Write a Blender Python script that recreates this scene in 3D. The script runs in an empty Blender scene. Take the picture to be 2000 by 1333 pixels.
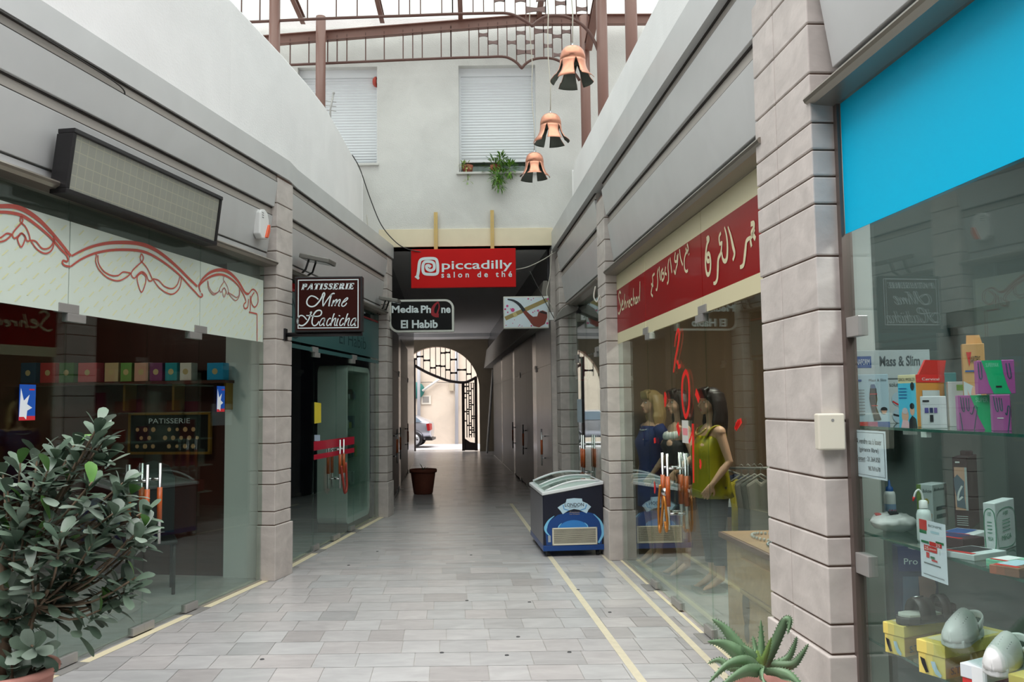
import bpy, bmesh, math, random
from mathutils import Matrix, Vector
from math import sin, cos, pi, radians, sqrt
random.seed(7)
C = bpy.context.scene.collection
S = bpy.context.scene
# ---------------------------------------------------------------- camera, sky, exposure
F, H = 1680.0, 1.65
CAM = Matrix.Translation((0, 0, H)) @ Matrix.Rotation(pi/2 + math.atan(124/F), 4, 'X') @ Matrix.Rotation(-0.012, 4, 'Z')
cd = bpy.data.cameras.new('camera'); cam = bpy.data.objects.new('camera', cd); C.objects.link(cam)
cam.matrix_world = CAM
cd.sensor_fit = 'HORIZONTAL'; cd.sensor_width = 36; cd.lens = 36*F/2000; cd.clip_end = 300; cd.clip_start = .05
S.camera = cam
w = bpy.data.worlds.new('overcast_sky'); S.world = w; w.use_nodes = True
bg = w.node_tree.nodes['Background']; bg.inputs[0].default_value = (.955, .965, 1, 1); bg.inputs[1].default_value = .43
sl = bpy.data.lights.new('sun', 'SUN'); sl.energy = 3.0; sl.angle = radians(85); sl.color = (1, .965, .965)
sun = bpy.data.objects.new('sun', sl); C.objects.link(sun); sun.rotation_euler = (radians(10), radians(-3), 0)
S.view_settings.view_transform = 'Standard'; S.view_settings.look = 'None'
S.view_settings.exposure = 1.45; S.view_settings.gamma = 1; S.view_settings.use_curve_mapping = False
S.cycles.max_bounces = 10; S.cycles.diffuse_bounces = 4; S.cycles.glossy_bounces = 4; S.cycles.transparent_max_bounces = 16
S.cycles.caustics_reflective = False; S.cycles.caustics_refractive = False

# ---------------------------------------------------------------- materials
MC = {}
def L(c): return tuple((x/12.92 if x <= .04045 else ((x+.055)/1.055)**2.4) for x in c)
def rgb(r, g, b): return L((r/255, g/255, b/255))
def M(name, col, rough=.5, metal=0, noise=0, nscale=8, bump=0, bscale=60, spec=.5, coat=0, emit=0, stretch=(1, 1, 1), attr=None, trans=0):
    if name in MC: return MC[name]
    m = bpy.data.materials.new(name); m.use_nodes = True; MC[name] = m
    nt = m.node_tree; p = nt.nodes['Principled BSDF']
    c = rgb(*col)
    p.inputs['Base Color'].default_value = (*c, 1); p.inputs['Roughness'].default_value = rough
    p.inputs['Metallic'].default_value = metal; p.inputs['Specular IOR Level'].default_value = spec
    p.inputs['Coat Weight'].default_value = coat; p.inputs['Coat Roughness'].default_value = .05
    if trans: p.inputs['Transmission Weight'].default_value = trans
    src = None
    if attr:
        a = nt.nodes.new('ShaderNodeAttribute'); a.attribute_name = attr; src = a.outputs['Color']
    if noise:
        tc = nt.nodes.new('ShaderNodeTexCoord'); mp = nt.nodes.new('ShaderNodeMapping'); mp.inputs['Scale'].default_value = stretch
        nz = nt.nodes.new('ShaderNodeTexNoise'); nz.inputs['Scale'].default_value = nscale; nz.inputs['Detail'].default_value = 6; nz.inputs['Distortion'].default_value = .6
        nt.links.new(tc.outputs['Object'], mp.inputs[0]); nt.links.new(mp.outputs[0], nz.inputs['Vector'])
        cr = nt.nodes.new('ShaderNodeMapRange'); cr.inputs[1].default_value = .3; cr.inputs[2].default_value = .7
        cr.inputs[3].default_value = 1-noise; cr.inputs[4].default_value = 1+noise*.6
        nt.links.new(nz.outputs['Fac'], cr.inputs[0])
        mx = nt.nodes.new('ShaderNodeMix'); mx.data_type = 'RGBA'; mx.blend_type = 'MULTIPLY'; mx.inputs[0].default_value = 1
        if src: nt.links.new(src, mx.inputs[6])
        else: mx.inputs[6].default_value = (*c, 1)
        nt.links.new(cr.outputs[0], mx.inputs[7]); src = mx.outputs[2]
    if src: nt.links.new(src, p.inputs['Base Color'])
    if bump:
        tc2 = nt.nodes.new('ShaderNodeTexCoord'); n2 = nt.nodes.new('ShaderNodeTexNoise'); n2.inputs['Scale'].default_value = bscale; n2.inputs['Detail'].default_value = 4
        b = nt.nodes.new('ShaderNodeBump'); b.inputs['Strength'].default_value = bump; b.inputs['Distance'].default_value = .01
        nt.links.new(tc2.outputs['Object'], n2.inputs['Vector']); nt.links.new(n2.outputs['Fac'], b.inputs['Height']); nt.links.new(b.outputs[0], p.inputs['Normal'])
    if emit:
        p.inputs['Emission Color'].default_value = (*c, 1); p.inputs['Emission Strength'].default_value = emit
    return m
def glass(name, tint=(.86, .93, .9), f0=.045, rough=0.0):
    if name in MC: return MC[name]
    m = bpy.data.materials.new(name); m.use_nodes = True; MC[name] = m
    nt = m.node_tree; nt.nodes.remove(nt.nodes['Principled BSDF']); out = nt.nodes['Material Output']
    t = nt.nodes.new('ShaderNodeBsdfTransparent'); t.inputs[0].default_value = (*tint, 1)
    g = nt.nodes.new('ShaderNodeBsdfGlossy'); g.inputs['Roughness'].default_value = rough; g.inputs[0].default_value = (.95, 1, .98, 1)
    lw = nt.nodes.new('ShaderNodeLayerWeight'); lw.inputs[0].default_value = .5
    pw = nt.nodes.new('ShaderNodeMath'); pw.operation = 'POWER'; pw.inputs[1].default_value = 5; nt.links.new(lw.outputs['Facing'], pw.inputs[0])
    ma = nt.nodes.new('ShaderNodeMath'); ma.operation = 'MULTIPLY_ADD'; ma.inputs[1].default_value = 1-f0; ma.inputs[2].default_value = f0; nt.links.new(pw.outputs[0], ma.inputs[0])
    mx = nt.nodes.new('ShaderNodeMixShader'); nt.links.new(ma.outputs[0], mx.inputs[0]); nt.links.new(t.outputs[0], mx.inputs[1]); nt.links.new(g.outputs[0], mx.inputs[2])
    nt.links.new(mx.outputs[0], out.inputs[0])
    return m
def roofsheet(name):
    m = bpy.data.materials.new(name); m.use_nodes = True; nt = m.node_tree; nt.nodes.remove(nt.nodes['Principled BSDF'])
    t = nt.nodes.new('ShaderNodeBsdfTransparent'); t.inputs[0].default_value = (.82, .87, .845, 1)
    d = nt.nodes.new('ShaderNodeBsdfTranslucent'); d.inputs[0].default_value = (.60, .63, .615, 1)
    mx = nt.nodes.new('ShaderNodeMixShader'); mx.inputs[0].default_value = .4
    nt.links.new(t.outputs[0], mx.inputs[1]); nt.links.new(d.outputs[0], mx.inputs[2]); nt.links.new(mx.outputs[0], nt.nodes['Material Output'].inputs[0])
    return m
G = glass('shop_glass')
GP = glass('pharmacy_glass', (.92, .97, .955), .05)
GS = glass('shelf_glass', (.92, .98, .955), .05)
GC = glass('clear_plastic', (.95, .97, .97), .04)
STONE = M('rosy_stone', (196, 188, 182), .6, noise=.16, nscale=5, bump=.15, bscale=40, stretch=(1, 1, 1.6))
GROUT = M('stone_joint', (134, 112, 100), .9)
PANEL = M('grey_metal_panel', (196, 197, 196), .42, metal=.1, noise=.05, nscale=2)
PINSET = M('beige_grey_inset', (176, 170, 162), .5)
CANOPY = M('bronze_grey_canopy', (150, 143, 133), .3, metal=.7)
DARKEDGE = M('dark_joint', (45, 40, 36), .7)
WHITE = M('white_plaster', (238, 237, 236), .85, noise=.05, nscale=1.5, bump=.2, bscale=60)
OFFW = M('cream_roughcast', (212, 211, 207), .9, noise=.1, nscale=1.6, bump=.6, bscale=90)
CREAM = M('cream_beam', (226, 214, 186), .8, noise=.05, nscale=3)
FLOORM = M('marble_floor', (196, 196, 198), .27, noise=.10, nscale=4.5, attr='tint', spec=.5, stretch=(1, 2.2, 1))
STEEL = M('brushed_steel', (190, 190, 190), .25, metal=1)
DSTEEL = M('dull_steel', (168, 166, 163), .4, metal=.45)
WOODH = M('orange_wood_grip', (176, 84, 34), .4, noise=.15, nscale=30)
BROWN = M('brown_painted_steel', (122, 86, 76), .45, noise=.06, nscale=4)
DBROWN = M('dark_brown_iron', (92, 60, 52), .5)
BLACK = M('black_plastic', (24, 23, 25), .45)
DARK = M('dark_interior', (38, 34, 32), .8)
WHITEP = M('white_plastic', (225, 226, 224), .4)

# ---------------------------------------------------------------- pixel rays and frames
def ray(x, y): return CAM.to_3x3() @ Vector(((x-1000)/F, (666.5-y)/F, -1.0))
def atz(x, y, z=0):
    d = ray(x, y); return Vector((0, 0, H)) + d*((z-H)/d.z)
def atY(x, y, Y):
    d = ray(x, y); return Vector((0, 0, H)) + d*(Y/d.y)
class Fr:                       # a facade line X = a + b*Y ; off > 0 is towards the walkway (sg = +1 left side, -1 right side)
    def __init__(s, a, b, sg):
        s.a, s.b, s.sg = a, b, sg; n = sqrt(1+b*b); s.c, s.s = 1/n, b/n; s.rz = -math.atan(b)
    def W(s, off, Y, z): return Vector((s.a + s.b*Y + s.sg*off*s.c, Y - s.sg*off*s.s, z))
    def at(s, x, y, off=0):
        d = ray(x, y); a = s.a + s.sg*off/s.c
        t = a/(d.x - s.b*d.y); return Vector((0, 0, H)) + d*t
    def uz(s, x, y, off=0):
        p = s.at(x, y, off); return (p.y + s.sg*off*s.s, p.z)
    def T(s, off=0):            # plane transform: local x reads left-to-right for somebody in the walkway, y = up, z = towards the walkway
        sg = s.sg; o = s.W(off, 0, 0); ux = Vector((s.b, 1, 0))*sg; n = Vector((sg*s.c, -sg*s.s, 0))
        m = Matrix.Identity(4)
        for i in range(3): m[i][0] = ux[i]; m[i][1] = (0, 0, 1)[i]; m[i][2] = n[i]; m[i][3] = o[i]
        return m
    def lx(s, Y): return Y*s.sg
L1 = Fr(-3.867, .173, 1); L2 = Fr(-3.193, .0913, 1); R = Fr(1.824, -.0744, -1)
PL = Fr(-.898, -.08, 1); PR = Fr(1.733, -.0835, -1)
def Tfront(Y, x0=0, z0=0):
    m = Matrix.Identity(4); m[1][1] = 0; m[2][1] = 1; m[1][2] = -1; m[2][2] = 0; m[0][3] = x0; m[1][3] = Y; m[2][3] = z0; return m
# ---------------------------------------------------------------- mesh builder
_tc = {}
def textgeo(s, bold=0, shear=0, space=1.0):
    k = (s, bold, shear, space)
    if k not in _tc:
        cu = bpy.data.curves.new('t', 'FONT'); cu.body = s; cu.size = 1; cu.offset = bold; cu.shear = shear; cu.space_character = space; cu.resolution_u = 3; cu.fill_mode = 'FRONT'
        o = bpy.data.objects.new('t', cu); C.objects.link(o); dg = bpy.context.evaluated_depsgraph_get(); dg.update()
        me = bpy.data.meshes.new_from_object(o.evaluated_get(dg))
        _tc[k] = ([tuple(v.co[:2]) for v in me.vertices], [tuple(p.vertices) for p in me.polygons])
        C.objects.unlink(o); bpy.data.objects.remove(o); bpy.data.curves.remove(cu); bpy.data.meshes.remove(me)
    return _tc[k]
def crom(pts, n=6):
    P = [Vector(p) for p in pts]
    if len(P) < 3: return P
    out = []
    for i in range(len(P)-1):
        p0 = P[max(i-1, 0)]; p1 = P[i]; p2 = P[i+1]; p3 = P[min(i+2, len(P)-1)]
        for k in range(n):
            t = k/n; out.append(.5*((2*p1) + (p2-p0)*t + (2*p0-5*p1+4*p2-p3)*t*t + (3*p1-p0-3*p2+p3)*t**3))
    out.append(P[-1]); return out
class MB:
    def __init__(s, *mats): s.v = []; s.f = []; s.mi = []; s.sm = []; s.mats = list(mats); s.m = 0; s.T = None; s.col = None; s.cols = []
    def use(s, mat):
        if mat not in s.mats: s.mats.append(mat)
        s.m = s.mats.index(mat); return s
    def add(s, vs, fs, smooth=False, T=None):
        n = len(s.v)
        for v in vs:
            v = Vector(v)
            if T is not None: v = T @ v
            if s.T is not None: v = s.T @ v
            s.v.append(v)
        for f in fs: s.f.append(tuple(i+n for i in f)); s.mi.append(s.m); s.sm.append(smooth); s.cols.append(s.col)
        return s
    def hexa(s, p, **k):        # eight corners: bottom ring 0-3, top ring 4-7
        return s.add(p, [(3, 2, 1, 0), (4, 5, 6, 7), (0, 1, 5, 4), (1, 2, 6, 5), (2, 3, 7, 6), (3, 0, 4, 7)], **k)
    def box(s, x0, x1, y0, y1, z0, z1, T=None):
        return s.hexa([(x0, y0, z0), (x1, y0, z0), (x1, y1, z0), (x0, y1, z0), (x0, y0, z1), (x1, y0, z1), (x1, y1, z1), (x0, y1, z1)], T=T)
    def fbox(s, fr, o0, o1, Y0, Y1, z0, z1, oz=None):   # box in a facade frame; oz = extra offset of the upper ring (a lean)
        W = fr.W; e = oz or 0
        return s.hexa([W(o0, Y0, z0), W(o1, Y0, z0), W(o1, Y1, z0), W(o0, Y1, z0), W(o0+e, Y0, z1), W(o1+e, Y0, z1), W(o1+e, Y1, z1), W(o0+e, Y1, z1)])
    def rect(s, x0, y0, x1, y1, n=0, T=None): return s.add([(x0, y0, n), (x1, y0, n), (x1, y1, n), (x0, y1, n)], [(0, 1, 2, 3)], T=T)
    def poly(s, pts, n=0, T=None): return s.add([(p[0], p[1], n) for p in pts], [tuple(range(len(pts)))], T=T)
    def prism(s, pts, n0, n1, T=None, smooth=False):
        k = len(pts)
        return s.add([(p[0], p[1], n0) for p in pts] + [(p[0], p[1], n1) for p in pts], [tuple(range(k-1, -1, -1)), tuple(range(k, 2*k))] + [(i, (i+1) % k, k+(i+1) % k, k+i) for i in range(k)], T=T, smooth=smooth)
    def disc(s, cx, cy, r, n=0, k=20, T=None, ry=None): return s.poly([(cx+r*cos(2*pi*i/k), cy+(ry or r)*sin(2*pi*i/k)) for i in range(k)], n, T)
    def tube(s, pts, r, n=8, T=None, closed=False, ell=None, up=None):
        P = [Vector(p) for p in pts]; k = len(P); rr = r if isinstance(r, (list, tuple)) else [r]*k; vs = []; fs = []
        ref = Vector(up) if up else None
        for i in range(k):
            d = (P[min(i+1, k-1)] - P[max(i-1, 0)]).normalized()
            if ref is None: ref = Vector((0, 0, 1)) if abs(d.z) < .9 else Vector((1, 0, 0))
            a = ref - d*ref.dot(d)
            if a.length < 1e-4: a = d.orthogonal()
            a.normalize(); b = d.cross(a); ref = a
            ra, rb = rr[i] if isinstance(rr[i], (list, tuple)) else (rr[i], rr[i])
            for j in range(n):
                t = 2*pi*j/n; vs.append(P[i] + a*cos(t)*ra + b*sin(t)*rb)
        for i in range(k-1):
            for j in range(n): fs.append((i*n+j, i*n+(j+1) % n, (i+1)*n+(j+1) % n, (i+1)*n+j))
        fs.append(tuple(range(n-1, -1, -1))); fs.append(tuple((k-1)*n+j for j in range(n)))
        return s.add(vs, fs, smooth=True, T=T)
    def lathe(s, prof, n=24, T=None, cx=0, cy=0, a0=0, a1=2*pi):
        vs = []; fs = []; k = len(prof); full = abs(a1-a0-2*pi) < 1e-6; m = n if full else n+1
        for j in range(m):
            t = a0+(a1-a0)*j/n
            for r, z in prof: vs.append((cx+r*cos(t), cy+r*sin(t), z))
        for j in range(n):
            j2 = (j+1) % m
            for i in range(k-1): fs.append((j*k+i, j2*k+i, j2*k+i+1, j*k+i+1))
        return s.add(vs, fs, smooth=True, T=T)
    def ball(s, c, r, n=12, T=None):
        rx, ry, rz = r if isinstance(r, (list, tuple)) else (r, r, r); vs = [(c[0], c[1], c[2]-rz)]; fs = []
        h = n//2
        for i in range(1, h):
            t = -pi/2+pi*i/h
            for j in range(n): u = 2*pi*j/n; vs.append((c[0]+rx*cos(t)*cos(u), c[1]+ry*cos(t)*sin(u), c[2]+rz*sin(t)))
        vs.append((c[0], c[1], c[2]+rz)); q = len(vs)-1
        for j in range(n): fs.append((0, 1+(j+1) % n, 1+j)); fs.append((q, 1+(h-2)*n+j, 1+(h-2)*n+(j+1) % n))
        for i in range(h-2):
            for j in range(n): fs.append((1+i*n+j, 1+i*n+(j+1) % n, 1+(i+1)*n+(j+1) % n, 1+(i+1)*n+j))
        return s.add(vs, fs, smooth=True, T=T)
    def text(s, st, x0, y0, x1, y1, T=None, n=0, bold=0, shear=0, space=1.0, keep=False, depth=0):
        v, f = textgeo(st, bold, shear, space)
        if not v: return s
        ax0 = min(p[0] for p in v); ax1 = max(p[0] for p in v); ay0 = min(p[1] for p in v); ay1 = max(p[1] for p in v)
        sx = (x1-x0)/max(ax1-ax0, 1e-6); sy = (y1-y0)/max(ay1-ay0, 1e-6)
        if keep: sx = sy
        q = [(x0+(p[0]-ax0)*sx, y0+(p[1]-ay0)*sy) for p in v]
        if depth:
            k = len(q); ed = {}
            for p in f:
                for i in range(len(p)): e = (p[i], p[(i+1) % len(p)]); ed[e] = ed.get(e, 0)+1
            side = [(a, b, b+k, a+k) for a, b in ed if (b, a) not in ed]
            return s.add([(a, b, n) for a, b in q] + [(a, b, n+depth) for a, b in q], [tuple(i+k for i in p) for p in f] + side, T=T)
        return s.add([(a, b, n) for a, b in q], f, T=T)
    def stroke(s, pts, w, n=0, T=None, sm=6, depth=0):
        P = crom(pts, sm) if sm else [Vector(p) for p in pts]; k = len(P)
        ws = [w[0]+(w[1]-w[0])*i/max(k-1, 1) for i in range(k)] if isinstance(w, (tuple, list)) and len(w) == 2 else ([w]*k)
        if isinstance(w, (tuple, list)) and len(w) == 3:
            ws = [w[0]+(w[1]-w[0])*2*i/(k-1) if i*2 < k-1 else w[1]+(w[2]-w[1])*(2*i/(k-1)-1) for i in range(k)]
        vs = []
        for i in range(k):
            d = P[min(i+1, k-1)]-P[max(i-1, 0)]
            d = d.normalized() if d.length > 1e-9 else Vector((1, 0)); q = Vector((-d.y, d.x))*ws[i]/2
            vs += [(P[i].x+q.x, P[i].y+q.y, n+depth), (P[i].x-q.x, P[i].y-q.y, n+depth)]
        fs = [(2*i+1, 2*i+3, 2*i+2, 2*i) for i in range(k-1)]
        if depth:
            m = len(vs); vs += [(a, b, n) for a, b, _ in vs]
            for i in range(k-1): fs += [(2*i, 2*i+2, 2*i+2+m, 2*i+m), (2*i+3, 2*i+1, 2*i+1+m, 2*i+3+m)]
        return s.add(vs, fs, T=T)
    def build(s, name, parent=None, bevel=0, seg=2, local=False, attr=None, solid=0):
        me = bpy.data.meshes.new(name); vs = s.v
        o = bpy.data.objects.new(name, me); C.objects.link(o)
        if parent is not None:
            o.parent = parent
            if not local: inv = ROOT[parent.name].inverted(); vs = [inv @ v for v in vs]
            ROOT[o.name] = ROOT[parent.name]
        elif not local and vs:
            b = Vector(((min(v.x for v in vs)+max(v.x for v in vs))/2, (min(v.y for v in vs)+max(v.y for v in vs))/2, min(v.z for v in vs)))
            vs = [v-b for v in vs]; o.location = b; ROOT[o.name] = Matrix.Translation(b)
        else: ROOT[o.name] = Matrix.Identity(4)
        me.from_pydata([tuple(v) for v in vs], [], s.f)
        for m in s.mats: me.materials.append(m)
        me.polygons.foreach_set('material_index', s.mi); me.polygons.foreach_set('use_smooth', s.sm)
        if attr:
            ca = me.color_attributes.new(attr, 'FLOAT_COLOR', 'CORNER')
            for p in me.polygons:
                for li in p.loop_indices: ca.data[li].color = (*(s.cols[p.index] or (.5, .5, .5)), 1)
        me.validate(); me.update()
        if bevel:
            b = o.modifiers.new('bevel', 'BEVEL'); b.width = bevel; b.segments = seg; b.limit_method = 'ANGLE'; b.angle_limit = radians(40)
        if solid:
            b = o.modifiers.new('solid', 'SOLIDIFY'); b.thickness = solid; b.offset = 0
        return o
ROOT = {}
def tag(o, label=None, cat=None, group=None, kind=None):
    if label: o['label'] = label
    if cat: o['category'] = cat
    if group: o['group'] = group
    if kind: o['kind'] = kind
    return o
def thing(name, label, cat, loc=(0, 0, 0), rz=0, group=None):
    o = bpy.data.objects.new(name, None); C.objects.link(o); o.empty_display_size = .05
    o.location = loc; o.rotation_euler = (0, 0, rz); ROOT[o.name] = Matrix.Translation(loc) @ Matrix.Rotation(rz, 4, 'Z')
    return tag(o, label, cat, group)
def struct(mb, name, parent=None, **k):
    o = mb.build(name, parent, **k)
    if parent is None: o['kind'] = 'structure'
    return o
def sroot(name, loc=(0, 0, 0)):
    o = bpy.data.objects.new(name, None); C.objects.link(o); o.location = loc; ROOT[o.name] = Matrix.Translation(loc); o['kind'] = 'structure'; o.empty_display_size = .05
    return o
def dup(root, loc, rz, label=None):
    r = root.copy(); C.objects.link(r); r.location = loc; r.rotation_euler = (0, 0, rz)
    if label: r['label'] = label
    for ch in list(root.children):
        c = ch.copy(); C.objects.link(c); c.parent = r
        for g in list(ch.children): d = g.copy(); C.objects.link(d); d.parent = c
    return r
# ================================================================ THE SETTING
# ---- floor: bands of thin strips and bands of larger marble tiles, laid across the walkway
fl = MB(FLOORM)
fl.col = L((.70, .69, .67)); fl.box(-8, 8, -6, 32.5, -.1, -.004)
rnd = random.Random(3); y = -2.0
rows = []
while y < 31.8:
    if rnd.random() < .55:
        for _ in range(rnd.randint(5, 8)): rows.append((y, .085+.02*rnd.random(), .55)); y += rows[-1][1]
    else:
        for _ in range(rnd.randint(2, 3)): rows.append((y, .30, .30)); y += .30
for (y0, h, wd) in rows:
    xm = (1.824-.0744*y0); xl = (-3.95+.173*y0) if y0 < 8.6 else ((-3.3+.0913*y0) if y0 < 13.3 else -1.2-.08*y0)
    x0, x1 = xl-4, xm+3.5
    x = x0 - rnd.random()*wd
    while x < x1:
        ww = wd*(.75+.6*rnd.random()); g = .685+.035*rnd.random() - (.05 if rnd.random() < .16 else 0); t = rnd.uniform(-.006, .010)
        fl.col = L((g+t+.006, g, g-.002-t*.3)); b = -.0744
        e = .0022
        a0, a1 = x+e, x+ww-e
        fl.add([(a0+b*0, y0+e, 0), (a1, y0+e, 0), (a1+b*h, y0+h-e, 0), (a0+b*h, y0+h-e, 0)], [(0, 1, 2, 3)])
        x += ww
floor = struct(fl, 'floor', attr='tint')
YEL = M('yellow_inlay', (204, 196, 172), .5, noise=.08, nscale=20)
def strip(p, q, wd, name='inlay_strip', mat=YEL, z=.0015):
    d = (Vector(q)-Vector(p)).normalized(); n = Vector((-d.y, d.x, 0))*wd/2; p = Vector(p); q = Vector(q); k = Vector((0, 0, z))
    m = MB(mat); m.add([p-n+k, p+n+k, q+n+k, q-n+k], [(0, 3, 2, 1)]); return m.build(name, floor)
strip((-.05, 14.5, 0), (.745, 5.26, 0), .055); strip((.745, 5.26, 0), (.99, 2.5, 0), .055)
strip((.90, 10.5, 0), (1.235, 5.6, 0), .05); strip((1.235, 5.6, 0), (1.47, 2.5, 0), .055)
strip((-2.0, 4.95, 0), (.78, 4.87, 0), .05)
KERB = M('cream_edge_strip', (222, 212, 180), .5)
for (fr, a, b) in ((L1, -2, 8.4), (L2, 8.75, 12.95)):
    strip(fr.W(.045, a, 0), fr.W(.045, b, 0), .07, 'edge_strip', KERB, .002)
strip(R.W(.02, 4.56, 0), R.W(.02, 9.2, 0), .03, 'edge_strip', KERB, .002)
STUD = M('dark_stud', (60, 60, 62), .6)
for (px_, py_) in [(912, 1174), (1034, 1177), (512, 1289), (990, 1281), (1112, 1275), (1191, 1197), (1129, 1153), (681, 1105), (737, 1078), (920, 1085), (1012, 1245), (863, 1276)]:
    c = atz(px_, py_); m = MB(STUD); m.lathe([(0, .004), (.013, .004), (.015, 0)], 10, T=Matrix.Translation(c)); m.build('floor_stud', floor)

# ---- end wall above the passage, with two shuttered windows
YE = 13.3
wl = MB(OFFW)
def wb(m, x0, x1, z0, z1, y0=YE, y1=YE+.35): m.box(x0, x1, y0, y1, z0, z1)
XR0, XR1 = -.80, .42; XL1 = -2.09; ZT = 7.03; zRs, zLs = 5.30, 5.46
wb(wl, XL1, XR0, 4.40, ZT); wb(wl, XR0, XR1, 4.40, zRs); wb(wl, XR1, 4.2, 4.40, ZT); wb(wl, -3.35, XL1, 4.40, zLs); wb(wl, -5.2, -3.35, 4.4, ZT)
wb(wl, -5.2, 4.2, ZT, 8.1)
struct(wl, 'wall_back')
bm_ = MB(CREAM); bm_.box(-2.06, .66, YE-.03, YE+.35, 4.12, 4.40); struct(bm_, 'trim_1', bevel=.004)
SHUT = M('white_shutter_slats', (226, 229, 232), .5); SILL = M('pale_sill', (206, 205, 200), .6)
def shutter(n, x0, x1, zs, z0, label):
    r = sroot('window_%d' % n, ((x0+x1)/2, YE+.2, zs))
    m = MB(SHUT); z = ZT-.12
    m.box(x0, x1, YE+.13, YE+.2, ZT-.13, ZT)
    while z > z0+.04:
        m.add([(x0, YE+.16, z), (x1, YE+.16, z), (x1, YE+.145, z-.020), (x0, YE+.145, z-.020), (x1, YE+.16, z-.045), (x0, YE+.16, z-.045)], [(3, 2, 1, 0), (5, 4, 2, 3)]); z -= .045
    m.box(x0, x1, YE+.14, YE+.175, z0-.03, z0+.02); m.build('roller_shutter', r)
    f = MB(SHUT); f.box(x0, x0+.03, YE+.12, YE+.2, zs, ZT); f.box(x1-.03, x1, YE+.12, YE+.2, zs, ZT); f.build('frame', r)
    s = MB(SILL); s.box(x0-.04, x1+.03, YE-.05, YE+.3, zs-.035, zs); s.build('sill', r, bevel=.005)
    g = MB(G); g.box(x0, x1, YE+.26, YE+.265, zs, ZT); g.build('pane', r)
    k = MB(M('grey_curtain', (178, 178, 172), .9))
    k.add([(x0+(x1-x0)*i/40, YE+.32+.015*sin(i*1.7), zz) for zz in (zs, zs+.6) for i in range(41)], [(i, i+1, i+42, i+41) for i in range(40)], smooth=True); k.build('curtain', r)
shutter(1, XR0, XR1, zRs, 5.53, ''); shutter(2, -3.35, XL1, zLs, zLs+.03, '')
bx = MB(M('room_dark', (90, 88, 84), .9)); bx.box(-4, 1.5, YE+.36, YE+.4, 4.6, 7.3); struct(bx, 'wall_inner')

# ---- passage under the end building
DM = M('dark_marble_front', (70, 70, 74), .22, noise=.35, nscale=3, spec=.5)
CEIL = M('passage_ceiling', (214, 214, 214), .9)
m = MB(CEIL); m.box(-6, 3, YE+.0, 31.1, 4.12, 4.4); struct(m, 'ceiling')
m = MB(CEIL); m.box(-4.6, -.4, 29.6, 30.8, 4.0, 4.12); struct(m, 'trim_2')
m = MB(DM)
m.fbox(PL, -.3, 0, 13.35, 26.1, 3.05, 4.12)
m.fbox(PL, -.3, 0, 13.35, 14.0, 0, 3.05); m.fbox(PL, -.3, 0, 17.2, 18.0, 0, 3.05); m.fbox(PL, -.3, 0, 21.5, 26.1, 0, 3.05)
m.box(-6, PL.W(0, 26.1, 0).x, 26.0, 26.1, 0, 4.12)
struct(m, 'wall_left')
m = MB(DM); W = PR.W
m.fbox(PR, -.3, 0, 15.6, 16.2, 0, 2.95); m.fbox(PR, -.3, 0, 20.2, 20.6, 0, 2.95); m.fbox(PR, -.3, 0, 24.2, 24.6, 0, 2.95); m.fbox(PR, -.4, -.16, 28.3, 31, 0, 2.95)
m.fbox(PR, -.3, .02, 13.6, 31, 3.62, 4.12)
struct(m, 'wall_right')
BULK = M('grey_bulkhead', (150, 146, 138), .7)
m = MB(BULK); m.fbox(PR, -.3, .18, 13.65, 30.8, 2.95, 3.62, oz=-.1); struct(m, 'trim_3', bevel=.01)
DBK = M('dark_shop_back', (46, 45, 46), .9)
m = MB(DBK); m.fbox(PL, -2.6, -2.5, 13.3, 26.2, 0, 4.1); m.fbox(PR, -2.6, -2.5, 13.3, 31, 0, 4.1); struct(m, 'wall_far')
m = MB(DBK); m.box(.70, 5, 13.52, 13.6, 0, 4.1); m.box(-6.5, -2.03, 13.3, 13.36, 0, 4.1); m.use(STONE); m.box(.615, .80, 13.5, 13.62, 0, 4.1); struct(m, 'wall_return')
# the arch wall
ARX, ARZ, ARR = -2.72, 2.22, 1.53
m = MB(M('ochre_arch_wall', (128, 116, 98), .9, noise=.1, nscale=2, bump=.3))
n = 28; arc = [(ARX+ARR*cos(pi*i/n), ARZ+ARR*sin(pi*i/n)) for i in range(n+1)]
for Yf, rev in ((30.8, 0), (31.15, 1)):
    for i in range(n):
        q = [(arc[i][0], Yf, arc[i][1]), (arc[i+1][0], Yf, arc[i+1][1]), (arc[i+1][0], Yf, 4.4), (arc[i][0], Yf, 4.4)]
        m.add(q, [(0, 3, 2, 1) if rev else (0, 1, 2, 3)])
    for xa, xb in ((-6, ARX-ARR), (ARX+ARR, 1)): m.add([(xa, Yf, 0), (xb, Yf, 0), (xb, Yf, 4.4), (xa, Yf, 4.4)], [(0, 1, 2, 3)])
m.use(M('arch_reveal', (196, 172, 152), .85, noise=.2, nscale=12, bump=.6, bscale=20))
path = [(ARX+ARR, 0)]+arc+[(ARX-ARR, 0)]
m.add([(p[0], Yf, p[1]) for p in path for Yf in (30.8, 31.15)], [(2*i, 2*i+1, 2*i+3, 2*i+2) for i in range(len(path)-1)])
struct(m, 'wall_arch')
# upper building mass over the passage keeps the daylight out
m = MB(OFFW); m.box(-6, 4.2, YE+.4, 31.1, 4.4, 8.1); struct(m, 'wall_building')
# the street beyond
m = MB(M('street_asphalt', (206, 204, 208), .9, noise=.05)); m.box(-25, 20, 32.5, 37.3, -.12, -.02); struct(m, 'floor_street')
m = MB(M('beige_street_wall', (220, 206, 188), .9, noise=.14, nscale=.9, bump=.3)); m.box(-25, 20, 37.3, 37.6, -.1, 9); struct(m, 'wall_street')

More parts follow.
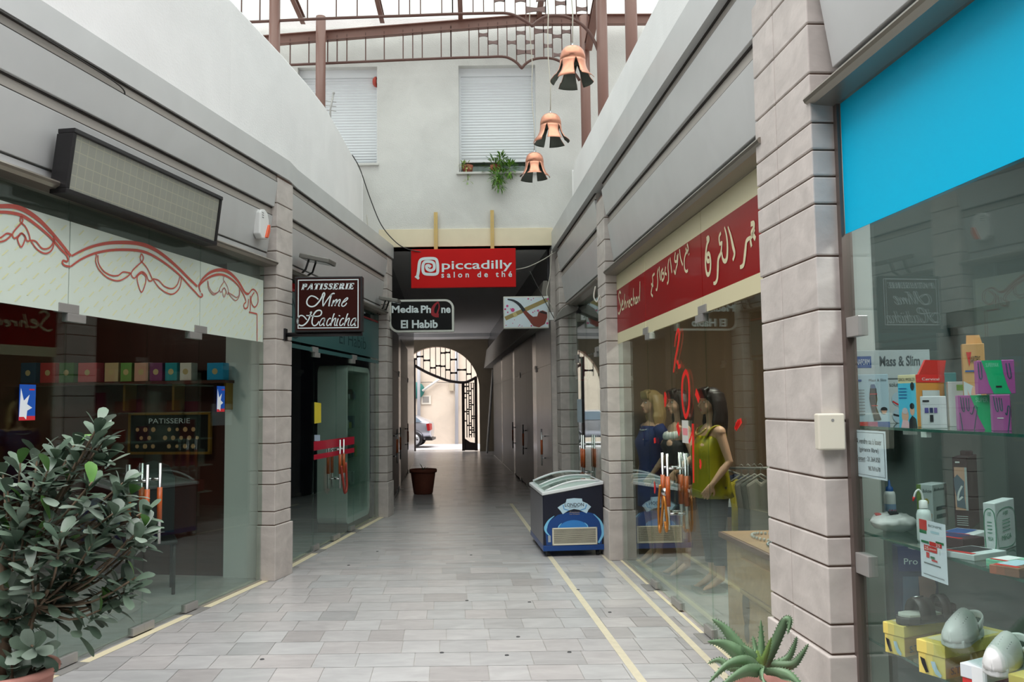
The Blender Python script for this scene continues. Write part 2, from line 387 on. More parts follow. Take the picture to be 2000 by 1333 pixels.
m = MB(M('grey_light_block', (110, 108, 106), .9)); m.box(-9, 7, -5.4, -5, 0, 8.5); m.box(-9, 7, -5, -1.0, 4.35, 4.7); struct(m, 'wall_light_block')  # unseen wall and slab added behind the camera to block light from there
# ---- shop boxes: ceilings, partitions, back walls (interiors)
TERR = M('terrace_slab', (190, 188, 184), .9)
m = MB(TERR); m.hexa([L1.W(.0, -4, 4.05), L1.W(-7, -4, 4.05), L1.W(-7, 8.6, 4.05), L1.W(0, 8.6, 4.05), L1.W(0, -4, 4.2), L1.W(-7, -4, 4.2), L1.W(-7, 8.6, 4.2), L1.W(0, 8.6, 4.2)])
m.hexa([L2.W(.0, 8.6, 4.05), L2.W(-7, 8.6, 4.05), L2.W(-7, 13.3, 4.05), L2.W(0, 13.3, 4.05), L2.W(0, 8.6, 4.2), L2.W(-7, 8.6, 4.2), L2.W(-7, 13.3, 4.2), L2.W(0, 13.3, 4.2)])
struct(m, 'ceiling_left')
m = MB(TERR); m.hexa([R.W(-7, -4, 4.05), R.W(0, -4, 4.05), R.W(0, 13.6, 4.05), R.W(-7, 13.6, 4.05), R.W(-7, -4, 4.2), R.W(0, -4, 4.2), R.W(0, 13.6, 4.2), R.W(-7, 13.6, 4.2)]); struct(m, 'ceiling_right')
SUSP = M('shop_ceiling', (120, 118, 115), .9)
m = MB(SUSP); m.fbox(L1, -5, -.05, -3.9, 8.5, 3.1, 3.15); m.fbox(L2, -5, -.05, 8.6, 13.2, 3.1, 3.15); m.fbox(R, -5, -.05, -3.9, 13.5, 3.1, 3.15); struct(m, 'ceiling_inner')
MAH = M('mahogany_panel', (70, 32, 24), .45, noise=.2, nscale=4, stretch=(1, 1, .2))
m = MB(MAH); m.fbox(L1, -3.7, -3.6, -3.9, 8.5, 0, 3.1); m.fbox(L1, -3.6, -.05, 8.52, 8.6, 0, 3.1)
m.use(WHITEP); m.fbox(L1, -.45, -.03, 8.46, 8.52, 0, 3.1); struct(m, 'wall_patisserie')
m = MB(M('navy_shop_wall', (46, 50, 84), .7)); m.fbox(L2, -3.2, -3.1, 8.7, 13.2, 0, 3.1); m.fbox(L2, -3.2, -.05, 12.75, 12.85, 0, 3.1); struct(m, 'wall_phone')
BRW = M('brown_shop_wall', (112, 88, 66), .8, noise=.15, nscale=3, stretch=(3, 3, .3))
m = MB(BRW); m.fbox(R, -2.6, -2.5, 4.52, 9.2, 0, 3.1); m.fbox(R, -2.6, -.05, 4.52, 4.60, 0, 3.1); m.fbox(R, -2.6, -.05, 9.32, 9.42, 0, 3.1); struct(m, 'wall_boutique')
m = MB(M('grey_shop_wall', (120, 126, 122), .8)); m.fbox(R, -2.6, -2.5, 9.45, 13.5, 0, 3.1); struct(m, 'wall_kiosk')
CABW0 = M('pale_panel', (206, 212, 206), .6); PHW = M('pharmacy_grey', (104, 114, 110), .8); PHD = M('pharmacy_dark', (62, 76, 72), .8)
m = MB(PHW); m.use(CABW0); m.box(1.70, 1.835, 4.34, 4.40, 0, 3.0); m.use(PHW); m.fbox(R, -3.2, -3.1, -3, 4.5, 0, 3.1); m.fbox(R, -3.2, -.05, 4.42, 4.50, 0, 3.1); struct(m, 'wall_pharmacy')

# ---- stone pillars
JN = [0, .52, .65, .907, 1.037, 1.30, 1.557, 1.815, 2.068, 2.316, 2.56, 2.69, 2.815, 2.945, 3.18, 3.42, 3.66, 3.92]
def pillar(fr, Y0, Y1, label, top=3.95, pr=.13, mid=False):
    t = thing('stone_pillar', label, 'pillar', fr.W(pr/2-.1, (Y0+Y1)/2, 0), fr.rz, 'rosy stone pillars between the shop fronts')
    m = MB(GROUT); m.fbox(fr, -.05, pr-.012, Y0+.012, Y1-.012, .0, top); m.build('core', t)
    b = MB(STONE)
    for z0, z1 in zip(JN[:-1], JN[1:]):
        g = .0045; k = .016 if z1 == .52 else 0
        if mid:
            ym = (Y0+Y1)/2 + .06; b.fbox(fr, -.05, pr+k, Y0-k, ym-.003, z0+g*(z0 > 0), z1-g); b.fbox(fr, -.05, pr+k, ym+.003, Y1+k, z0+g*(z0 > 0), z1-g)
        else: b.fbox(fr, -.05, pr+k, Y0-k, Y1+k, z0+g*(z0 > 0), z1-g)
    b.build('stone_cladding', t, bevel=.006)
    return t
P1 = pillar(R, 3.93, 4.64, 'broad stone pillar with a cream meter box on it, between red sign and blue window', mid=True)
P2 = pillar(R, 9.2, 9.66, 'stone pillar behind the blue freezer, at the far end of the red sign')
P3 = pillar(R, 13.02, 13.5, 'narrow stone pillar beside the pipe picture at the passage mouth')
P4 = pillar(L1, 8.36, 8.72, 'stone pillar carrying the brown pastry shop sign bracket')
P5 = pillar(L2, 12.95, 13.28, 'narrow stone pillar beside the black phone shop sign')

# ---- fascias: leaning metal panels, grooves and a bull-nosed canopy
def lean(z): return .02 + .13*(z-3.1)/.85
def fascia(n, fr, Y0, Y1, zs, canopy_ends=(.0, .0)):
    r = sroot('trim_%d' % n, fr.W(0, (Y0+Y1)/2, 3.0))
    (a0, a1), (b0, b1), (c0, c1) = zs
    for z0, z1 in ((a0, a1), (b0, b1)):
        m = MB(PANEL); m.fbox(fr, lean(z0)-.04, lean(z0), Y0, Y1, z0, z1, oz=lean(z1)-lean(z0)); m.build('fascia_panel', r, bevel=.004)
    for z0, z1 in ((a1, b0), (b1, c0)):
        m = MB(PINSET); m.fbox(fr, lean(z0)-.08, lean(z0)-.02, Y0, Y1, z0, z1); m.use(DARKEDGE); m.fbox(fr, lean(z0)-.03, lean(z0)-.008, Y0, Y1, z0, z0+.01); m.fbox(fr, lean(z0)-.03, lean(z0)-.008, Y0, Y1, z1-.012, z1); m.build('groove', r)
    m = MB(PANEL); m.fbox(fr, -.02, .02, Y0, Y1, 3.10, a0-.012); m.build('lower_strip', r)
    prof = [(-.06, 3.03), (.02, 3.022), (.115, 3.03), (.143, 3.045), (.150, 3.06), (.143, 3.072), (.02, 3.105), (-.06, 3.12)]
    m = MB(CANOPY); e0, e1 = canopy_ends; k = len(prof)
    m.add([fr.W(o, Y0-e0, z) for o, z in prof]+[fr.W(o, Y1+e1, z) for o, z in prof], [(i, (i+1) % k, k+(i+1) % k, k+i) for i in range(k)]+[tuple(range(k-1, -1, -1)), tuple(range(k, 2*k))]); m.build('canopy', r)
    return r
ZL = ((3.17, 3.53), (3.62, 3.86), (3.94, 4.14)); ZR = ((3.19, 3.58), (3.68, 3.96), (4.04, 4.33))
fascia(4, L1, -3, 8.36, ZL, (0, .0)); fascia(5, L2, 8.72, 12.95, ZL, (0, .0))
fascia(6, R, 4.56, 9.2, ZR); fascia(7, R, 9.66, 13.02, ZR); fascia(8, R, -3, 3.89, ZR, (0, .07))
def topband(n, pts, z0, z1):      # the upper band runs over the pillars
    m = MB(PANEL); k = len(pts)
    m.add([p for a in pts for p in ((a[0].x, a[0].y, z0), (a[1].x, a[1].y, z0), (a[1].x, a[1].y, z1), (a[0].x, a[0].y, z1))], [(4*i+j, 4*i+(j+1) % 4, 4*i+4+(j+1) % 4, 4*i+4+j) for i in range(k-1) for j in range(4)]+[(0, 1, 2, 3), (4*k-1, 4*k-2, 4*k-3, 4*k-4)])
    struct(m, 'trim_%d' % n)
topband(9, [(L1.W(.15, -3, 0), L1.W(-.1, -3, 0)), (L1.W(.15, 8.6, 0), L1.W(-.1, 8.6, 0)), (L2.W(.15, 8.9, 0), L2.W(-.1, 8.9, 0)), (L2.W(.15, YE, 0), L2.W(-.1, YE, 0))], ZL[2][0], ZL[2][1])
topband(10, [(R.W(.2, -3, 0), R.W(-.1, -3, 0)), (R.W(.2, 13.55, 0), R.W(-.1, 13.55, 0))], ZR[2][0], ZR[2][1])

# ---- white parapet walls on the terraces
def parapet(name, pts, z0, z1, th):
    m = MB(WHITE); P = [Vector((p[0], p[1])) for p in pts]; k = len(P); inner = []
    for i in range(k):
        d = (P[min(i+1, k-1)]-P[max(i-1, 0)]).normalized(); inner.append(P[i]+Vector((-d.y, d.x))*th)
    vs = []
    for a, b in zip(P, inner): vs += [(a.x, a.y, z0), (a.x, a.y, z1), (b.x, b.y, z1), (b.x, b.y, z0)]
    m.add(vs, [(4*i+j, 4*i+4+j, 4*i+4+(j+1) % 4, 4*i+(j+1) % 4) for i in range(k-1) for j in range(4)]+[(3, 2, 1, 0), (4*k-4, 4*k-3, 4*k-2, 4*k-1)])
    return struct(m, name, bevel=.02)
zt = 5.28
lp = [(L1.W(0, -3, 0).x, -3)] + [(atz(x, y, zt).x, atz(x, y, zt).y) for x, y in ((452, 0), (500, 52), (552, 108), (600, 163), (635, 208), (664, 258))] + [(-2.29, 12.6), (-2.33, YE)]
parapet('wall_parapet_left', lp, 4.1, zt, .14)
zr = 5.3
rp = [(1.824+.0744*3+.1, -3)] + [(R.W(-.1, Y, 0).x, Y) for Y in (2, 4, 6, 8, 10, 12)] + [(R.W(-.1, 12.7, 0).x, 12.7), (R.W(-.16, YE, 0).x, YE)]
parapet('wall_parapet_right', rp, 4.2, zr, -.14)
# ================================================================ GLASS FRONTS
SMOKE = M('smoked_front', (24, 23, 25), .4, noise=.35, nscale=2, spec=.22)
SHUTP = M('steel_shutter_panel', (150, 148, 146), .3, metal=.4, noise=.1, nscale=3)
def pane(fr, Y0, Y1, z0, z1, parent, mat=None, name='pane'):
    if fr in (PL, PR): mat = SHUTP if (fr is PR and Y0 < 13.6) else SMOKE; name = 'door_panel'
    m = MB(mat or G); m.fbox(fr, -.012, 0, Y0+.003, Y1-.003, z0, z1); return m.build(name, parent)
def clampm(fr, Y0, Y1, z0, z1, parent, name='clamp'):
    m = MB(DSTEEL); m.fbox(fr, -.030, .016, Y0, Y1, z0, z1); return m.build(name, parent, bevel=.003)
def floorplate(fr, Y, parent):
    m = MB(DSTEEL); m.fbox(fr, -.07, .09, Y-.13, Y+.13, 0, .006); return m.build('floor_hinge', parent)
def handle(fr, Y, parent, z0=.64, z1=1.24):
    for o in (.07, -.08):
        m = MB(STEEL); m.tube([fr.W(o, Y, z0), fr.W(o, Y, z1)], .0125, 10)
        for z in (z0+.12, z1-.12): m.tube([fr.W(o, Y, z), fr.W(0, Y, z)], .010, 8)
        h = m.build('handle', parent)
        g = MB(WOODH); g.tube([fr.W(o, Y, z0+.18), fr.W(o, Y, z1-.18)], .019, 12); g.build('grip', h)
nd = [0, 2]
def front(fr, fixed, doors, label='', ztop=3.03, zd=2.28, tmat=None):
    for (a, b) in fixed:
        nd[1] += 1; r = sroot('window_%d' % nd[1], fr.W(0, (a+b)/2, 0))
        pane(fr, a, b, .015, zd, r); pane(fr, a, b, zd+.004, ztop, r, tmat, 'transom_pane')
        m = MB(DSTEEL); m.fbox(fr, -.02, .008, a, b, 0, .016); m.build('sill_channel', r)
    for i, (a, b, hy) in enumerate(doors):
        nd[0] += 1; r = sroot('door_%d' % nd[0], fr.W(0, (a+b)/2, 0))
        pane(fr, a, b, .03, zd, r); pane(fr, a, b, zd+.004, ztop, r, tmat, 'transom_pane')
        hinge = a if hy > (a+b)/2 else b; sg = 1 if hinge == a else -1
        y0, y1 = sorted((hinge-.01*sg, hinge+.17*sg))
        clampm(fr, y0, y1, .012, .075, r); clampm(fr, y0, y1, zd-.055, zd, r)
        y0, y1 = sorted((hinge-.09*sg, hinge+.10*sg)); clampm(fr, y0, y1, zd, zd+.06, r)
        fy = b if sg > 0 else a; y0, y1 = sorted((fy, fy-.13*sg)); clampm(fr, y0, y1, .012, .07, r, 'lock')
        floorplate(fr, hinge+.05*sg, r); handle(fr, hy, r); DR.append(r)
DR = []
front(L1, [(-2.5, 3.6), (3.6, 5.58), (7.2, 8.36)], [(5.58, 6.47, 6.39), (6.47, 7.2, 6.55)])
TEAL = glass('teal_glass', (.36, .62, .6), .05)
front(L2, [(8.72, 9.93), (11.6, 12.95)], [(9.93, 10.8, 10.72), (10.8, 11.6, 10.88)], tmat=TEAL)
front(R, [(4.64, 6.1), (7.88, 9.2)], [(6.1, 7.05, 6.97), (7.05, 7.88, 7.13)])
front(R, [(9.66, 10.5), (12.2, 13.02)], [(10.5, 11.35, 11.27), (11.35, 12.2, 11.43)])
front(PL, [(15.4, 16.3), (18.0, 19.8)], [(14.0, 15.4, 15.3), (16.3, 17.2, 16.4), (19.8, 21.5, 19.9)], ztop=3.05)
front(PR, [(16.2, 17.4), (20.6, 24.2), (24.6, 28.3)], [(13.5, 15.6, 14.3), (17.4, 18.8, 17.5), (18.8, 20.2, 20.0)], ztop=2.95)
# pharmacy window
r = sroot('window_30', R.W(0, 2, 0)); pane(R, -2.5, 3.93, .05, 3.03, r, GP)
m = MB(M('bronze_frame', (112, 100, 94), .4, metal=.5)); m.fbox(R, -.03, .02, 3.895, 3.93, 0, 3.03); m.build('frame', r)
BLUE = M('cyan_vinyl', (0, 180, 222), .45, spec=.15)
m = MB(BLUE); m.fbox(R, .0, .003, -2.5, 3.89, 2.41, 3.02); m.build('vinyl_band', r)
for z in (1.98, .93): clampm(R, 3.78, 3.95, z-.045, z+.045, r)

# ================================================================ SIGNS
def T3(p, rz=0): return Matrix.Translation(p) @ Matrix.Rotation(rz, 4, 'Z')
# --- left shop band: pale panels with red arches
PALE = M('pale_green_vinyl', (214, 226, 214), .35); YTXT = M('faint_yellow_print', (224, 226, 178), .5); REDO = M('brick_red_vinyl', (188, 88, 76), .45); REDT = M('thin_red_line', (176, 110, 104), .5)
def c2(p): return (p[0]/3.03, 360+p[1]/3.03)
def lpts(pts): return [L1.uz(*c2(p), .012) for p in pts]
TL = L1.T(.012)
# Y0, Y1 of each pane with its strokes (traced in a 3.03x view of the band)
thick = {1: [[(-190, 205), (-130, 150), (-60, 128), (0, 130), (80, 132), (150, 155), (230, 210), (300, 280), (360, 350), (400, 400), (420, 425)], [(-190, 250), (-120, 200), (-60, 172), (0, 165), (70, 170), (140, 190), (220, 245), (300, 315), (360, 385), (395, 420), (405, 450)]],
         2: [[(424, 425), (520, 378), (620, 352), (720, 345), (820, 352), (900, 378), (980, 430), (1060, 500), (1120, 560), (1168, 605)], [(420, 487), (480, 445), (560, 410), (650, 392), (740, 388), (830, 395), (900, 420), (980, 470), (1060, 535), (1120, 600), (1165, 648)]],
         3: [[(1174, 605), (1200, 560), (1250, 520), (1310, 507), (1360, 525), (1410, 575), (1450, 640), (1472, 650)], [(1188, 640), (1180, 605), (1210, 570), (1260, 542), (1310, 535), (1360, 555), (1410, 600), (1448, 665)]]}
bell2 = [[(838, 412), (830, 437), (840, 460), (850, 437), (840, 412)], [(840, 460), (800, 495), (778, 525), (785, 550), (800, 555), (815, 535), (840, 518), (865, 535), (880, 570), (900, 570), (895, 545), (870, 495), (840, 460)], [(838, 525), (815, 545), (815, 580), (838, 640), (862, 585), (862, 545), (838, 525)],
         [(572, 415), (568, 460), (590, 510), (640, 555), (700, 572), (750, 550), (775, 527)], [(580, 420), (585, 470), (615, 515), (660, 540), (700, 540), (730, 520), (775, 527)], [(905, 560), (940, 610), (990, 645), (1030, 648), (1065, 610), (1075, 550)], [(905, 560), (940, 570), (975, 605), (1020, 618), (1050, 595), (1065, 550)]]
bell1 = [[(128, 190), (120, 212), (128, 230), (136, 212), (128, 190)], [(128, 230), (95, 265), (75, 295), (85, 320), (105, 310), (127, 290), (150, 310), (160, 335), (178, 330), (170, 290), (150, 250), (128, 230)], [(127, 290), (107, 315), (108, 340), (127, 372), (148, 330), (147, 305), (127, 290)],
         [(70, 297), (40, 292), (0, 318), (-50, 320), (-90, 290)], [(70, 300), (30, 333), (-20, 342), (-70, 325), (-95, 285)], [(180, 330), (220, 385), (270, 410), (310, 385), (325, 320)], [(185, 332), (215, 340), (250, 380), (290, 378), (315, 345), (320, 305)]]
bell3 = [[(1327, 548), (1322, 562), (1328, 575)], [(1328, 575), (1310, 600), (1300, 625), (1308, 640), (1316, 630), (1328, 615), (1338, 628), (1345, 650), (1352, 645), (1348, 610), (1328, 575)], [(1327, 612), (1316, 630), (1327, 668), (1338, 635), (1327, 612)], [(1232, 575), (1240, 615), (1265, 645), (1290, 640), (1300, 625)], [(1230, 570), (1235, 620), (1265, 655), (1300, 630)], [(1350, 640), (1375, 655), (1400, 670), (1415, 655), (1418, 615)], [(1350, 642), (1380, 680), (1400, 688), (1418, 660), (1420, 615)]]
hooks = {1: [[(405, 450), (395, 458), (375, 452), (370, 466), (385, 482), (418, 488)]], 2: [[(1165, 648), (1185, 668), (1200, 660), (1192, 645)]],
         3: [[(1448, 665), (1456, 695), (1444, 712), (1448, 735), (1466, 728), (1472, 680)], [(1472, 650), (1498, 622), (1524, 650), (1527, 700), (1508, 728), (1490, 705), (1488, 670), (1505, 640)], [(1482, 660), (1482, 750)], [(1474, 757), (1522, 768)], [(1522, 768), (1522, 930)]]}
def sp(i, Y0, Y1, label):
    t = thing('arched_shop_sign', label, 'sign', L1.W(0, (Y0+Y1)/2, 2.28), L1.rz, 'pale arched sign panels of the left shop')
    m = MB(PALE); m.fbox(L1, .002, .008, Y0+.004, Y1-.004, 2.282, 2.885); m.build('panel', t)
    y = MB(YTXT)
    rr = random.Random(i)
    for row in range(12):
        for col in range(22):
            yy = Y0-1.2+col*.15+row*.098; zz = 2.30+row*.05+((col*.02) % .03)
            if Y0+.04 < yy < Y1-.05 and zz < 2.84:
                y.add([(yy, zz, 0), (yy+.012, zz, 0), (yy+.058, zz+.042, 0), (yy+.046, zz+.042, 0)], [(0, 1, 2, 3)], T=L1.T(.0095))
    y.build('script_pattern', t)
    s = MB(REDO)
    for j, q in enumerate(thick.get(i, [])): s.stroke(lpts(q), (.013, .031, .020) if j == 0 else (.012, .021, .014), T=TL)
    for q in hooks.get(i, []): s.stroke(lpts(q), .013, T=TL)
    for q in {1: bell1, 2: bell2, 3: []}.get(i, []): s.stroke(lpts(q), .010, T=TL)
    if s.v: s.build('arch_ornament', t)
    s = MB(REDT)
    for q in {3: bell3}.get(i, []): s.stroke(lpts(q), .008, T=TL)
    if s.v: s.build('fine_ornament', t)
sp(0, 2.6, 4.05, 'pale sign panel of the left shop nearest the camera'); 
sp(1, 4.06, 5.58, 'pale sign panel with red arch cut by the left edge of the photo')
sp(2, 5.58, 7.18, 'pale sign panel with the whole wide red arch, middle of the left shop')
sp(3, 7.18, 8.33, 'pale sign panel with small red arch and curl beside the stone pillar')

# --- LED display board
t = thing('display_board', 'long black framed unlit matrix display board leaning on the left fascia', 'display board', L1.W(.2, 6.5, 3.05), L1.rz)
LEDM = bpy.data.materials.new('led_grid')
LEDM.use_nodes = True; nt = LEDM.node_tree; p = nt.nodes['Principled BSDF']; p.inputs['Roughness'].default_value = .18
tc = nt.nodes.new('ShaderNodeTexCoord'); bk = nt.nodes.new('ShaderNodeTexBrick'); bk.offset = 0; bk.inputs['Scale'].default_value = 1; bk.inputs['Brick Width'].default_value = .075; bk.inputs['Row Height'].default_value = .075; bk.inputs['Mortar Size'].default_value = .0035
bk.inputs['Color1'].default_value = (*rgb(146, 148, 138), 1); bk.inputs['Color2'].default_value = (*rgb(150, 152, 142), 1); bk.inputs['Mortar'].default_value = (*rgb(164, 163, 146), 1)
sx = nt.nodes.new('ShaderNodeSeparateXYZ'); cx = nt.nodes.new('ShaderNodeCombineXYZ'); nt.links.new(tc.outputs['Object'], sx.inputs[0]); nt.links.new(sx.outputs[1], cx.inputs[0]); nt.links.new(sx.outputs[2], cx.inputs[1]); nt.links.new(cx.outputs[0], bk.inputs['Vector']); nt.links.new(bk.outputs['Color'], p.inputs['Base Color'])
o0, o1 = .07, .19
Ya, Yb = 5.30, 7.12
def lbox(m, Y0, Y1, z0, z1, a=o0, b=o1, e=.05): m.fbox(L1, a, b, Y0, Y1, z0, z1, oz=e*(z1-z0)/.4)
m = MB(BLACK); lbox(m, Ya, Yb, 3.0, 3.03); m.fbox(L1, o0+.05, o1+.05, Ya, Yb, 3.38, 3.41); lbox(m, Ya, Ya+.03, 3.03, 3.38); lbox(m, Yb-.03, Yb, 3.03, 3.38); m.build('frame', t, bevel=.004)
m = MB(BLACK); lbox(m, Ya+.02, Yb-.02, 3.02, 3.39, o0+.01, o1-.03); m.build('housing', t)
m = MB(LEDM); lbox(m, Ya+.03, Yb-.03, 3.03, 3.38, o1-.03, o1-.012); m.build('screen', t)
for yy in (5.75, 6.85):
    m = MB(DSTEEL); m.tube([L1.W(.09, yy, 3.41), L1.W(.10, yy+.02, 3.45), L1.W(.09, yy+.05, 3.44), L1.W(.12, yy+.06, 3.42)], .006, 6); m.build('hook', t)

# --- alarm siren
p = L1.at(487, 428, .1); t = thing('alarm_siren', 'white alarm siren with orange lamp on the left fascia beside the stone pillar', 'alarm', (p.x, p.y, p.z-.12), L1.rz)
Ys, zs_ = p.y, p.z
m = MB(WHITEP); TA = Matrix.Translation(L1.W(.05, 8.12, zs_)) @ L1.T(0).to_3x3().to_4x4()
shape = [(-.10, -.10), (-.10, .10), (-.075, .135), (0, .15), (.06, .13), (.09, .06), (.09, -.06), (.06, -.13), (-.05, -.14)]
m.prism(shape, 0, .07, T=TA); m.build('housing', t, bevel=.012, seg=3)
m = MB(M('orange_lens', (226, 88, 40), .3)); m.prism([(.0, -.12), (.05, -.118), (.088, -.05), (.088, .02), (.06, .01)], .03, .085, T=TA); m.build('lens', t, bevel=.006)
m = MB(M('slot_grey', (90, 88, 92), .6)); 
for k in range(3): m.rect(-.06, .06+.022*k, -.025, .067+.022*k, .0715, T=TA)
m.build('louvre', t)

# --- hanging double-sided box signs
def boxsign(name, label, x0, x1, z0, z1, Y, th, fm, bm=None):
    t = thing(name, label, 'sign', ((x0+x1)/2, Y+th/2, z0))
    m = MB(bm or BLACK); m.box(x0, x1, Y, Y+th, z0, z1); m.build('box', t, bevel=.006)
    if fm:
        f = MB(fm); f.rect(x0+.02, z0+.02, x1-.02, z1-.02, .002, T=Tfront(Y)); f.build('face', t)
    return t
WL = M('white_lettering', (214, 226, 228), .5); CHOC = M('chocolate_face', (52, 19, 14), .6, noise=.1, nscale=2, spec=.1)
Yp = 8.5; t = boxsign('hanging_sign', 'chocolate brown pastry shop sign with white script hanging from the left stone pillar', -2.157, -1.485, 2.39, 2.945, Yp, .10, CHOC)
def c5(p): q = atY(550+p[0]/8.884, 520+p[1]/8.884, Yp); return (q.x, q.z)
TP = Tfront(Yp); m = MB(WL)
def frame(m, x0, z0, x1, z1, w, T, n): m.rect(x0, z0, x1, z0+w, n, T); m.rect(x0, z1-w, x1, z1, n, T); m.rect(x0, z0+w, x0+w, z1-w, n, T); m.rect(x1-w, z0+w, x1, z1-w, n, T)
frame(m, -2.125, 2.425, -1.52, 2.915, .010, TP, .004); m.build('border', t)
m = MB(WL)
def serif(m, st, x0, z0, x1, z1, T, n, sh=.25, wt=.25):   # bold slab-serif capitals drawn from strokes
    gl = {'P': (.75, [((0.25, 0), (.25, 1), 1), ((.25, .95), (.55, .95), .5), ((.55, .95), (.68, .75), .9), ((.68, .75), (.55, .5), .9), ((.55, .5), (.25, .5), .5), ((.05, .03), (.45, .03), .3), ((.05, .97), (.4, .97), .3)]),
          'A': (.85, [((.12, 0), (.5, 1), .5), ((.48, 1), (.75, 0), 1), ((.25, .33), (.65, .33), .4), ((0, .03), (.25, .03), .3), ((.55, .03), (.9, .03), .3)]),
          'T': (.75, [((.38, 0), (.38, 1), 1), ((0, .95), (.76, .95), .5), ((.03, .75), (.03, 1), .3), ((.73, .75), (.73, 1), .3), ((.18, .03), (.58, .03), .3)]),
          'I': (.42, [((.21, 0), (.21, 1), 1), ((0, .03), (.42, .03), .3), ((0, .97), (.42, .97), .3)]),
          'S': (.62, [((.52, .8), (.4, .95), .5), ((.4, .95), (.2, .93), .5), ((.2, .93), (.12, .75), .9), ((.12, .75), (.3, .55), 1), ((.3, .55), (.5, .4), 1), ((.5, .4), (.5, .18), .9), ((.5, .18), (.35, .05), .6), ((.35, .05), (.15, .08), .5), ((.15, .08), (.06, .22), .5), ((.54, .7), (.54, 1), .25), ((.05, 0), (.05, .3), .25)]),
          'E': (.72, [((.22, 0), (.22, 1), 1), ((.0, .04), (.66, .04), .45), ((.0, .96), (.64, .96), .45), ((.22, .52), (.5, .52), .4), ((.66, 0), (.66, .28), .3), ((.63, .75), (.63, 1), .3), ((.5, .38), (.5, .66), .25)]),
          'R': (.82, [((.22, 0), (.22, 1), 1), ((.2, .95), (.5, .95), .5), ((.5, .95), (.63, .75), .9), ((.63, .75), (.5, .52), .9), ((.5, .52), (.22, .52), .5), ((.42, .5), (.68, .03), 1), ((.02, .03), (.42, .03), .3), ((.02, .97), (.3, .97), .3), ((.6, .03), (.85, .03), .3)])}
    tot = sum(gl[c][0]+.1 for c in st)-.1; h = z1-z0; kx = (x1-x0-sh*h)/tot; cx = x0
    for c in st:
        for a, b, wv in gl[c][1]:
            f = lambda q: (cx+q[0]*kx+sh*q[1]*h, z0+q[1]*h)
            m.stroke([f(a), f(b)], wt*wv*kx*.8, n, T, sm=0)
        cx += (gl[c][0]+.1)*kx
a = c5((335, 412)); b = c5((1270, 298)); serif(m, 'PATISSERIE', a[0], a[1], b[0], b[1], TP, .004, wt=.36); m.build('capital_lettering', t)
m = MB(WL)
def sc(pts, w=.011): m.stroke([c5(p) for p in pts], w, .004, TP)
sc([(640, 580), (590, 540), (520, 520), (470, 550), (440, 610), (450, 670), (510, 705), (580, 690), (650, 620), (700, 540), (715, 490), (740, 465), (748, 500), (725, 560), (718, 640), (722, 700)], (.012, .014, .012))
sc([(722, 700), (770, 620), (820, 550), (870, 490), (905, 475), (920, 485)], (.008, .013, .012)); sc([(868, 492), (848, 560), (830, 640), (822, 700)], .013)
sc([(905, 590), (885, 650), (868, 700)], .012); sc([(880, 670), (920, 610), (955, 580), (960, 600), (940, 650), (925, 695)], .010); sc([(932, 670), (975, 610), (1010, 580), (1018, 600), (1000, 650), (990, 690), (1010, 695)], .010)
sc([(1060, 640), (1120, 600), (1150, 565), (1135, 553), (1095, 585), (1055, 640), (1045, 685), (1070, 700), (1110, 675), (1130, 640)], .010)
sc([(440, 935), (380, 870), (320, 865), (280, 930), (290, 1010), (360, 1035), (430, 990), (475, 920), (500, 850), (520, 800), (495, 812)], (.011, .014, .012))
sc([(430, 860), (520, 865), (620, 875), (680, 850), (695, 800), (670, 770), (610, 780), (560, 840), (535, 920), (530, 990), (560, 1035), (610, 1020), (650, 960)], (.010, .014, .011))
def ga(x):   # script a, c, h, i
    sc([(x+95, 905), (x+50, 915), (x+10, 980), (x+8, 1030), (x+40, 1025), (x+90, 960), (x+100, 905)], .009); sc([(x+100, 905), (x+75, 1000), (x+78, 1035), (x+95, 1025)], .010)
def gc(x): sc([(x+75, 920), (x+60, 905), (x+25, 940), (x+5, 1000), (x+15, 1035), (x+50, 1020), (x+70, 990)], .010)
def gh(x): sc([(x+75, 825), (x+60, 850), (x+30, 950), (x+8, 1040)], .011); sc([(x+20, 1000), (x+60, 930), (x+92, 905), (x+95, 930), (x+75, 1000), (x+78, 1035), (x+95, 1025)], .009)
ga(655); gc(780); gh(845); sc([(985, 910), (965, 970), (955, 1030), (975, 1030)], .011); sc([(1008, 855), (1002, 872)], .016); gc(1005); gh(1080); ga(1195)
m.build('script_lettering', t)
m = MB(BLACK); q = L1.W(.13, 8.5, 2.36); m.tube([(q.x-.03, Yp+.05, 2.37), (-1.49, Yp+.05, 2.37)], .022, 8); m.box(q.x-.03, q.x+.02, Yp+.0, Yp+.1, 2.31, 2.43); m.build('bracket', t)
# --- black phone shop sign
Ym = 13.1; t = thing('hanging_sign', 'black phone shop sign with cream rim hanging at the left of the passage mouth', 'sign', (-1.38, Ym+.05, 2.77))
x0, x1, z0, z1 = -1.872, -.885, 2.772, 3.272
def rr(x0, z0, x1, z1, r, k=6, corners='tr bl'):
    out = []
    for cx, cz, a in ((x1-r, z0+r, -90), (x1-r, z1-r, 0), (x0+r, z1-r, 90), (x0+r, z0+r, 180)):
        nm = {-90: 'br', 0: 'tr', 90: 'tl', 180: 'bl'}[a]
        if nm in corners.split():
            for i in range(k+1): t_ = radians(a+90*i/k); out.append((cx+r*cos(t_), cz+r*sin(t_)))
        else: out.append({'br': (x1, z0), 'tr': (x1, z1), 'tl': (x0, z1), 'bl': (x0, z0)}[nm])
    return out
CRIM = M('cream_rim', (206, 208, 200), .5); BFACE = M('black_face', (14, 15, 16), .45, spec=.25)
TM = Tfront(Ym); m = MB(CRIM); m.prism(rr(x0, z0, x1, z1, .13), -.12, 0, T=TM); m.build('box', t)
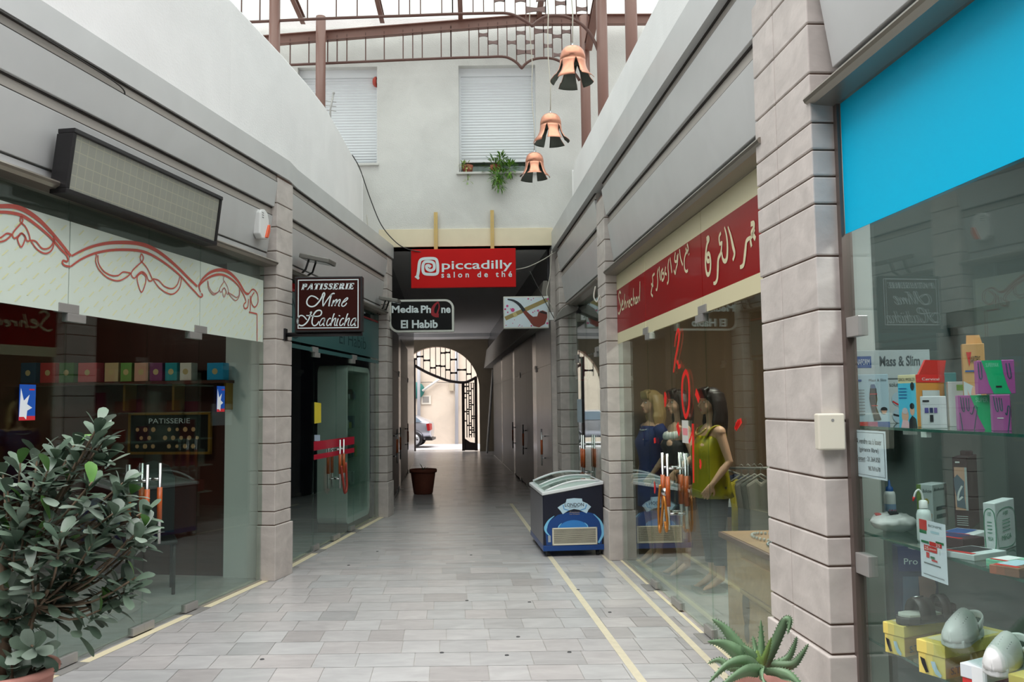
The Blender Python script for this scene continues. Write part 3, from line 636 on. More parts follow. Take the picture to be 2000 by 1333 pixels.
m = MB(BFACE); m.prism(rr(x0+.03, z0+.03, x1-.03, z1-.03, .11), 0, .003, T=TM); m.build('face', t)
m = MB(WL)
def fit(st, xa, ya, xb, yb, Y, mm, T, n=.004, **k):
    a = atY(xa, ya, Y); b = atY(xb, yb, Y); mm.text(st, a.x, a.z, b.x, b.z, T, n, **k)

for a_ in (('Media', 765, 612, 818, 597), ('Ph', 822, 612, 842, 597), ('ne', 862, 612, 880, 601), ('El Habib', 783, 642, 855, 625)):
    m = MB(WL); fit(*a_, Ym, m, TM, bold=.03); m.build('lettering', t)
def c8(p, Y): q = atY(720+p[0]/4.4425, 400+p[1]/4.4425, Y); return (q.x, q.z)
m = MB(M('dark_red_print', (150, 30, 40), .4)); m.stroke([c8(p, Ym) for p in [(605, 845), (575, 870), (555, 910), (560, 950), (595, 965)]], (.02, .05, .06), .004, TM); m.stroke([c8(p, Ym) for p in [(605, 845), (612, 890), (600, 930), (590, 960)]], (.012, .02, .03), .004, TM); m.poly([c8(p, Ym) for p in [(565, 950), (610, 945), (608, 980), (575, 975)]], .0045, TM); m.build('handset_mark', t)
m = MB(WHITEP); m.box(-2.0, -1.86, Ym+.0, Ym+.12, 2.93, 3.03); m.build('bracket', t)
# --- pipe picture sign
Yq = 13.05; x0, x1, z0, z1 = -.125, .565, 2.805, 3.295
t = boxsign('picture_sign', 'white box sign picturing a tobacco pipe and cigar at the right of the passage mouth', x0, x1, z0, z1, Yq, .12, M('pale_blue_face', (206, 220, 226), .4), CRIM)
TQ = Tfront(Yq); m = MB()
def q8(p): return c8(p, Yq)
m.use(M('cigar_tan', (150, 134, 84), .6)); m.stroke([q8((1185, 990)), q8((1550, 825))], .062, .003, TQ, sm=0); m.use(M('cigar_light', (190, 176, 120), .6)); m.stroke([q8((1255, 962)), q8((1285, 948))], .064, .0035, TQ, sm=0)
m.use(M('pipe_black', (34, 42, 48), .4)); m.stroke([q8(p) for p in [(1205, 822), (1260, 835), (1310, 870), (1350, 925)]], (.018, .04, .055), .004, TQ)
m.use(M('pipe_briar', (122, 58, 46), .4)); m.stroke([q8(p) for p in [(1350, 925), (1390, 970), (1430, 1010)]], (.05, .07, .1), .0042, TQ)
m.poly([q8(p) for p in [(1410, 975), (1400, 1020), (1430, 1055), (1480, 1065), (1530, 1035), (1550, 980), (1548, 935), (1510, 918), (1475, 930), (1462, 970)]], .0045, TQ); m.use(M('pipe_bore', (40, 22, 20), .6)); m.stroke([q8((1488, 930)), q8((1545, 945))], .03, .005, TQ, sm=0)
m.use(M('pink_dots', (196, 70, 130), .6)); rd = random.Random(5)
for (cx_, cy_, rr_) in [(1203, 880, 11), (1185, 908, 9), (1250, 915, 18), (1207, 935, 7), (1385, 818, 8), (1410, 828, 5), (1430, 815, 5), (1555, 820, 9), (1550, 1030, 10), (1412, 1052, 8), (1470, 920, 10), (1425, 935, 6), (1230, 905, 5), (1250, 1030, 4), (1310, 1045, 5), (1330, 1055, 4), (1192, 1048, 5), (1265, 1000, 4), (1440, 925, 5), (1300, 1055, 4)]:
    c_ = q8((cx_, cy_)); m.disc(c_[0], c_[1], rr_*.0017, .0032, 10, TQ)
m.build('pipe_picture', t); m = MB(WHITEP); m.box(.56, .64, Yq+.02, Yq+.1, 2.93, 3.05); m.build('bracket', t)
# --- red tea-room sign on two battens
Yr = 13.18; a = atY(803, 563, Yr); b = atY(1007, 485, Yr); x0, x1, z0, z1 = a.x, b.x, a.z, b.z
REDS = M('red_sign_face', (192, 14, 14), .5, noise=.06, nscale=2, spec=.2)
t = boxsign('shop_sign', 'red tea room sign with white lettering fixed under the cream beam', x0, x1, z0, z1, Yr, .06, None, REDS); TR = Tfront(Yr)
m = MB(WL); fit('piccadilly', 863, 532, 1000, 508, Yr, m, TR, bold=.012); m.build('lettering', t); m = MB(WL); fit('salon de thé', 862, 543, 1000, 530, Yr, m, TR, bold=.02, space=1.7); m.build('lettering', t)
m = MB(WL); k8 = lambda p: c8(p, Yr)
m.stroke([k8(p) for p in [(420, 640), (432, 580), (440, 510), (455, 478), (500, 468), (575, 470), (595, 500), (600, 560), (590, 600), (530, 605), (480, 595), (470, 540), (485, 500), (530, 495), (565, 510), (568, 555), (540, 572), (510, 560), (502, 535), (520, 528), (540, 542)]], .045, .004, TR, sm=4)
m.poly([k8(p) for p in [(398, 628), (428, 600), (442, 640), (430, 652)]], .0045, TR); m.build('spiral_emblem', t)
WOODL = M('raw_pine', (206, 176, 112), .7, noise=.12, nscale=10, stretch=(4, 4, .4))
for nm, px_, py_ in (('left batten', 851, 415), ('right batten', 961, 411)):
    a = atY(px_, py_, YE-.05); m = MB(WOODL); m.box(a.x-.028, a.x+.028, YE-.065, YE-.03, z1-.3, a.z); m.use(DSTEEL)
    for zz in (a.z-.2, a.z-.35, a.z-.5): m.disc(a.x, zz, .005, .0006, 6, T=Tfront(YE-.065))
    o = m.build('wood_batten'); tag(o, 'raw pine batten behind the red sign, %s of the two' % ('left' if 'left' in nm else 'right'), 'batten', 'battens holding the red sign')
# --- red boutique sign on the right shop
RED2 = M('deep_red_vinyl', (138, 6, 10), .35, coat=.15, spec=.2); CRV = M('cream_vinyl', (216, 208, 172), .4)
t = thing('shop_sign_band', 'deep red boutique sign band with cream edges and cream script on the right shop', 'sign', R.W(0, 6.9, 2.28), R.rz)
for (Ya_, Yb_) in ((4.64, 6.1), (6.1, 7.88), (7.88, 9.2)):
    m = MB(RED2); m.fbox(R, .001, .006, Ya_+.004, Yb_-.004, 2.40, 2.86); m.build('red_panel', t)
    m = MB(CRV); m.fbox(R, .001, .006, Ya_+.004, Yb_-.004, 2.285, 2.40); m.fbox(R, .001, .006, Ya_+.004, Yb_-.004, 2.86, 3.02); m.build('cream_edge', t)
TB = R.T(.009); m = MB(CRV)
def c4(p): u, z = R.uz(1180+p[0]/3.703, 320+p[1]/3.703, .009); return (-u, z)
def ar(pts, w=(.012, .030, .012)): m.stroke([c4(p) for p in pts], tuple(a*1.45 for a in w) if isinstance(w, tuple) else w*1.45, 0, TB)
ar([(740, 548), (752, 535), (757, 550), (745, 580), (736, 640), (733, 720), (740, 785), (752, 803), (765, 780), (770, 720), (764, 665), (752, 650), (742, 672), (748, 705), (762, 700)], .022)
ar([(845, 500), (832, 530), (836, 580), (848, 570)], .016); ar([(852, 560), (845, 640), (826, 690), (822, 760), (818, 830), (805, 862), (790, 865)], (.014, .028, .014))
ar([(850, 640), (858, 690), (874, 706), (888, 680), (892, 600), (885, 520), (870, 458)], (.014, .026, .012)); ar([(895, 455), (915, 520), (932, 600), (943, 650), (930, 700)], (.010, .026, .016))
ar([(1060, 438), (1082, 432), (1080, 470), (1066, 500), (1080, 520), (1094, 545)], .022); ar([(1088, 470), (1070, 520), (1058, 545), (1066, 600)], .018); ar([(1056, 535), (1030, 560), (1022, 620), (1014, 690), (1005, 735), (982, 750)], (.016, .028, .016))
m.build('large_arabic_script', t); m = MB(CRV)
for q in [[(365, 795), (350, 815), (352, 850), (345, 900), (340, 940), (352, 960)], [(340, 870), (355, 885)], [(392, 760), (385, 800), (388, 850), (382, 910), (374, 908)], [(398, 745), (402, 800), (408, 845)], [(425, 760), (412, 790), (420, 845), (434, 820), (428, 790), (418, 800)], [(445, 745), (440, 790), (452, 800)], [(468, 690), (462, 750), (466, 800), (464, 850), (455, 870)], [(476, 680), (484, 740), (490, 790)],
          [(515, 640), (510, 700), (525, 705), (528, 660)], [(535, 650), (530, 720), (520, 760), (514, 795), (505, 770)], [(545, 620), (552, 680), (568, 735)], [(600, 580), (608, 620), (590, 650), (580, 700), (582, 760), (594, 780), (606, 770)], [(590, 610), (602, 650)], [(612, 650), (614, 660)]]: ar(q, .016)
m.build('small_arabic_script', t)
m = MB(CRV)
def se(pts, w=.024): m.stroke([c4((p[0]+9, p[1]-4)) for p in pts], w, 0, TB)
se([(112, 945), (104, 930), (96, 960), (106, 1010), (112, 1050), (100, 1090), (92, 1080)]); 
for q in [[(118, 1035), (128, 1010), (124, 995), (117, 1030), (122, 1060), (132, 1050)], [(140, 945), (138, 1000), (136, 1060)], [(137, 1030), (146, 1000), (148, 1052)], [(156, 1000), (156, 1045)], [(156, 1015), (165, 995)], [(170, 1020), (178, 998), (172, 995), (168, 1030), (176, 1040)], [(194, 985), (186, 985), (183, 1020), (193, 1028)], [(203, 905), (202, 970), (200, 1030)], [(201, 1000), (210, 975), (212, 1022)], [(228, 970), (220, 980), (219, 1012), (228, 1005), (229, 970), (230, 1010)], [(236, 968), (236, 1010)], [(236, 980), (243, 965)], [(250, 855), (249, 930), (248, 1000)]]: se(q, .022)
m.build('latin_script', t)
# --- meter box on broad pillar
p = R.W(.13, 3.93, 0); t = thing('meter_box', 'cream meter box with keyhole on the broad stone pillar by the pharmacy', 'meter box', (p.x+.06, p.y-.03, 1.44), 0)
TX = Tfront(3.93-.05); a = atY(1600, 880, 3.88); b = atY(1650, 808, 3.88)
m = MB(M('cream_plastic', (214, 208, 192), .5)); m.box(a.x, b.x, 3.88, 3.935, a.z, b.z); m.build('lid', t, bevel=.008, seg=3)
m = MB(DSTEEL); m.disc((a.x+b.x)/2+.005, b.z-.03, .007, .001, 12, T=TX); m.build('lock', t)
# ================================================================ PERGOLA AND ROOF
YB, YA = 12.95, 11.4
def aY(x, y, Y): q = atY(x, y, Y); return (q.x, q.z)
def column(x, Y, zb, zt, label, r=.075):
    t = thing('steel_column', label, 'column', (x, Y, zb), 0, 'brown steel columns of the roof')
    m = MB(BROWN); m.tube([(x, Y, zb), (x, Y, zt)], r, 16); m.build('post', t); m = MB(BROWN); m.tube([(x, Y, zb), (x, Y, zb+.03)], r*1.6, 16); m.build('base_flange', t)
column(aY(536, 90, YA)[0], YA, 4.2, 7.55, 'left brown steel column nearer the camera, behind the white left parapet')
column(aY(626, 190, 12.75)[0], 12.75, 4.2, 7.6, 'left brown steel column in front of the half hidden shutter')
column(aY(1145, 260, 12.85)[0], 12.85, 4.2, 7.6, 'right brown steel column nearest the end wall')
column(aY(1178, 190, YA)[0], YA, 4.2, 7.6, 'middle brown steel column of the three on the right terrace')
column(aY(1233, 60, 10.2)[0], 10.2, 4.2, 7.7, 'right brown steel column closest to the broad pillar')
def ibeam(m, p, q, h=.15, wd=.10):
    p, q = Vector(p), Vector(q); d = (q-p).normalized(); n = Vector((-d.y, d.x, 0)).normalized()*wd/2; u = Vector((0, 0, 1))
    for a, b, ww in ((-h/2, -h/2+.012, 1), (h/2-.012, h/2, 1), (-h/2+.012, h/2-.012, .14)):
        m.hexa([p-n*ww+u*a, q-n*ww+u*a, q+n*ww+u*a, p+n*ww+u*a, p-n*ww+u*b, q-n*ww+u*b, q+n*ww+u*b, p+n*ww+u*b])
def bow(m, xa, xb, z, Y, th=.035):
    k = 8; up = []; lo = []
    for i in range(k+1): t = i/k; e = .55+.45*abs(2*t-1)**1.6; up.append((xa+(xb-xa)*t, z+th*e)); lo.append((xa+(xb-xa)*t, z-th*e))
    m.prism(lo+up[::-1], -.012, .012, T=Tfront(Y))
def truss(label, Y, zl, zr, rail, bars, ties, label_):
    t = thing('roof_truss', label, 'truss', (0, Y, zl), 0, 'brown ornamental roof trusses')
    m = MB(BROWN); ibeam(m, (-4.6, Y, zl), (.25, Y, zr)); ibeam(m, (.25, Y, zr), (3.2, Y, zr-.02)); m.build('beam', t)
    m = MB(DBROWN); P = crom([Vector((*aY(x, y, Y), 0)) for x, y in rail], 4); P3 = [Vector((p.x, Y, p.y)) for p in P]
    m.tube(P3, (.022), 6); m.build('curved_rail', t)
    def railz(x):
        for a, b in zip(P[:-1], P[1:]):
            if (a.x-x)*(b.x-x) <= 0 and abs(a.x-b.x) > 1e-5: return a.y+(b.y-a.y)*(x-a.x)/(b.x-a.x)
        return P[0].y if x < P[0].x else P[-1].y
    for bx in bars:
        x = aY(bx, 80, Y)[0]; zt_ = zl+(zr-zl)*min(1, (x+4.6)/4.85); m = MB(DBROWN); m.box(x-.007, x+.007, Y-.012, Y+.012, railz(x), zt_); m.build('baluster', t)
    for xa, xb, y in ties:
        m = MB(M('bow_tie_brown', (120, 96, 92), .5)); a = aY(xa, y, Y); b = aY(xb, y, Y); bow(m, a[0], b[0], (a[1]+b[1])/2, Y, .045 if xb-xa > 30 else .035); m.build('bow_tie_plate', t)
cB = lambda x, y: (880+x/4.762, y/4.762)
cBx = lambda x: 880+x/4.762
cAx = lambda x: 440+x/4.348
truss('brown roof truss against the end wall above the windows', YB, 7.26, 7.60, [(540, 128), (566, 127), (700, 121), (880, 113.4)]+[cB(*p) for p in [(300, 532), (480, 527), (560, 548), (620, 588), (655, 628), (662, 634), (670, 626), (700, 592), (760, 556), (850, 540), (950, 546), (1030, 578), (1100, 630), (1160, 690), (1200, 750)]],
      [cAx(x) for x in (552, 711, 870, 950, 1033, 1192, 1350, 1510, 1592, 1672, 1833, 1915)]+[cBx(x) for x in (5, 172, 262, 348, 440, 525, 612, 697, 780, 865, 948, 1035, 1120)],
      [(cBx(a), cBx(b), y/4.762) for a, b, y in ((262, 348, 325), (348, 440, 396), (525, 612, 396), (612, 697, 306), (697, 780, 393), (612, 780, 485), (782, 945, 290), (865, 948, 428), (948, 1035, 338), (1035, 1120, 295), (958, 1035, 512))], '')
truss('nearer brown roof truss crossing the top of the photo', YA, 7.40, 7.62, [(400, 46), (489, 43), (640, 36), (790, 31), (880, 27.5)]+[cB(*p) for p in [(250, 125), (420, 122), (520, 124), (600, 145), (700, 200), (752, 236), (760, 242), (768, 236), (820, 190), (900, 152), (1000, 145), (1100, 165), (1200, 215), (1280, 290), (1340, 390), (1372, 470)]],
      [cAx(x) for x in (135, 292, 697, 942, 1120, 1475, 1567, 1659, 1840, 1933)]+[cBx(x) for x in (20, 212, 310, 410, 508, 605, 705, 888, 980, 1078, 1175, 1275)],
      [(cBx(a), cBx(b), y/4.762) for a, b, y in ((705, 888, 90), (980, 1078, 30), (1175, 1275, 85), (410, 508, -2), (605, 700, 0), (795, 888, -5))], '')
for i, (px_, py_) in enumerate([(589, 62), (745, 50), (899, 37), (1052, 28), (1160, 34)]):
    a = aY(px_, py_, 12.9); m = MB(BROWN); ibeam(m, (a[0], 13.0, 7.66), (a[0]+.35, 5.0, 7.70), .12, .07); o = m.build('roof_rafter')
    tag(o, ['brown roof rafter nearest the left columns', 'brown roof rafter above the gap between the left shutter and centre', 'brown roof rafter above the middle shutter', 'brown roof rafter above the top copper lamp cord', 'brown roof rafter beside the right columns'][i], 'rafter', 'brown roof rafters')
m = MB(BROWN); ibeam(m, (aY(1148, 60, 12.8)[0], 12.8, 7.1), (aY(1172, 10, 11.45)[0], 11.45, 7.35), .13, .11); tag(m.build('roof_strut'), 'short thick brown strut between the two right columns', 'strut')
# right-hand gallery with arches seen between the columns
t = thing('arched_bracket', 'brown curved bracket between the right terrace columns', 'bracket', (1.5, 11.3, 6.2))
m = MB(M('rust_brown', (150, 98, 76), .5)); Yb = 11.35
for pts in ([(1465, 490), (1490, 420), (1520, 320), (1580, 220), (1660, 150), (1760, 100), (1880, 55)], [(1465, 515), (1520, 475), (1600, 445)]): m.tube([Vector((*aY(*cB(*p), Yb), 0)).xzy for p in pts], .028, 6)
m.build('curved_bars', t)
ROOF = roofsheet('milky_roof_sheet')
m = MB(ROOF); m.hexa([(-7, 4.5, 7.78), (5, 4.5, 7.78), (5, 13.2, 7.76), (-7, 13.2, 7.76), (-7, 4.5, 7.79), (5, 4.5, 7.79), (5, 13.2, 7.77), (-7, 13.2, 7.77)]); tag(m.build('roof_sheet'), 'milky translucent roof sheeting above the walkway', 'roof')
# ================================================================ COPPER BELL LAMPS
COP = M('copper', (216, 150, 124), .3, metal=.75, noise=.12, nscale=6); COPI = M('oxidised_inside', (92, 96, 88), .6, metal=.3)
def bell_mesh(rs):
    m = MB(COP); prof = [(.0, 0), (.045, -.004), (.085, -.022), (.112, -.055), (.125, -.10), (.128, -.15)]
    m.lathe(prof, 40)
    np_ = 5; rng = random.Random(rs)
    for k in range(np_):
        c0 = 2*pi*k/np_+rs; vs = []; fs = []; nt_, na = 9, 8
        tip = .20+.03*rng.random()
        for i in range(nt_):
            t_ = i/(nt_-1); r = .128+(tip-.128)*t_**2.2; z = -.15-.20*t_+.02*t_**3*rng.uniform(-1, 1)
            half = (pi/np_)*(1 if t_ < .01 else (.98-.30*min(1, t_*2.5)) + .06*t_)
            for j in range(na+1): a = c0+half*(2*j/na-1); vs.append((r*cos(a), r*sin(a), z))
        for i in range(nt_-1):
            for j in range(na): fs.append((i*(na+1)+j+1, (i+1)*(na+1)+j+1, (i+1)*(na+1)+j, i*(na+1)+j))
        m.add(vs, fs, smooth=True)
    return m
def lamp(x, Y, zt_, rs, label, topx):
    t = thing('bell_lamp', label, 'lamp', (x, Y, zt_-.35), 0, 'copper bell lamps on cords')
    m = bell_mesh(rs); m.T = Matrix.Translation((x, Y, zt_)); m.v = [m.T @ v for v in m.v]; m.T = None
    o = m.build('bell_shade', t); sd = o.modifiers.new('s', 'SOLIDIFY'); sd.thickness = .004; sd.offset = -1; sd.offset = 1; sd.material_offset = 1; sd.material_offset_rim = 1; o.data.materials.clear(); o.data.materials.append(COPI); o.data.materials.append(COP)
    m = MB(STEEL); m.tube([(x, Y, zt_-.01), (x, Y, zt_+.025)], .012, 8); m.tube([(x, Y, zt_+.02), (x+.014, Y, zt_+.035), (x, Y, zt_+.05), (x-.014, Y, zt_+.035), (x, Y, zt_+.02)], .003, 6); m.build('hanging_ring', t)
    m = MB(M('grey_cord', (196, 190, 176), .7)); P = [(x, Y, zt_+.04)]; k = 8
    for i in range(1, k+1): P.append((x+(topx-x)*i/k+.012*sin(i*1.9), Y, zt_+.04+(7.62-zt_-.04)*i/k))
    m.tube(P, .006, 6); m.build('cord', t)
lamp(.635, 8.3, 5.19, .5, 'top copper bell lamp, largest of the three', .62)
lamp(.495, 10.1, 5.13, 1.15, 'middle copper bell lamp hanging between the other two', .46)
lamp(.345, 11.8, 5.16, .9, 'lowest copper bell lamp beside the window box plant', .30)
# ================================================================ CABLES, FLOODLIGHTS, SMALL FITTINGS
def cable(name, pts, r, label, mat=None, cat='cable'):
    m = MB(mat or M('dark_cable', (52, 50, 48), .7)); m.tube(crom(pts, 6), r, 6); return tag(m.build(name), label, cat)
WCB = M('pale_cable', (190, 186, 176), .7)
cable('hanging_cable', [atY(688, 303, 13.1), atY(703, 330, 13.1), atY(722, 385, 13.15), atY(745, 440, 13.2), atY(775, 475, 13.2), atY(800, 488, 13.15), (-1.35, 13.2, 4.02)], .008, 'dark cable sagging from the left parapet to the red sign')
cable('hanging_cable', [atY(1005, 527, 13.25), atY(1030, 522, 13.25), atY(1060, 508, 13.25), atY(1085, 492, 13.25)], .007, 'pale cable from the red sign up to the right wall', WCB)
cable('hanging_cable', [atY(716, 420, 12.85), atY(722, 480, 12.85), atY(729, 560, 12.85), atY(738, 585, 12.85)], .007, 'pale cable down the left fascia to the floodlight', WCB)
cable('hanging_cable', [atY(1035, 530, 13.0), atY(1060, 580, 13.0), atY(1082, 622, 12.9)], .006, 'thin dark cable crossing the pipe picture sign')
cable('hanging_cable', [atY(1078, 490, 13.25), atY(1074, 540, 13.25), atY(1068, 575, 13.2), atY(1080, 605, 13.1)], .007, 'pale cable looping behind the pipe picture sign', WCB)
cable('fascia_cable', [L1.W(.14, 4.0, 3.93), L1.W(.15, 5.0, 3.92), L1.W(.15, 5.8, 3.90), L1.W(.13, 5.95, 3.86)], .005, 'thin dark cable along the top of the left fascia')
FLG = M('floodlight_grey', (128, 126, 120), .45, metal=.3)
def flood(c, rz, tilt, label, w_=.34, d_=.30):
    t = thing('floodlight', label, 'floodlight', c, rz); T0 = ROOT[t.name] @ Matrix.Rotation(tilt, 4, 'Y')
    m = MB(FLG); m.T = T0; m.prism([(-.02, -w_/2), (d_, -w_/2*.8), (d_, w_/2*.8), (-.02, w_/2)], -.0, .05); m.build('housing', t, bevel=.008)
    m = MB(M('lamp_glass_grey', (150, 152, 150), .15)); m.T = T0; m.rect(.02, -w_/2*.75, d_-.02, w_/2*.75, -.002); m.build('lens', t)
    m = MB(BLACK); m.T = ROOT[t.name]
    for yy in (-w_/3, w_/3): m.tube([(.08, yy, .0), (.04, yy, -.12), (-.06, yy*.6, -.2)], .012, 6)
    m.build('yoke', t)
q = L2.W(.12, 9.25, 3.24); flood(q, L2.rz, radians(12), 'grey floodlight on the left fascia above the brown hanging sign')
q = L2.W(.10, 12.75, 3.22); flood(q, L2.rz, radians(10), 'grey floodlight on the left fascia beside the black phone sign', .3, .26)
# half-round lamp on the right
t = thing('wall_lamp', 'grey half round wall lamp on a black arm near the pipe picture sign', 'lamp', R.W(.2, 12.1, 3.05), R.rz)
m = MB(FLG); TT = Tfront(12.0); a = [aY(1080+x/7.4, 540+y/7.4, 12.0) for x, y in [(30, 640), (60, 560), (120, 470), (200, 415), (280, 415), (340, 445), (385, 480), (300, 520), (160, 580)]]; m.prism([(p[0], p[1]) for p in a], -.22, 0, T=TT); m.build('shade', t, bevel=.006)
m = MB(BLACK); a = [aY(1080+x/7.4, 540+y/7.4, 11.95) for x, y in [(355, 330), (400, 325), (440, 380), (445, 430), (480, 440), (470, 465), (420, 490), (350, 540), (330, 520), (375, 460)]]; m.prism(a, -.06, .04, T=Tfront(11.95)); m.build('arm', t, bevel=.004)
q0 = R.W(.13, 9.25, 2.55)
cable('wall_cable', [atY(1163, 560, 9.1), atY(1160, 580, 9.08), atY(1166, 590, 9.05), atY(1172, 578, 9.05), atY(1173, 600, 9.05)], .008, 'black and white cable hooked on the stone pillar behind the freezer', WCB)
# round wall bell on the end wall
t = thing('wall_bell', 'red round bell in the corner of the half hidden shutter', 'bell', (-2.12, 13.25, 6.75)); c = atY(731, 152, 13.22)
m = MB(M('bell_red', (176, 62, 48), .4)); m.T = Matrix.Translation((XL1-.02, 13.40, c.z)) @ Matrix.Rotation(-pi/2, 4, 'Y'); m.lathe([(0, .07), (.05, .06), (.08, .03), (.085, 0), (0, 0)], 20); m.build('gong', t)
m = MB(WHITEP); m.box(XL1-.03, XL1, 13.37, 13.43, c.z-.03, c.z+.03); m.build('bracket', t)
t = thing('aerial', 'small grey aerial rising behind the left parapet in front of the shutter', 'aerial', atY(645, 215, 12.6)); c = atY(645, 215, 12.6)
m = MB(DSTEEL); m.tube([c-Vector((0, 0, .9)), c, c+Vector((.05, 0, .26))], .014, 6); m.ball(c+Vector((.05, 0, .26)), .02, 8); m.build('mast', t); m = MB(DSTEEL)
for k in (.0, .07, .14): m.tube([c+Vector((-.07, 0, k)), c+Vector((.09, 0, k-.02))], .006, 5)
m.build('crossbars', t)
# ================================================================ ICE CREAM FREEZER
FZ = thing('ice_cream_freezer', 'navy blue ice cream chest freezer with curved glass lid against the stone pillar', 'freezer', (.315, 9.42, 0), R.rz+.02)
TZ = ROOT[FZ.name]; fw, fl_ = .66, 1.2
NAVY = M('navy_print', (12, 17, 38), .35, coat=.15); BLU = M('bright_blue_print', (10, 62, 128), .35, coat=.15); LBL = M('light_blue_arc', (120, 190, 226), .35); SILV = M('silver_grey_side', (128, 128, 134), .35, metal=.4)
zl_, zr_ = .665, .775
m = MB(NAVY); m.T = TZ; m.hexa([(0, 0, .07), (fw, 0, .07), (fw, fl_, .07), (0, fl_, .07), (0, 0, zl_), (fw, 0, zr_), (fw, fl_, zr_), (0, fl_, zl_)]); m.build('body', FZ, bevel=.012)
m = MB(SILV); m.T = TZ; m.hexa([(-.004, .03, .09), (0, .03, .09), (0, fl_-.03, .09), (-.004, fl_-.03, .09), (-.004, .03, zl_-.02), (0, .03, zl_-.02), (0, fl_-.03, zl_-.02), (-.004, fl_-.03, zl_-.02)]); m.build('side_panel', FZ)
m = MB(BLU); m.T = TZ; m.box(-.006, fw+.006, -.006, fl_, .065, .125); m.build('skirt', FZ, bevel=.004)
TF = TZ @ Tfront(0); m = MB(BLU); m.poly([(.03, .13), (.635, .13), (.645, .30), (.62, .39), (.57, .45), (.48, .475), (.3, .48), (.16, .45), (.07, .39), (.02, .30)], .0015, TF)
m.use(M('mid_blue_glow', (48, 124, 196), .35)); m.poly([(.16, .28)]+[(.33+.17*cos(pi-pi*i/16), .28+.11*sin(pi*i/16)) for i in range(17)]+[(.50, .28)], .002, TF)
m.use(LBL); m.stroke([(.075, .22), (.03, .27), (.025, .32), (.06, .39), (.12, .44)], (.004, .035, .004), .0025, TF); m.stroke([(.60, .14), (.645, .22), (.65, .29), (.62, .38), (.55, .45)], (.02, .035, .004), .0025, TF); m.stroke([(.155, .29), (.17, .33), (.2, .36)], (.003, .012, .003), .0026, TF); m.stroke([(.49, .29), (.48, .33), (.45, .36)], (.003, .012, .003), .0026, TF)
m.build('swirl_print', FZ)
RIB = M('pale_ribbon', (178, 206, 222), .4); m = MB(RIB)
def fz(p): return (.03+(p[0]-270)/(905-270)*.63, .085+(1130-p[1])/(1130-420)*.63)
m.poly([fz(p) for p in [(398, 630), (440, 600), (490, 572), (500, 530), (580, 520), (670, 528), (675, 562), (730, 590), (770, 630), (740, 665), (720, 708), (640, 665), (580, 652), (520, 668), (455, 712), (430, 670)]], .003, TF)
m.use(M('ribbon_shade', (92, 150, 200), .4)); m.stroke([fz(p) for p in [(460, 600), (470, 650), (520, 668)]], .012, .0034, TF, sm=0); m.stroke([fz(p) for p in [(720, 600), (705, 650), (650, 668)]], .012, .0034, TF, sm=0); m.build('ribbon', FZ)
m = MB(M('dark_logo_ink', (52, 60, 72), .5)); a = fz((478, 622)); b = fz((690, 580)); m.text('LONDON', a[0], a[1], b[0], b[1], TF, .004, bold=.015); a = fz((528, 640)); b = fz((635, 620)); m.text('DAIRY', a[0], a[1], b[0], b[1], TF, .004); m.build('lettering', FZ)
m = MB(M('gold_ink', (170, 150, 100), .5)); a = fz((530, 700)); b = fz((640, 682)); m.text('Premium', a[0], a[1], b[0], b[1], TF, .003, shear=.2); a = fz((530, 720)); b = fz((640, 706)); m.text('Ice Cream', a[0], a[1], b[0], b[1], TF, .003, shear=.2); m.build('tagline', FZ)
GRC = M('cream_grille', (206, 202, 184), .45); m = MB(GRC); m.T = TZ
gx0, gz0 = fz((335, 1105)); gx1, gz1 = fz((832, 875)); gz0 = max(gz0, .125)
for (a, b, c_, d_) in ((gx0, gx1, gz0, gz0+.016), (gx0, gx1, gz1-.016, gz1), (gx0, gx0+.016, gz0, gz1), (gx1-.016, gx1, gz0, gz1)): m.box(a, b, -.014, -.001, c_, d_)
g_ = m.build('grille', FZ, bevel=.004)
m = MB(GRC); m.T = TZ
for i in range(15): z = gz0+.020+i*(gz1-gz0-.036)/14; m.box(gx0+.012, gx1-.012, -.011, -.004, z-.0018, z+.0026)
m.build('slats', g_)
m = MB(BLACK); m.T = TZ; m.box(gx0+.01, gx1-.01, -.003, -.001, gz0+.01, gz1-.01); m.build('grille_back', g_)
FRM = M('white_lid_frame', (214, 218, 220), .35)
def lidz(x, e=0): t_ = x/fw; return zl_+.02+(zr_-zl_)*t_ + .055*sin(pi*min(1, max(0, t_))) + e
m = MB(FRM); m.T = TZ
m.hexa([(-.012, -.012, zl_-.005), (fw+.006, -.012, zr_-.005), (fw+.006, .03, zr_-.005), (-.012, .03, zl_-.005), (-.012, -.012, zl_+.03), (fw+.006, -.012, zr_+.03), (fw+.006, .03, zr_+.03), (-.012, .03, zl_+.03)])
m.hexa([(-.012, fl_-.03, zl_-.005), (fw+.006, fl_-.03, zr_-.005), (fw+.006, fl_+.012, zr_-.005), (-.012, fl_+.012, zl_-.005), (-.012, fl_-.03, zl_+.03), (fw+.006, fl_-.03, zr_+.03), (fw+.006, fl_+.012, zr_+.03), (-.012, fl_+.012, zl_+.03)])
m.box(-.012, .03, .03, fl_-.03, zl_-.005, zl_+.028); m.box(fw-.03, fw+.006, .03, fl_-.03, zr_-.005, zr_+.028); m.build('lid_frame', FZ, bevel=.006)
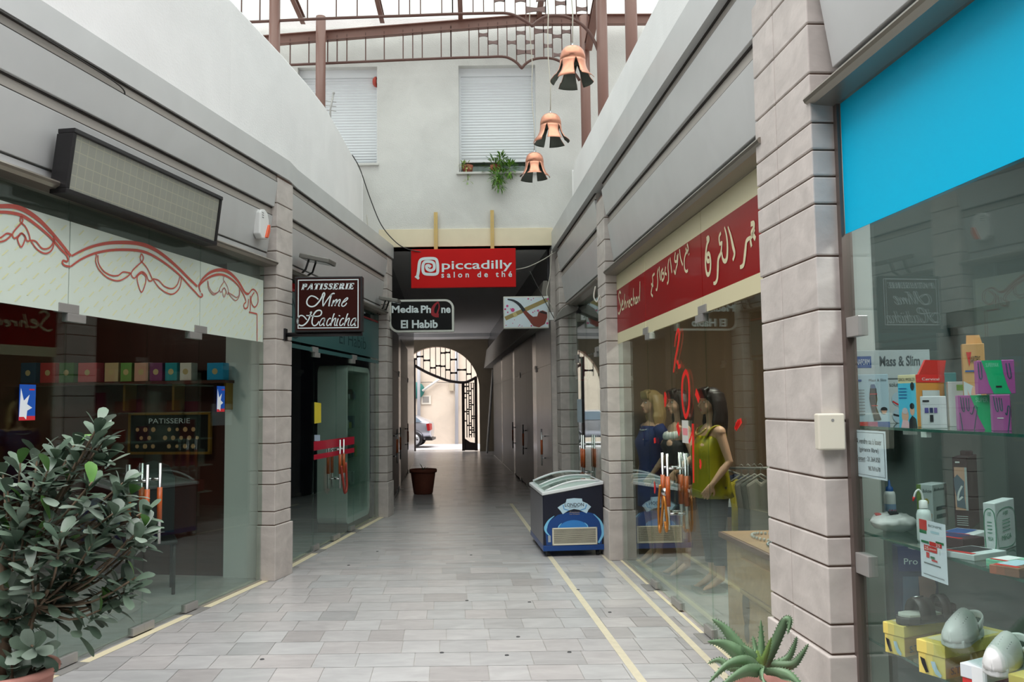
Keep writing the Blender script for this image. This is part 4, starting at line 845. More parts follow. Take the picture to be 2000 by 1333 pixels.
for k, (ya, yb, e) in enumerate(((.035, .66, .004), (.56, fl_-.035, .018))):
    xs = [.03+(fw-.06)*i/12 for i in range(13)]; m = MB(GS); m.T = TZ
    m.add([(x, yy, lidz(x, e)+o) for x in xs for yy in (ya, yb) for o in (0, .004)], [(4*i, 4*i+4, 4*i+6, 4*i+2) for i in range(12)]+[(4*i+1, 4*i+3, 4*i+7, 4*i+5) for i in range(12)], smooth=True); gl = m.build('glass_lid', FZ)
    m = MB(FRM); m.T = TZ
    for yy in (ya, yb): m.tube([(x, yy, lidz(x, e+.003)) for x in xs], .011, 6)
    m.build('lid_rim', gl)
m = MB(WHITEP); m.T = TZ; m.hexa([(.03, .04, .42), (fw-.03, .04, .42), (fw-.03, fl_-.04, .42), (.03, fl_-.04, .42), (.03, .04, zl_), (fw-.03, .04, zr_), (fw-.03, fl_-.04, zr_), (.03, fl_-.04, zl_)]); 
m = MB(M('tub_white', (206, 212, 210), .5)); m.T = TZ; m.add([(.02, .02, zl_+.006), (fw-.02, .02, zr_+.002), (fw-.02, fl_-.02, zr_+.002), (.02, fl_-.02, zl_+.006)], [(0, 1, 2, 3)]); m.build('inner_liner', FZ)
for x in (.06, fw-.06):
    for yy in (.07, fl_-.07):
        m = MB(BLACK); m.T = TZ; m.tube([(x-.014, yy, .033), (x+.014, yy, .033)], .033, 14); m.box(x-.02, x+.02, yy-.015, yy+.015, .045, .07); m.build('caster', FZ)
m = MB(M('label_grey', (150, 160, 166), .5)); a = fz((290, 1045)); b = fz((318, 965)); m.rect(a[0], a[1], b[0], b[1], .003, TF); m.build('rating_label', FZ)
# ================================================================ PLANTS
TERRA = M('terracotta', (150, 84, 62), .75, noise=.1, nscale=6); PINKT = M('pinkish_clay', (186, 132, 120), .75, noise=.08, nscale=5); SOIL = M('soil', (58, 44, 36), 1)
def pot(t, c, r, h, mat, rim=.03, mats=SOIL):
    m = MB(mat); m.T = Matrix.Translation(c); m.lathe([(0, 0), (r*.66, 0), (r*.72, .02), (r*.93, h-rim-.01), (r*.93, h-rim), (r*1.03, h-rim), (r*1.05, h-rim*.4), (r*1.02, h), (r*.92, h), (r*.86, h-.05), (0, h-.05)], 32); o = m.build('pot', t)
    m = MB(mats); m.T = Matrix.Translation(c); m.lathe([(r*.88, h-.045), (r*.5, h-.03), (0, h-.035)], 20); m.build('soil', t)
def leaf(m, base, d, up, ln, wd, curl=.25, k=5, obov=.62, fold=.12):
    d = d.normalized(); s_ = d.cross(up)
    if s_.length < 1e-3: s_ = d.orthogonal()
    s_.normalize(); u = s_.cross(d).normalized(); vs = []; fs = []
    for i in range(k+1):
        t_ = i/k; p = base+d*ln*t_ - u*curl*ln*t_*t_
        w_ = wd/2*max(.05, 1.12*(t_**.75)*(max(0, 1-t_**5))**.5)
        if i == k: w_ = wd*.10
        vs += [p-s_*w_+u*fold*w_, p, p+s_*w_+u*fold*w_]
    for i in range(k): fs += [(3*i, 3*i+1, 3*i+4, 3*i+3), (3*i+1, 3*i+2, 3*i+5, 3*i+4)]
    m.add(vs, fs, smooth=True)
LF = [M('leaf_dark', (76, 96, 80), .38, noise=.2, nscale=14), M('leaf_mid', (98, 118, 100), .4, noise=.18, nscale=14), M('leaf_dusty', (126, 142, 128), .44, noise=.15, nscale=14), M('leaf_young', (92, 138, 66), .38, noise=.15, nscale=14)]
FT = thing('ficus_plant', 'bushy broad leaved ficus in a clay pot at the left front corner', 'plant', (-2.36, 4.05, 0))
c0 = Vector((-2.36, 4.05, 0)); pot(FT, c0, .23, .47, PINKT)
tips = [(195, 812, 4.0), (205, 845, 4.1), (150, 848, 4.2), (112, 868, 4.0), (40, 888, 4.1), (5, 905, 4.3), (95, 902, 3.9), (150, 886, 4.0), (215, 880, 4.2), (62, 940, 3.9), (110, 948, 4.1), (180, 928, 3.9), (240, 930, 4.1), (258, 948, 4.2), (15, 945, 4.0), (40, 998, 3.85), (100, 1000, 3.9), (160, 985, 4.0), (228, 985, 3.95), (285, 985, 4.1), (285, 1010, 4.0), (292, 1022, 4.2), (70, 1040, 3.9), (120, 1025, 3.8), (200, 1020, 4.1), (28, 1060, 3.9), (60, 1095, 3.85), (110, 1108, 3.95), (150, 1085, 4.0), (170, 1105, 4.2), (240, 1115, 4.1), (265, 1115, 4.0), (252, 1140, 4.15), (205, 1155, 4.1), (198, 1178, 4.0), (20, 1135, 3.95), (55, 1185, 4.0), (30, 1225, 4.05), (65, 1250, 3.9), (80, 1268, 4.1), (22, 1275, 3.9), (5, 1195, 4.0), (10, 1015, 4.2), (135, 925, 4.2), (75, 870, 4.3), (20, 1100, 4.2), (140, 1140, 4.1), (100, 1165, 4.1), (-30, 960, 4.0), (-40, 1050, 4.1), (-20, 1160, 4.0), (180, 1050, 3.9), (250, 1040, 4.0), (130, 1060, 4.1)]
rl = random.Random(11); tips += [(rl.choice(tips)[0]+rl.randint(-22, 22), rl.choice(tips)[1], rl.uniform(3.95, 4.3)) for _ in range(0)] + [(x_+dx_, y_+dy_, Y_+.12) for (x_, y_, Y_), dx_, dy_ in [(q_, rl.randint(-26, 18), rl.randint(-8, 26)) for q_ in tips[::3]]]; fo = MB(*LF); br = MB(M('ficus_bark', (112, 96, 78), .9, noise=.2, nscale=20))
trunk = [c0+Vector(v) for v in ((.0, 0, .40), (.01, .01, .6), (-.02, .0, .78), (.0, -.01, .95))]; br.tube(trunk, [.028, .024, .02, .016], 8)
t2 = [c0+Vector(v) for v in ((.03, .02, .40), (.10, .0, .58), (.16, -.02, .75))]; br.tube(t2, [.018, .014, .011], 7)
for (x, y, Y) in tips:
    p = atY(x, y+14, Y+.02); st = trunk[3] if p.z > .75 else (trunk[2] if p.z > .6 else trunk[0])
    if p.x > -2.2 and p.z < 1.15: st = t2[2]
    mid = st.lerp(p, .55)+Vector((rl.uniform(-.03, .03), rl.uniform(-.03, .03), -.05 if p.z > .5 else .08)); br.tube(crom([st, mid, p], 4), [.007]*4+[.0055]*4+[.004], 5)
    ax = (p-st).normalized()*.7+Vector((0, 0, .75)); ax.normalize(); a_ = ax.orthogonal().normalized(); b_ = ax.cross(a_); n_ = rl.randint(9, 13); ph = rl.random()*6
    for i in range(n_):
        an = ph+i*2.4; op = .35+.75*(1-i/n_) if rl.random() > .12 else .2
        d = ax*cos(op*1.35)+(a_*cos(an)+b_*sin(an))*sin(op*1.35); fo.m = rl.choice([0, 0, 1, 1, 1, 2, 2]) if not (i >= n_-1 and rl.random() < .35) else 3
        leaf(fo, p-ax*.012*(n_-i), d, ax+Vector((0, 0, .4)), rl.uniform(.085, .125), rl.uniform(.058, .078), rl.uniform(.05, .35), 7)
fo.build('foliage', FT); br.build('branches', FT)
# aloe
AT = thing('aloe_plant', 'spiky green aloe in a clay pot in front of the broad stone pillar', 'plant', (1.06, 3.75, 0)); a0 = Vector((1.06, 3.75, 0)); pot(AT, a0, .15, .45, PINKT)
AL = M('aloe_green', (118, 148, 112), .45, noise=.18, nscale=9); ALM = M('aloe_shoot', (142, 172, 96), .45, noise=.1, nscale=9)
am = MB(AL, ALM)
def aloe(pts, w_, mi=0, th=.012):
    am.m = mi; P = crom(pts, 6); k = len(P); vs = []; fs = []; vw = Vector((.35, -1, -.15)).normalized(); prev = None
    for i in range(k):
        t_ = i/(k-1); d = (P[min(i+1, k-1)]-P[max(i-1, 0)]).normalized(); s_ = d.cross(vw)
        if s_.length < .15: s_ = prev or d.orthogonal()
        s_.normalize(); prev = s_; n_ = s_.cross(d); ww = w_*.6*(1-t_)**.75*(.8+.5*t_*(1-t_)*2)+.0015; h = th*(1-t_)+.001
        vs += [P[i]+s_*ww, P[i]+n_*h*.2, P[i]-s_*ww, P[i]-n_*h]
    for i in range(k-1):
        for j in range(4): fs.append((4*i+j, 4*i+(j+1) % 4, 4*i+4+(j+1) % 4, 4*i+4+j))
    am.add(vs, fs, smooth=True)
    for i in range(2, k-2):
        for sg in (0, 2):
            p = vs[4*i+sg]; o = (vs[4*i+sg]-P[i]).normalized(); d = (P[i+1]-P[i]).normalized(); am.add([p-d*.005-o*.001, p+d*.004-o*.001, p+o*.007+d*.005], [(0, 1, 2)])
def ap(*l): return [atY(x, y, Y) for x, y, Y in l]
aloe(ap((1475, 1305, 3.75), (1440, 1260, 3.72), (1415, 1228, 3.7), (1391, 1210, 3.68)), .055); aloe(ap((1470, 1310, 3.72), (1440, 1275, 3.66), (1412, 1258, 3.63), (1382, 1254, 3.6)), .062)
aloe(ap((1478, 1312, 3.7), (1455, 1293, 3.6), (1420, 1300, 3.54), (1383, 1336, 3.5)), .058); aloe(ap((1486, 1305, 3.78), (1487, 1265, 3.8), (1486, 1212, 3.8)), .045)
aloe(ap((1490, 1305, 3.76), (1510, 1265, 3.76), (1528, 1225, 3.74), (1535, 1212, 3.73), (1543, 1216, 3.73), (1538, 1240, 3.72)), .056); aloe(ap((1500, 1300, 3.8), (1545, 1300, 3.78), (1565, 1280, 3.77), (1579, 1258, 3.76)), .045)
aloe(ap((1495, 1305, 3.82), (1535, 1290, 3.84), (1550, 1265, 3.84), (1556, 1244, 3.83)), .04); aloe(ap((1484, 1308, 3.74), (1497, 1275, 3.72), (1506, 1246, 3.7)), .035, 1); aloe(ap((1480, 1306, 3.8), (1476, 1270, 3.84), (1470, 1243, 3.85)), .03)
aloe(ap((1485, 1312, 3.66), (1460, 1310, 3.58), (1430, 1325, 3.52), (1405, 1345, 3.5)), .055); aloe(ap((1490, 1312, 3.66), (1520, 1315, 3.6), (1545, 1322, 3.57), (1570, 1345, 3.55)), .055); aloe(ap((1487, 1312, 3.66), (1490, 1322, 3.57), (1498, 1345, 3.52)), .05)
aloe(ap((1478, 1305, 3.82), (1440, 1285, 3.86), (1428, 1262, 3.88), (1432, 1240, 3.9)), .04); aloe(ap((1470, 1308, 3.8), (1430, 1305, 3.8), (1405, 1290, 3.8), (1382, 1297, 3.8)), .035); aloe(ap((1476, 1310, 3.72), (1468, 1280, 3.68), (1450, 1262, 3.66)), .05); aloe(ap((1486, 1308, 3.72), (1482, 1290, 3.7), (1478, 1270, 3.7)), .03, 1)
am.build('leaves', AT)
# window box plants
GL = [M('bright_leaf', (118, 160, 58), .5, noise=.2, nscale=20), M('fresh_leaf', (86, 132, 52), .5, noise=.2, nscale=20), M('pale_leaf', (178, 194, 120), .5)]
def bush(label, cs, n_, ln, mats, base):
    t = thing('window_plant', label, 'plant', base); m = MB(*mats); rb = random.Random(n_)
    for _ in range(n_):
        c, r = rb.choice(cs); v = Vector((rb.gauss(0, 1), rb.gauss(0, 1), rb.gauss(0, 1))).normalized(); p = c+Vector((v.x*r[0], v.y*r[1], v.z*r[2]))*rb.random()**.4; m.m = rb.randrange(len(mats))
        leaf(m, p, v+Vector((0, -.5, .1)), Vector((0, 0, 1)), ln*rb.uniform(.7, 1.3), ln*.38, .3, 3)
    m.build('foliage', t); m = MB(M('stem_green', (96, 110, 60), .8))
    for c, r in cs: m.tube([Vector(base)+Vector((0, 0, .05)), c], .008, 5)
    m.build('stems', t); m = MB(TERRA); m.T = Matrix.Translation(base); m.lathe([(0, 0), (.07, 0), (.09, .13), (.075, .13), (0, .11)], 16); m.build('pot', t)
b1 = atY(968, 330, 13.32); b1.z = 5.301
bush('bright green bushy plant spilling over the sill of the middle shutter', [(atY(972, 325, 13.25), (.22, .1, .14)), (atY(972, 345, 13.18), (.13, .08, .12)), (atY(974, 360, 13.16), (.07, .06, .09)), (atY(995, 330, 13.22), (.09, .07, .1)), (atY(978, 310, 13.25), (.05, .05, .06))], 420, .085, GL[:2], (b1.x, 13.38, 5.301))
b2 = atY(913, 335, 13.35)
bush('small pale trailing plant at the left end of the middle sill', [(atY(911, 325, 13.28), (.06, .06, .06)), (atY(914, 352, 13.18), (.06, .04, .05)), (atY(905, 322, 13.28), (.04, .04, .03))], 60, .06, [GL[2], GL[0]], (b2.x, 13.38, 5.301))
# passage planter
c = Vector((-1.70, 16.3, 0)); PT = thing('planter', 'large brown clay planter with a small withered plant in the passage', 'planter', c); pot(PT, c, .25, .46, M('brown_clay', (122, 66, 48), .7, noise=.1), .06)
m = MB(M('withered', (70, 74, 50), .9)); rb = random.Random(2)
for i in range(10): leaf(m, c+Vector((0, 0, .43)), Vector((rb.uniform(-1, 1), rb.uniform(-1, 1), rb.uniform(.3, 1.2))), Vector((0, 0, 1)), rb.uniform(.08, .16), .03, .4, 3)
m.build('withered_plant', PT)
# leaning plank
a = atz(951, 886); b = atY(963, 722, 29.8); m = MB(M('white_pole', (176, 174, 168), .6)); m.tube([a, b], .04, 6); tag(m.build('leaning_plank'), 'long pale plank leaning on the wall beside the arch', 'plank')
# ================================================================ GATE IN THE ARCH
YG = 30.95; IR = M('dark_iron', (44, 30, 28), .6)
gx = lambda x, y: aY(x, y, YG)
t = thing('iron_gate', 'dark iron gate grille filling the arch with one leaf standing closed on the right', 'gate', (-2.5, YG, 0))
rail = crom([Vector((*gx(x, y), 0)) for x, y in ((806, 712), (830, 726), (858, 738), (880, 745), (905, 747.5), (918, 744), (931, 737))], 5)
m = MB(IR); m.tube([Vector((p.x, YG, p.y)) for p in rail], .05, 6); m.build('curved_rail', t)
for nm, x in (('left', 809.5), ('mid', 905.5), ('right', 930.5)):
    a = gx(x, 880); m = MB(IR); zt_ = {'left': gx(x, 700)[1], 'mid': gx(x, 748)[1], 'right': gx(x, 737)[1]}[nm]; m.box(a[0]-.05*(1.2 if nm == 'left' else 1), a[0]+.05, YG-.05, YG+.05, .02, zt_); m.build('gate_post', t)
def rz_(x):
    for a, b in zip(rail[:-1], rail[1:]):
        if (a.x-x)*(b.x-x) <= 0: return a.y+(b.y-a.y)*(x-a.x)/(b.x-a.x+1e-9)
    return rail[-1].y
xs = []
x = ARX-ARR+.1; rg = random.Random(4)
while x < ARX+ARR-.03:
    xs.append(x); zt_ = ARZ+sqrt(max(0, ARR**2-(x-ARX)**2)); m = MB(IR); m.box(x-.012, x+.012, YG-.015, YG+.015, rz_(x), zt_); m.build('arch_bar', t); x += rg.choice([.22, .25, .42, .30])*.8
for a, b in zip(xs[:-1], xs[1:]):
    zt_ = ARZ+sqrt(max(0, ARR**2-((a+b)/2-ARX)**2)); zb = rz_((a+b)/2); z = zb+rg.uniform(.15, .5)
    while z < zt_-.1: m = MB(IR); bow(m, a, b, z, YG, .045); m.build('bow_plate', t); z += rg.uniform(.45, .8)
m = MB(IR); xa = gx(907, 800)[0]; xb = gx(930, 800)[0]; zs_ = gx(918, 855)[1]; zt_ = gx(918, 748)[1]
for i in range(1, 5): x = xa+(xb-xa)*i/5; m.box(x-.016, x+.016, YG-.015, YG+.015, zs_, zt_)
for i in range(22):
    k = rg.randrange(0, 4); z = zs_+.1+(zt_-zs_-.15)*i/22; bow(m, xa+(xb-xa)*k/5, xa+(xb-xa)*(k+rg.choice([1, 2]))/5, z, YG, .035)
m.build('leaf_lattice', t); m = MB(IR); m.prism([gx(905, 880), gx(930, 880), gx(930, 866), gx(918, 864), gx(905, 855)], -.03, .03, T=Tfront(YG)); m.build('kick_plate', t)
# ================================================================ STREET
SIL = M('silver_car_paint', (186, 190, 200), .25, metal=.5, coat=.5)
CT = thing('parked_car', 'silver hatchback car parked in the street beyond the arch', 'car', (-5.2, 34.9, 0)); xo, yo = -3.22, 34.9
sec = [(0, .38, .80, .86, .70), (-.06, .30, .95, 1.02, .80), (-.22, .28, .98, 1.10, .83), (-.9, .25, .97, 1.38, .84), (-1.6, .25, .95, 1.44, .85), (-2.3, .25, .93, 1.40, .85), (-3.0, .25, .92, 1.02, .84), (-3.7, .28, .78, .84, .80), (-4.05, .35, .62, .64, .66)]
m = MB(SIL); vs = []
for dx, zb, zbelt, zrf, hw in sec:
    vs += [(xo+dx, yo-hw, zb), (xo+dx, yo-hw-.02, (zb+zbelt)/2), (xo+dx, yo-hw, zbelt), (xo+dx, yo-hw*.76, zrf), (xo+dx, yo+hw*.76, zrf), (xo+dx, yo+hw, zbelt), (xo+dx, yo+hw+.02, (zb+zbelt)/2), (xo+dx, yo+hw, zb)]
k = len(sec); m.add(vs, [(8*i+j, 8*i+(j+1) % 8, 8*i+8+(j+1) % 8, 8*i+8+j) for i in range(k-1) for j in range(8)]+[tuple(range(7, -1, -1)), tuple(range(8*k-8, 8*k))], smooth=True); o = m.build('body', CT); sb = o.modifiers.new('s', 'SUBSURF'); sb.levels = 2; sb.render_levels = 2
TYRE = M('tyre_rubber', (34, 34, 36), .8); ALLOY = M('alloy', (186, 188, 190), .3, metal=.8); CG = M('car_window', (120, 136, 150), .1)
for dx in (-.68, -3.25):
    for sg in (-1, 1):
        m = MB(TYRE); yw = yo+sg*.78; m.tube([(xo+dx, yw-.1, .31), (xo+dx, yw+.1, .31)], .31, 28); w_ = m.build('wheel', CT)
        m = MB(ALLOY); m.tube([(xo+dx, yw+sg*.09, .31), (xo+dx, yw+sg*.115, .31)], .22, 24); m.use(BLACK)
        for q in range(5): a = 2*pi*q/5; m.tube([(xo+dx+.13*cos(a), yw+sg*.114, .31+.13*sin(a)), (xo+dx+.13*cos(a), yw+sg*.118, .31+.13*sin(a))], .035, 8)
        m.build('hub_cap', w_)
    m = MB(BLACK); m.lathe([(.33, -.05), (.37, .03)], 24, T=Matrix.Translation((xo+dx, yo-.83, .33)) @ Matrix.Rotation(pi/2, 4, 'X'), a0=-.2, a1=pi+.2); m.build('wheel_arch', CT)
m = MB(CG); 
for (xa, xb, xc, xd) in ((-.35, -.95, -.98, -.75), (-1.05, -1.9, -1.85, -1.08), (-2.0, -2.85, -2.35, -1.95)): m.add([(xo+xa, yo-.825, 1.0), (xo+xb, yo-.835, 1.0), (xo+xc, yo-.70, 1.33), (xo+xd, yo-.70, 1.30 if xa > -.5 else 1.33)], [(0, 1, 2, 3)])
m.build('side_window', CT)
m = MB(M('tail_red', (170, 40, 44), .25)); m.add([(xo-.05, yo-.835, .66), (xo-.16, yo-.87, .66), (xo-.20, yo-.86, .93), (xo-.09, yo-.83, .95), (xo+.012, yo-.6, .70), (xo+.0, yo-.6, .93)], [(1, 0, 3, 2), (0, 4, 5, 3)]); m.build('tail_light', CT)
m = MB(BLACK); m.box(xo-.25, xo+.03, yo-.80, yo+.8, .27, .36); m.build('bumper', CT)
# wall fittings in the street
YW = 37.28
def wallpipe(x, y0, y1, r, label, mat):
    a = aY(x, y0, YW-.1); b = aY(x, y1, YW-.1); m = MB(mat); m.tube([(a[0], YW-.1, a[1]), (b[0], YW-.1, b[1])], r, 10); tag(m.build('drain_pipe'), label, 'pipe')
PIP = M('grey_pipe', (176, 178, 182), .5)
wallpipe(892, 868, 640, .075, 'grey drain pipe on the street wall right of the window hole', PIP); wallpipe(818, 868, 640, .075, 'grey drain pipe on the street wall behind the car', PIP)
a = gx(825, 764); t = thing('wall_vent', 'small grey square vent in the beige street wall', 'vent', (atY(832, 781, YW).x, YW, atY(832, 790, YW).z)); c = atY(832, 781, YW)
m = MB(M('vent_frame', (226, 220, 206), .8)); m.box(c.x-.2, c.x+.22, YW-.03, YW, c.z-.2, c.z+.18); m.build('surround', t); m = MB(M('vent_grey', (150, 146, 140), .8)); m.box(c.x-.14, c.x+.13, YW-.04, YW-.028, c.z-.13, c.z+.13); m.build('grid', t)
a = atY(825, 764, YW-.15); b = atY(858, 741, YW-.15); m = MB(M('pale_strut', (214, 212, 206), .5)); m.tube([a, b], .05, 8); tag(m.build('wall_strut'), 'pale diagonal strut on the beige street wall', 'strut')
c = atY(813, 763, YW-.1); m = MB(M('teal_sign', (40, 112, 104), .5)); m.T = Matrix.Translation(c) @ Matrix.Rotation(pi/2, 4, 'X'); m.lathe([(0, .03), (.34, .03), (.36, 0), (0, 0)], 24); o = m.build('round_sign'); tag(o, 'teal round sign on the street wall above the car', 'sign')
c = atY(882, 757, YW); m = MB(M('box_beige', (190, 178, 156), .8)); m.box(c.x-.1, c.x+.1, YW-.1, YW, c.z-.15, c.z+.15); tag(m.build('junction_box'), 'beige junction box on the street wall beside the drain pipe', 'box')
cable('street_cable', [atY(808, 748, YW-.05), atY(840, 747, YW-.05), atY(880, 748, YW-.05), atY(930, 749, YW-.05)], .012, 'dark cable along the beige street wall')
# ================================================================ LEFT SHOP INTERIOR
BOXC = [((10, 62, 90), 'dark teal', 38, 70), ((170, 46, 52), 'red', 76, 109), ((66, 110, 52), 'green', 113, 145), ((190, 88, 92), 'rose', 150, 190), ((190, 160, 120), 'sand coloured', 202, 232), ((110, 150, 80), 'light green', 233, 258), ((200, 150, 130), 'peach', 260, 290), ((120, 60, 100), 'plum', 290, 318), ((30, 140, 150), 'turquoise', 320, 347), ((220, 210, 200), 'white and red', 349, 375), ((20, 150, 200), 'bright blue', 402, 437)]

Aw = L1.W(-.5, 8.52, 0); Bw = L1.W(-3.6, 8.52, 0); dw = (Bw-Aw).normalized(); nw = Vector((dw.y, -dw.x, 0)); nw = nw if nw.y < 0 else -nw
def wpt(x, y, ins=0):
    d = ray(x, y); p = Aw+nw*ins; t_ = (p.x*dw.y-p.y*dw.x)/(d.x*dw.y-d.y*dw.x); return Vector((0, 0, H))+d*t_
z_sh = wpt(240, 746, .2).z
SHW = M('dark_wood', (72, 36, 24), .45, noise=.2, nscale=4, stretch=(1, .3, 1))
lp_ = bpy.data.lights.new('shop_fill_light', 'AREA'); lp_.energy = 5; lp_.size = .5; lp_.color = (1, .88, .76); lo_ = bpy.data.objects.new('shop_fill_light', lp_); C.objects.link(lo_); lo_.location = L1.W(-1.4, 6.9, 3.05)  # added fill light without a fitting, lifts the gift boxes
lp2 = bpy.data.lights.new('boutique_fill_light', 'AREA'); lp2.energy = 26; lp2.size = .5; lp2.color = (1, .92, .82); lo2 = bpy.data.objects.new('boutique_fill_light', lp2); C.objects.link(lo2); lo2.location = R.W(-.9, 7.2, 3.05)  # added fill, no such fitting seen; brightens mannequins and back wall
lp3 = bpy.data.lights.new('pharmacy_fill_light', 'AREA'); lp3.energy = 13; lp3.size = .6; lp3.color = (1, .985, .98); lo3 = bpy.data.objects.new('pharmacy_fill_light', lp3); C.objects.link(lo3); lo3.location = R.W(-.75, 2.9, 3.05)  # added fill light, no source seen, brightens the goods on the shelves
a = wpt(20, 746, .12); b = wpt(452, 746, .12); t = thing('wall_shelf', 'dark wooden wall shelf inside the left shop carrying the gift boxes', 'shelf', (a+b)/2, L1.rz); ln = (b-a).length
t.location.z = z_sh-.03; ROOT[t.name] = Matrix.Translation(t.location) @ Matrix.Rotation(L1.rz, 4, 'Z')
m = MB(SHW); m.T = ROOT[t.name]; m.box(-ln/2, ln/2, -.12, .12, 0, .028); m.build('board', t)
BRS = M('brass', (170, 130, 60), .35, metal=.8)
for px_ in (252, 347, 447): q = ROOT[t.name].inverted() @ wpt(px_, 770, .12); m = MB(BRS); m.T = ROOT[t.name]; m.box(q.x-.012, q.x+.012, -.08, .11, -.26, 0); m.build('bracket', t)
for i, (col, nm, xa, xb) in enumerate(BOXC):
    p0 = wpt(xa, 744, .22); p1 = wpt(xb, 744, .22); h = wpt((xa+xb)/2, 709, .22).z-z_sh; c = (p0+p1)/2; c.z = z_sh; wd = (p1-p0).length-.02
    t = thing('gift_box', '%s gift box on the shelf inside the left shop' % nm, 'box', c, L1.rz, 'gift boxes on the left shop shelf')
    m = MB(M('box_'+nm.replace(' ', '_'), col, .45)); m.T = ROOT[t.name]; m.box(-wd/2, wd/2, 0, .12, 0, h); m.build('carton', t, bevel=.004)
    m = MB(M('box_print', (190, 170, 120), .5)); m.disc(0, h*.5, .03, .0015, 10, ROOT[t.name] @ Tfront(0)); m.build('emblem', t)
# menu board
p0 = wpt(250, 890, .05); p1 = wpt(411, 890, .05); z0 = wpt(330, 888, .05).z; z1 = wpt(330, 806, .05).z; wd = (p1-p0).length/2; hh = z1-z0; c = (p0+p1)/2; c.z = z0
t = thing('menu_board', 'black pastry picture board in a thin gold frame inside the left shop', 'picture board', c, L1.rz); T_ = ROOT[t.name]
GOLD = M('gold_frame', (168, 124, 56), .4, metal=.6); m = MB(GOLD); m.T = T_
for a, b, c_, d in ((-wd, wd, 0, .025), (-wd, wd, hh-.025, hh), (-wd, -wd+.025, 0, hh), (wd-.025, wd, 0, hh)): m.box(a, b, -.01, .03, c_, d)
m.build('frame', t); m = MB(M('menu_black', (26, 24, 24), .4)); m.T = T_; m.box(-wd+.02, wd-.02, 0, .02, .02, hh-.02); m.build('panel', t)
m = MB(M('pastry_tan', (196, 156, 110), .6)); rg = random.Random(9)
for r_ in range(3):
    for k in range(8):
        if rg.random() < .8: m.disc(-wd+.1+(2*wd-.2)*(k+.5*(r_ % 2))/8, .08+hh*.2*r_, .018+.008*rg.random(), .002, 9, T_ @ Tfront(0))
m.build('pastry_pictures', t); m = MB(WL); m.text('PATISSERIE', -wd*.5, hh-.11, wd*.5, hh-.06, T_ @ Tfront(0), .002); m.build('lettering', t)
# counter
z_c = .95; y0 = 5.6; y1 = 8.2
t = thing('shop_counter', 'dark wooden shop counter against the back wall inside the left shop', 'counter', L1.W(-2.7, 6.9, 0), L1.rz)
m = MB(SHW); m.fbox(L1, -2.9, -2.5, y0, y1, 0, z_c); m.build('body', t, bevel=.01); m = MB(M('counter_top', (60, 50, 46), .25)); m.fbox(L1, -2.93, -2.45, y0-.03, y1+.03, z_c, z_c+.04); m.build('top', t)
# black chair
CHB = M('chair_black', (30, 29, 30), .5); c = L1.W(-.75, 7.75, 0)
t = thing('cafe_chair', 'black chair with tall rounded back inside the left shop', 'chair', c, L1.rz+.6)
m = MB(CHB); m.T = ROOT[t.name]; m.box(-.2, .2, -.2, .2, .44, .48); m.build('seat', t, bevel=.015)
m = MB(CHB); m.T = ROOT[t.name]; P = [(-.18+.36*(i/8), .20+.03, .5) for i in range(1)]; m.prism([(-.19, .5), (.19, .5), (.19, 1.0), (.14, 1.12), (0, 1.17), (-.14, 1.12), (-.19, 1.0)], -.23, -.19, T=Tfront(0)); m.build('backrest', t, bevel=.01)
for sx_ in (-.17, .17):
    for sy_ in (-.17, .17): m = MB(CHB); m.T = ROOT[t.name]; m.tube([(sx_, sy_, 0), (sx_, sy_, .45)], .016, 8); m.build('leg', t)
# two star stickers on the glass
def star_sticker(xa, xb, ya, yb, label):
    q = [L1.uz(x, y, .003) for x, y in ((xa, yb), (xb, ya))]; (u0, z0), (u1, z1) = q; T_ = L1.T(.003); w_ = u1-u0; h_ = z1-z0; f = lambda x, y: (u0+w_*x, z0+h_*y)
    t = thing('window_sticker', label, 'sticker', L1.W(.003, (u0+u1)/2, z0), L1.rz, 'blue star stickers on the left shop glass')
    m = MB(M('sticker_blue', (24, 84, 180), .4)); m.prism([f(0, 0), f(1, 0), f(1, 1), f(0, 1)], 0, .001, T=T_); m.build('sheet', t)
    m = MB(M('sticker_white', (232, 238, 244), .5)); m.poly([f(*p) for p in [(0.02, .1), (.3, .10), (.45, .02), (.5, .27), (.8, .35), (.48, .45), (.62, .72), (.28, .55), (.08, .9)]], .0015, T_); m.build('star', t)
    m = MB(M('sticker_red', (206, 40, 52), .5)); m.rect(*f(0, 0), *f(1, .12), .0014, T_); m.rect(*f(.6, .84), *f(.92, .88), .0014, T_); m.build('stripe_marking', t)
star_sticker(36, 70, 752, 822, 'larger blue sticker with a white star, nearest the left edge of the photo'); star_sticker(423, 439, 755, 805, 'blue sticker with a white star on the left shop glass near the stone pillar')
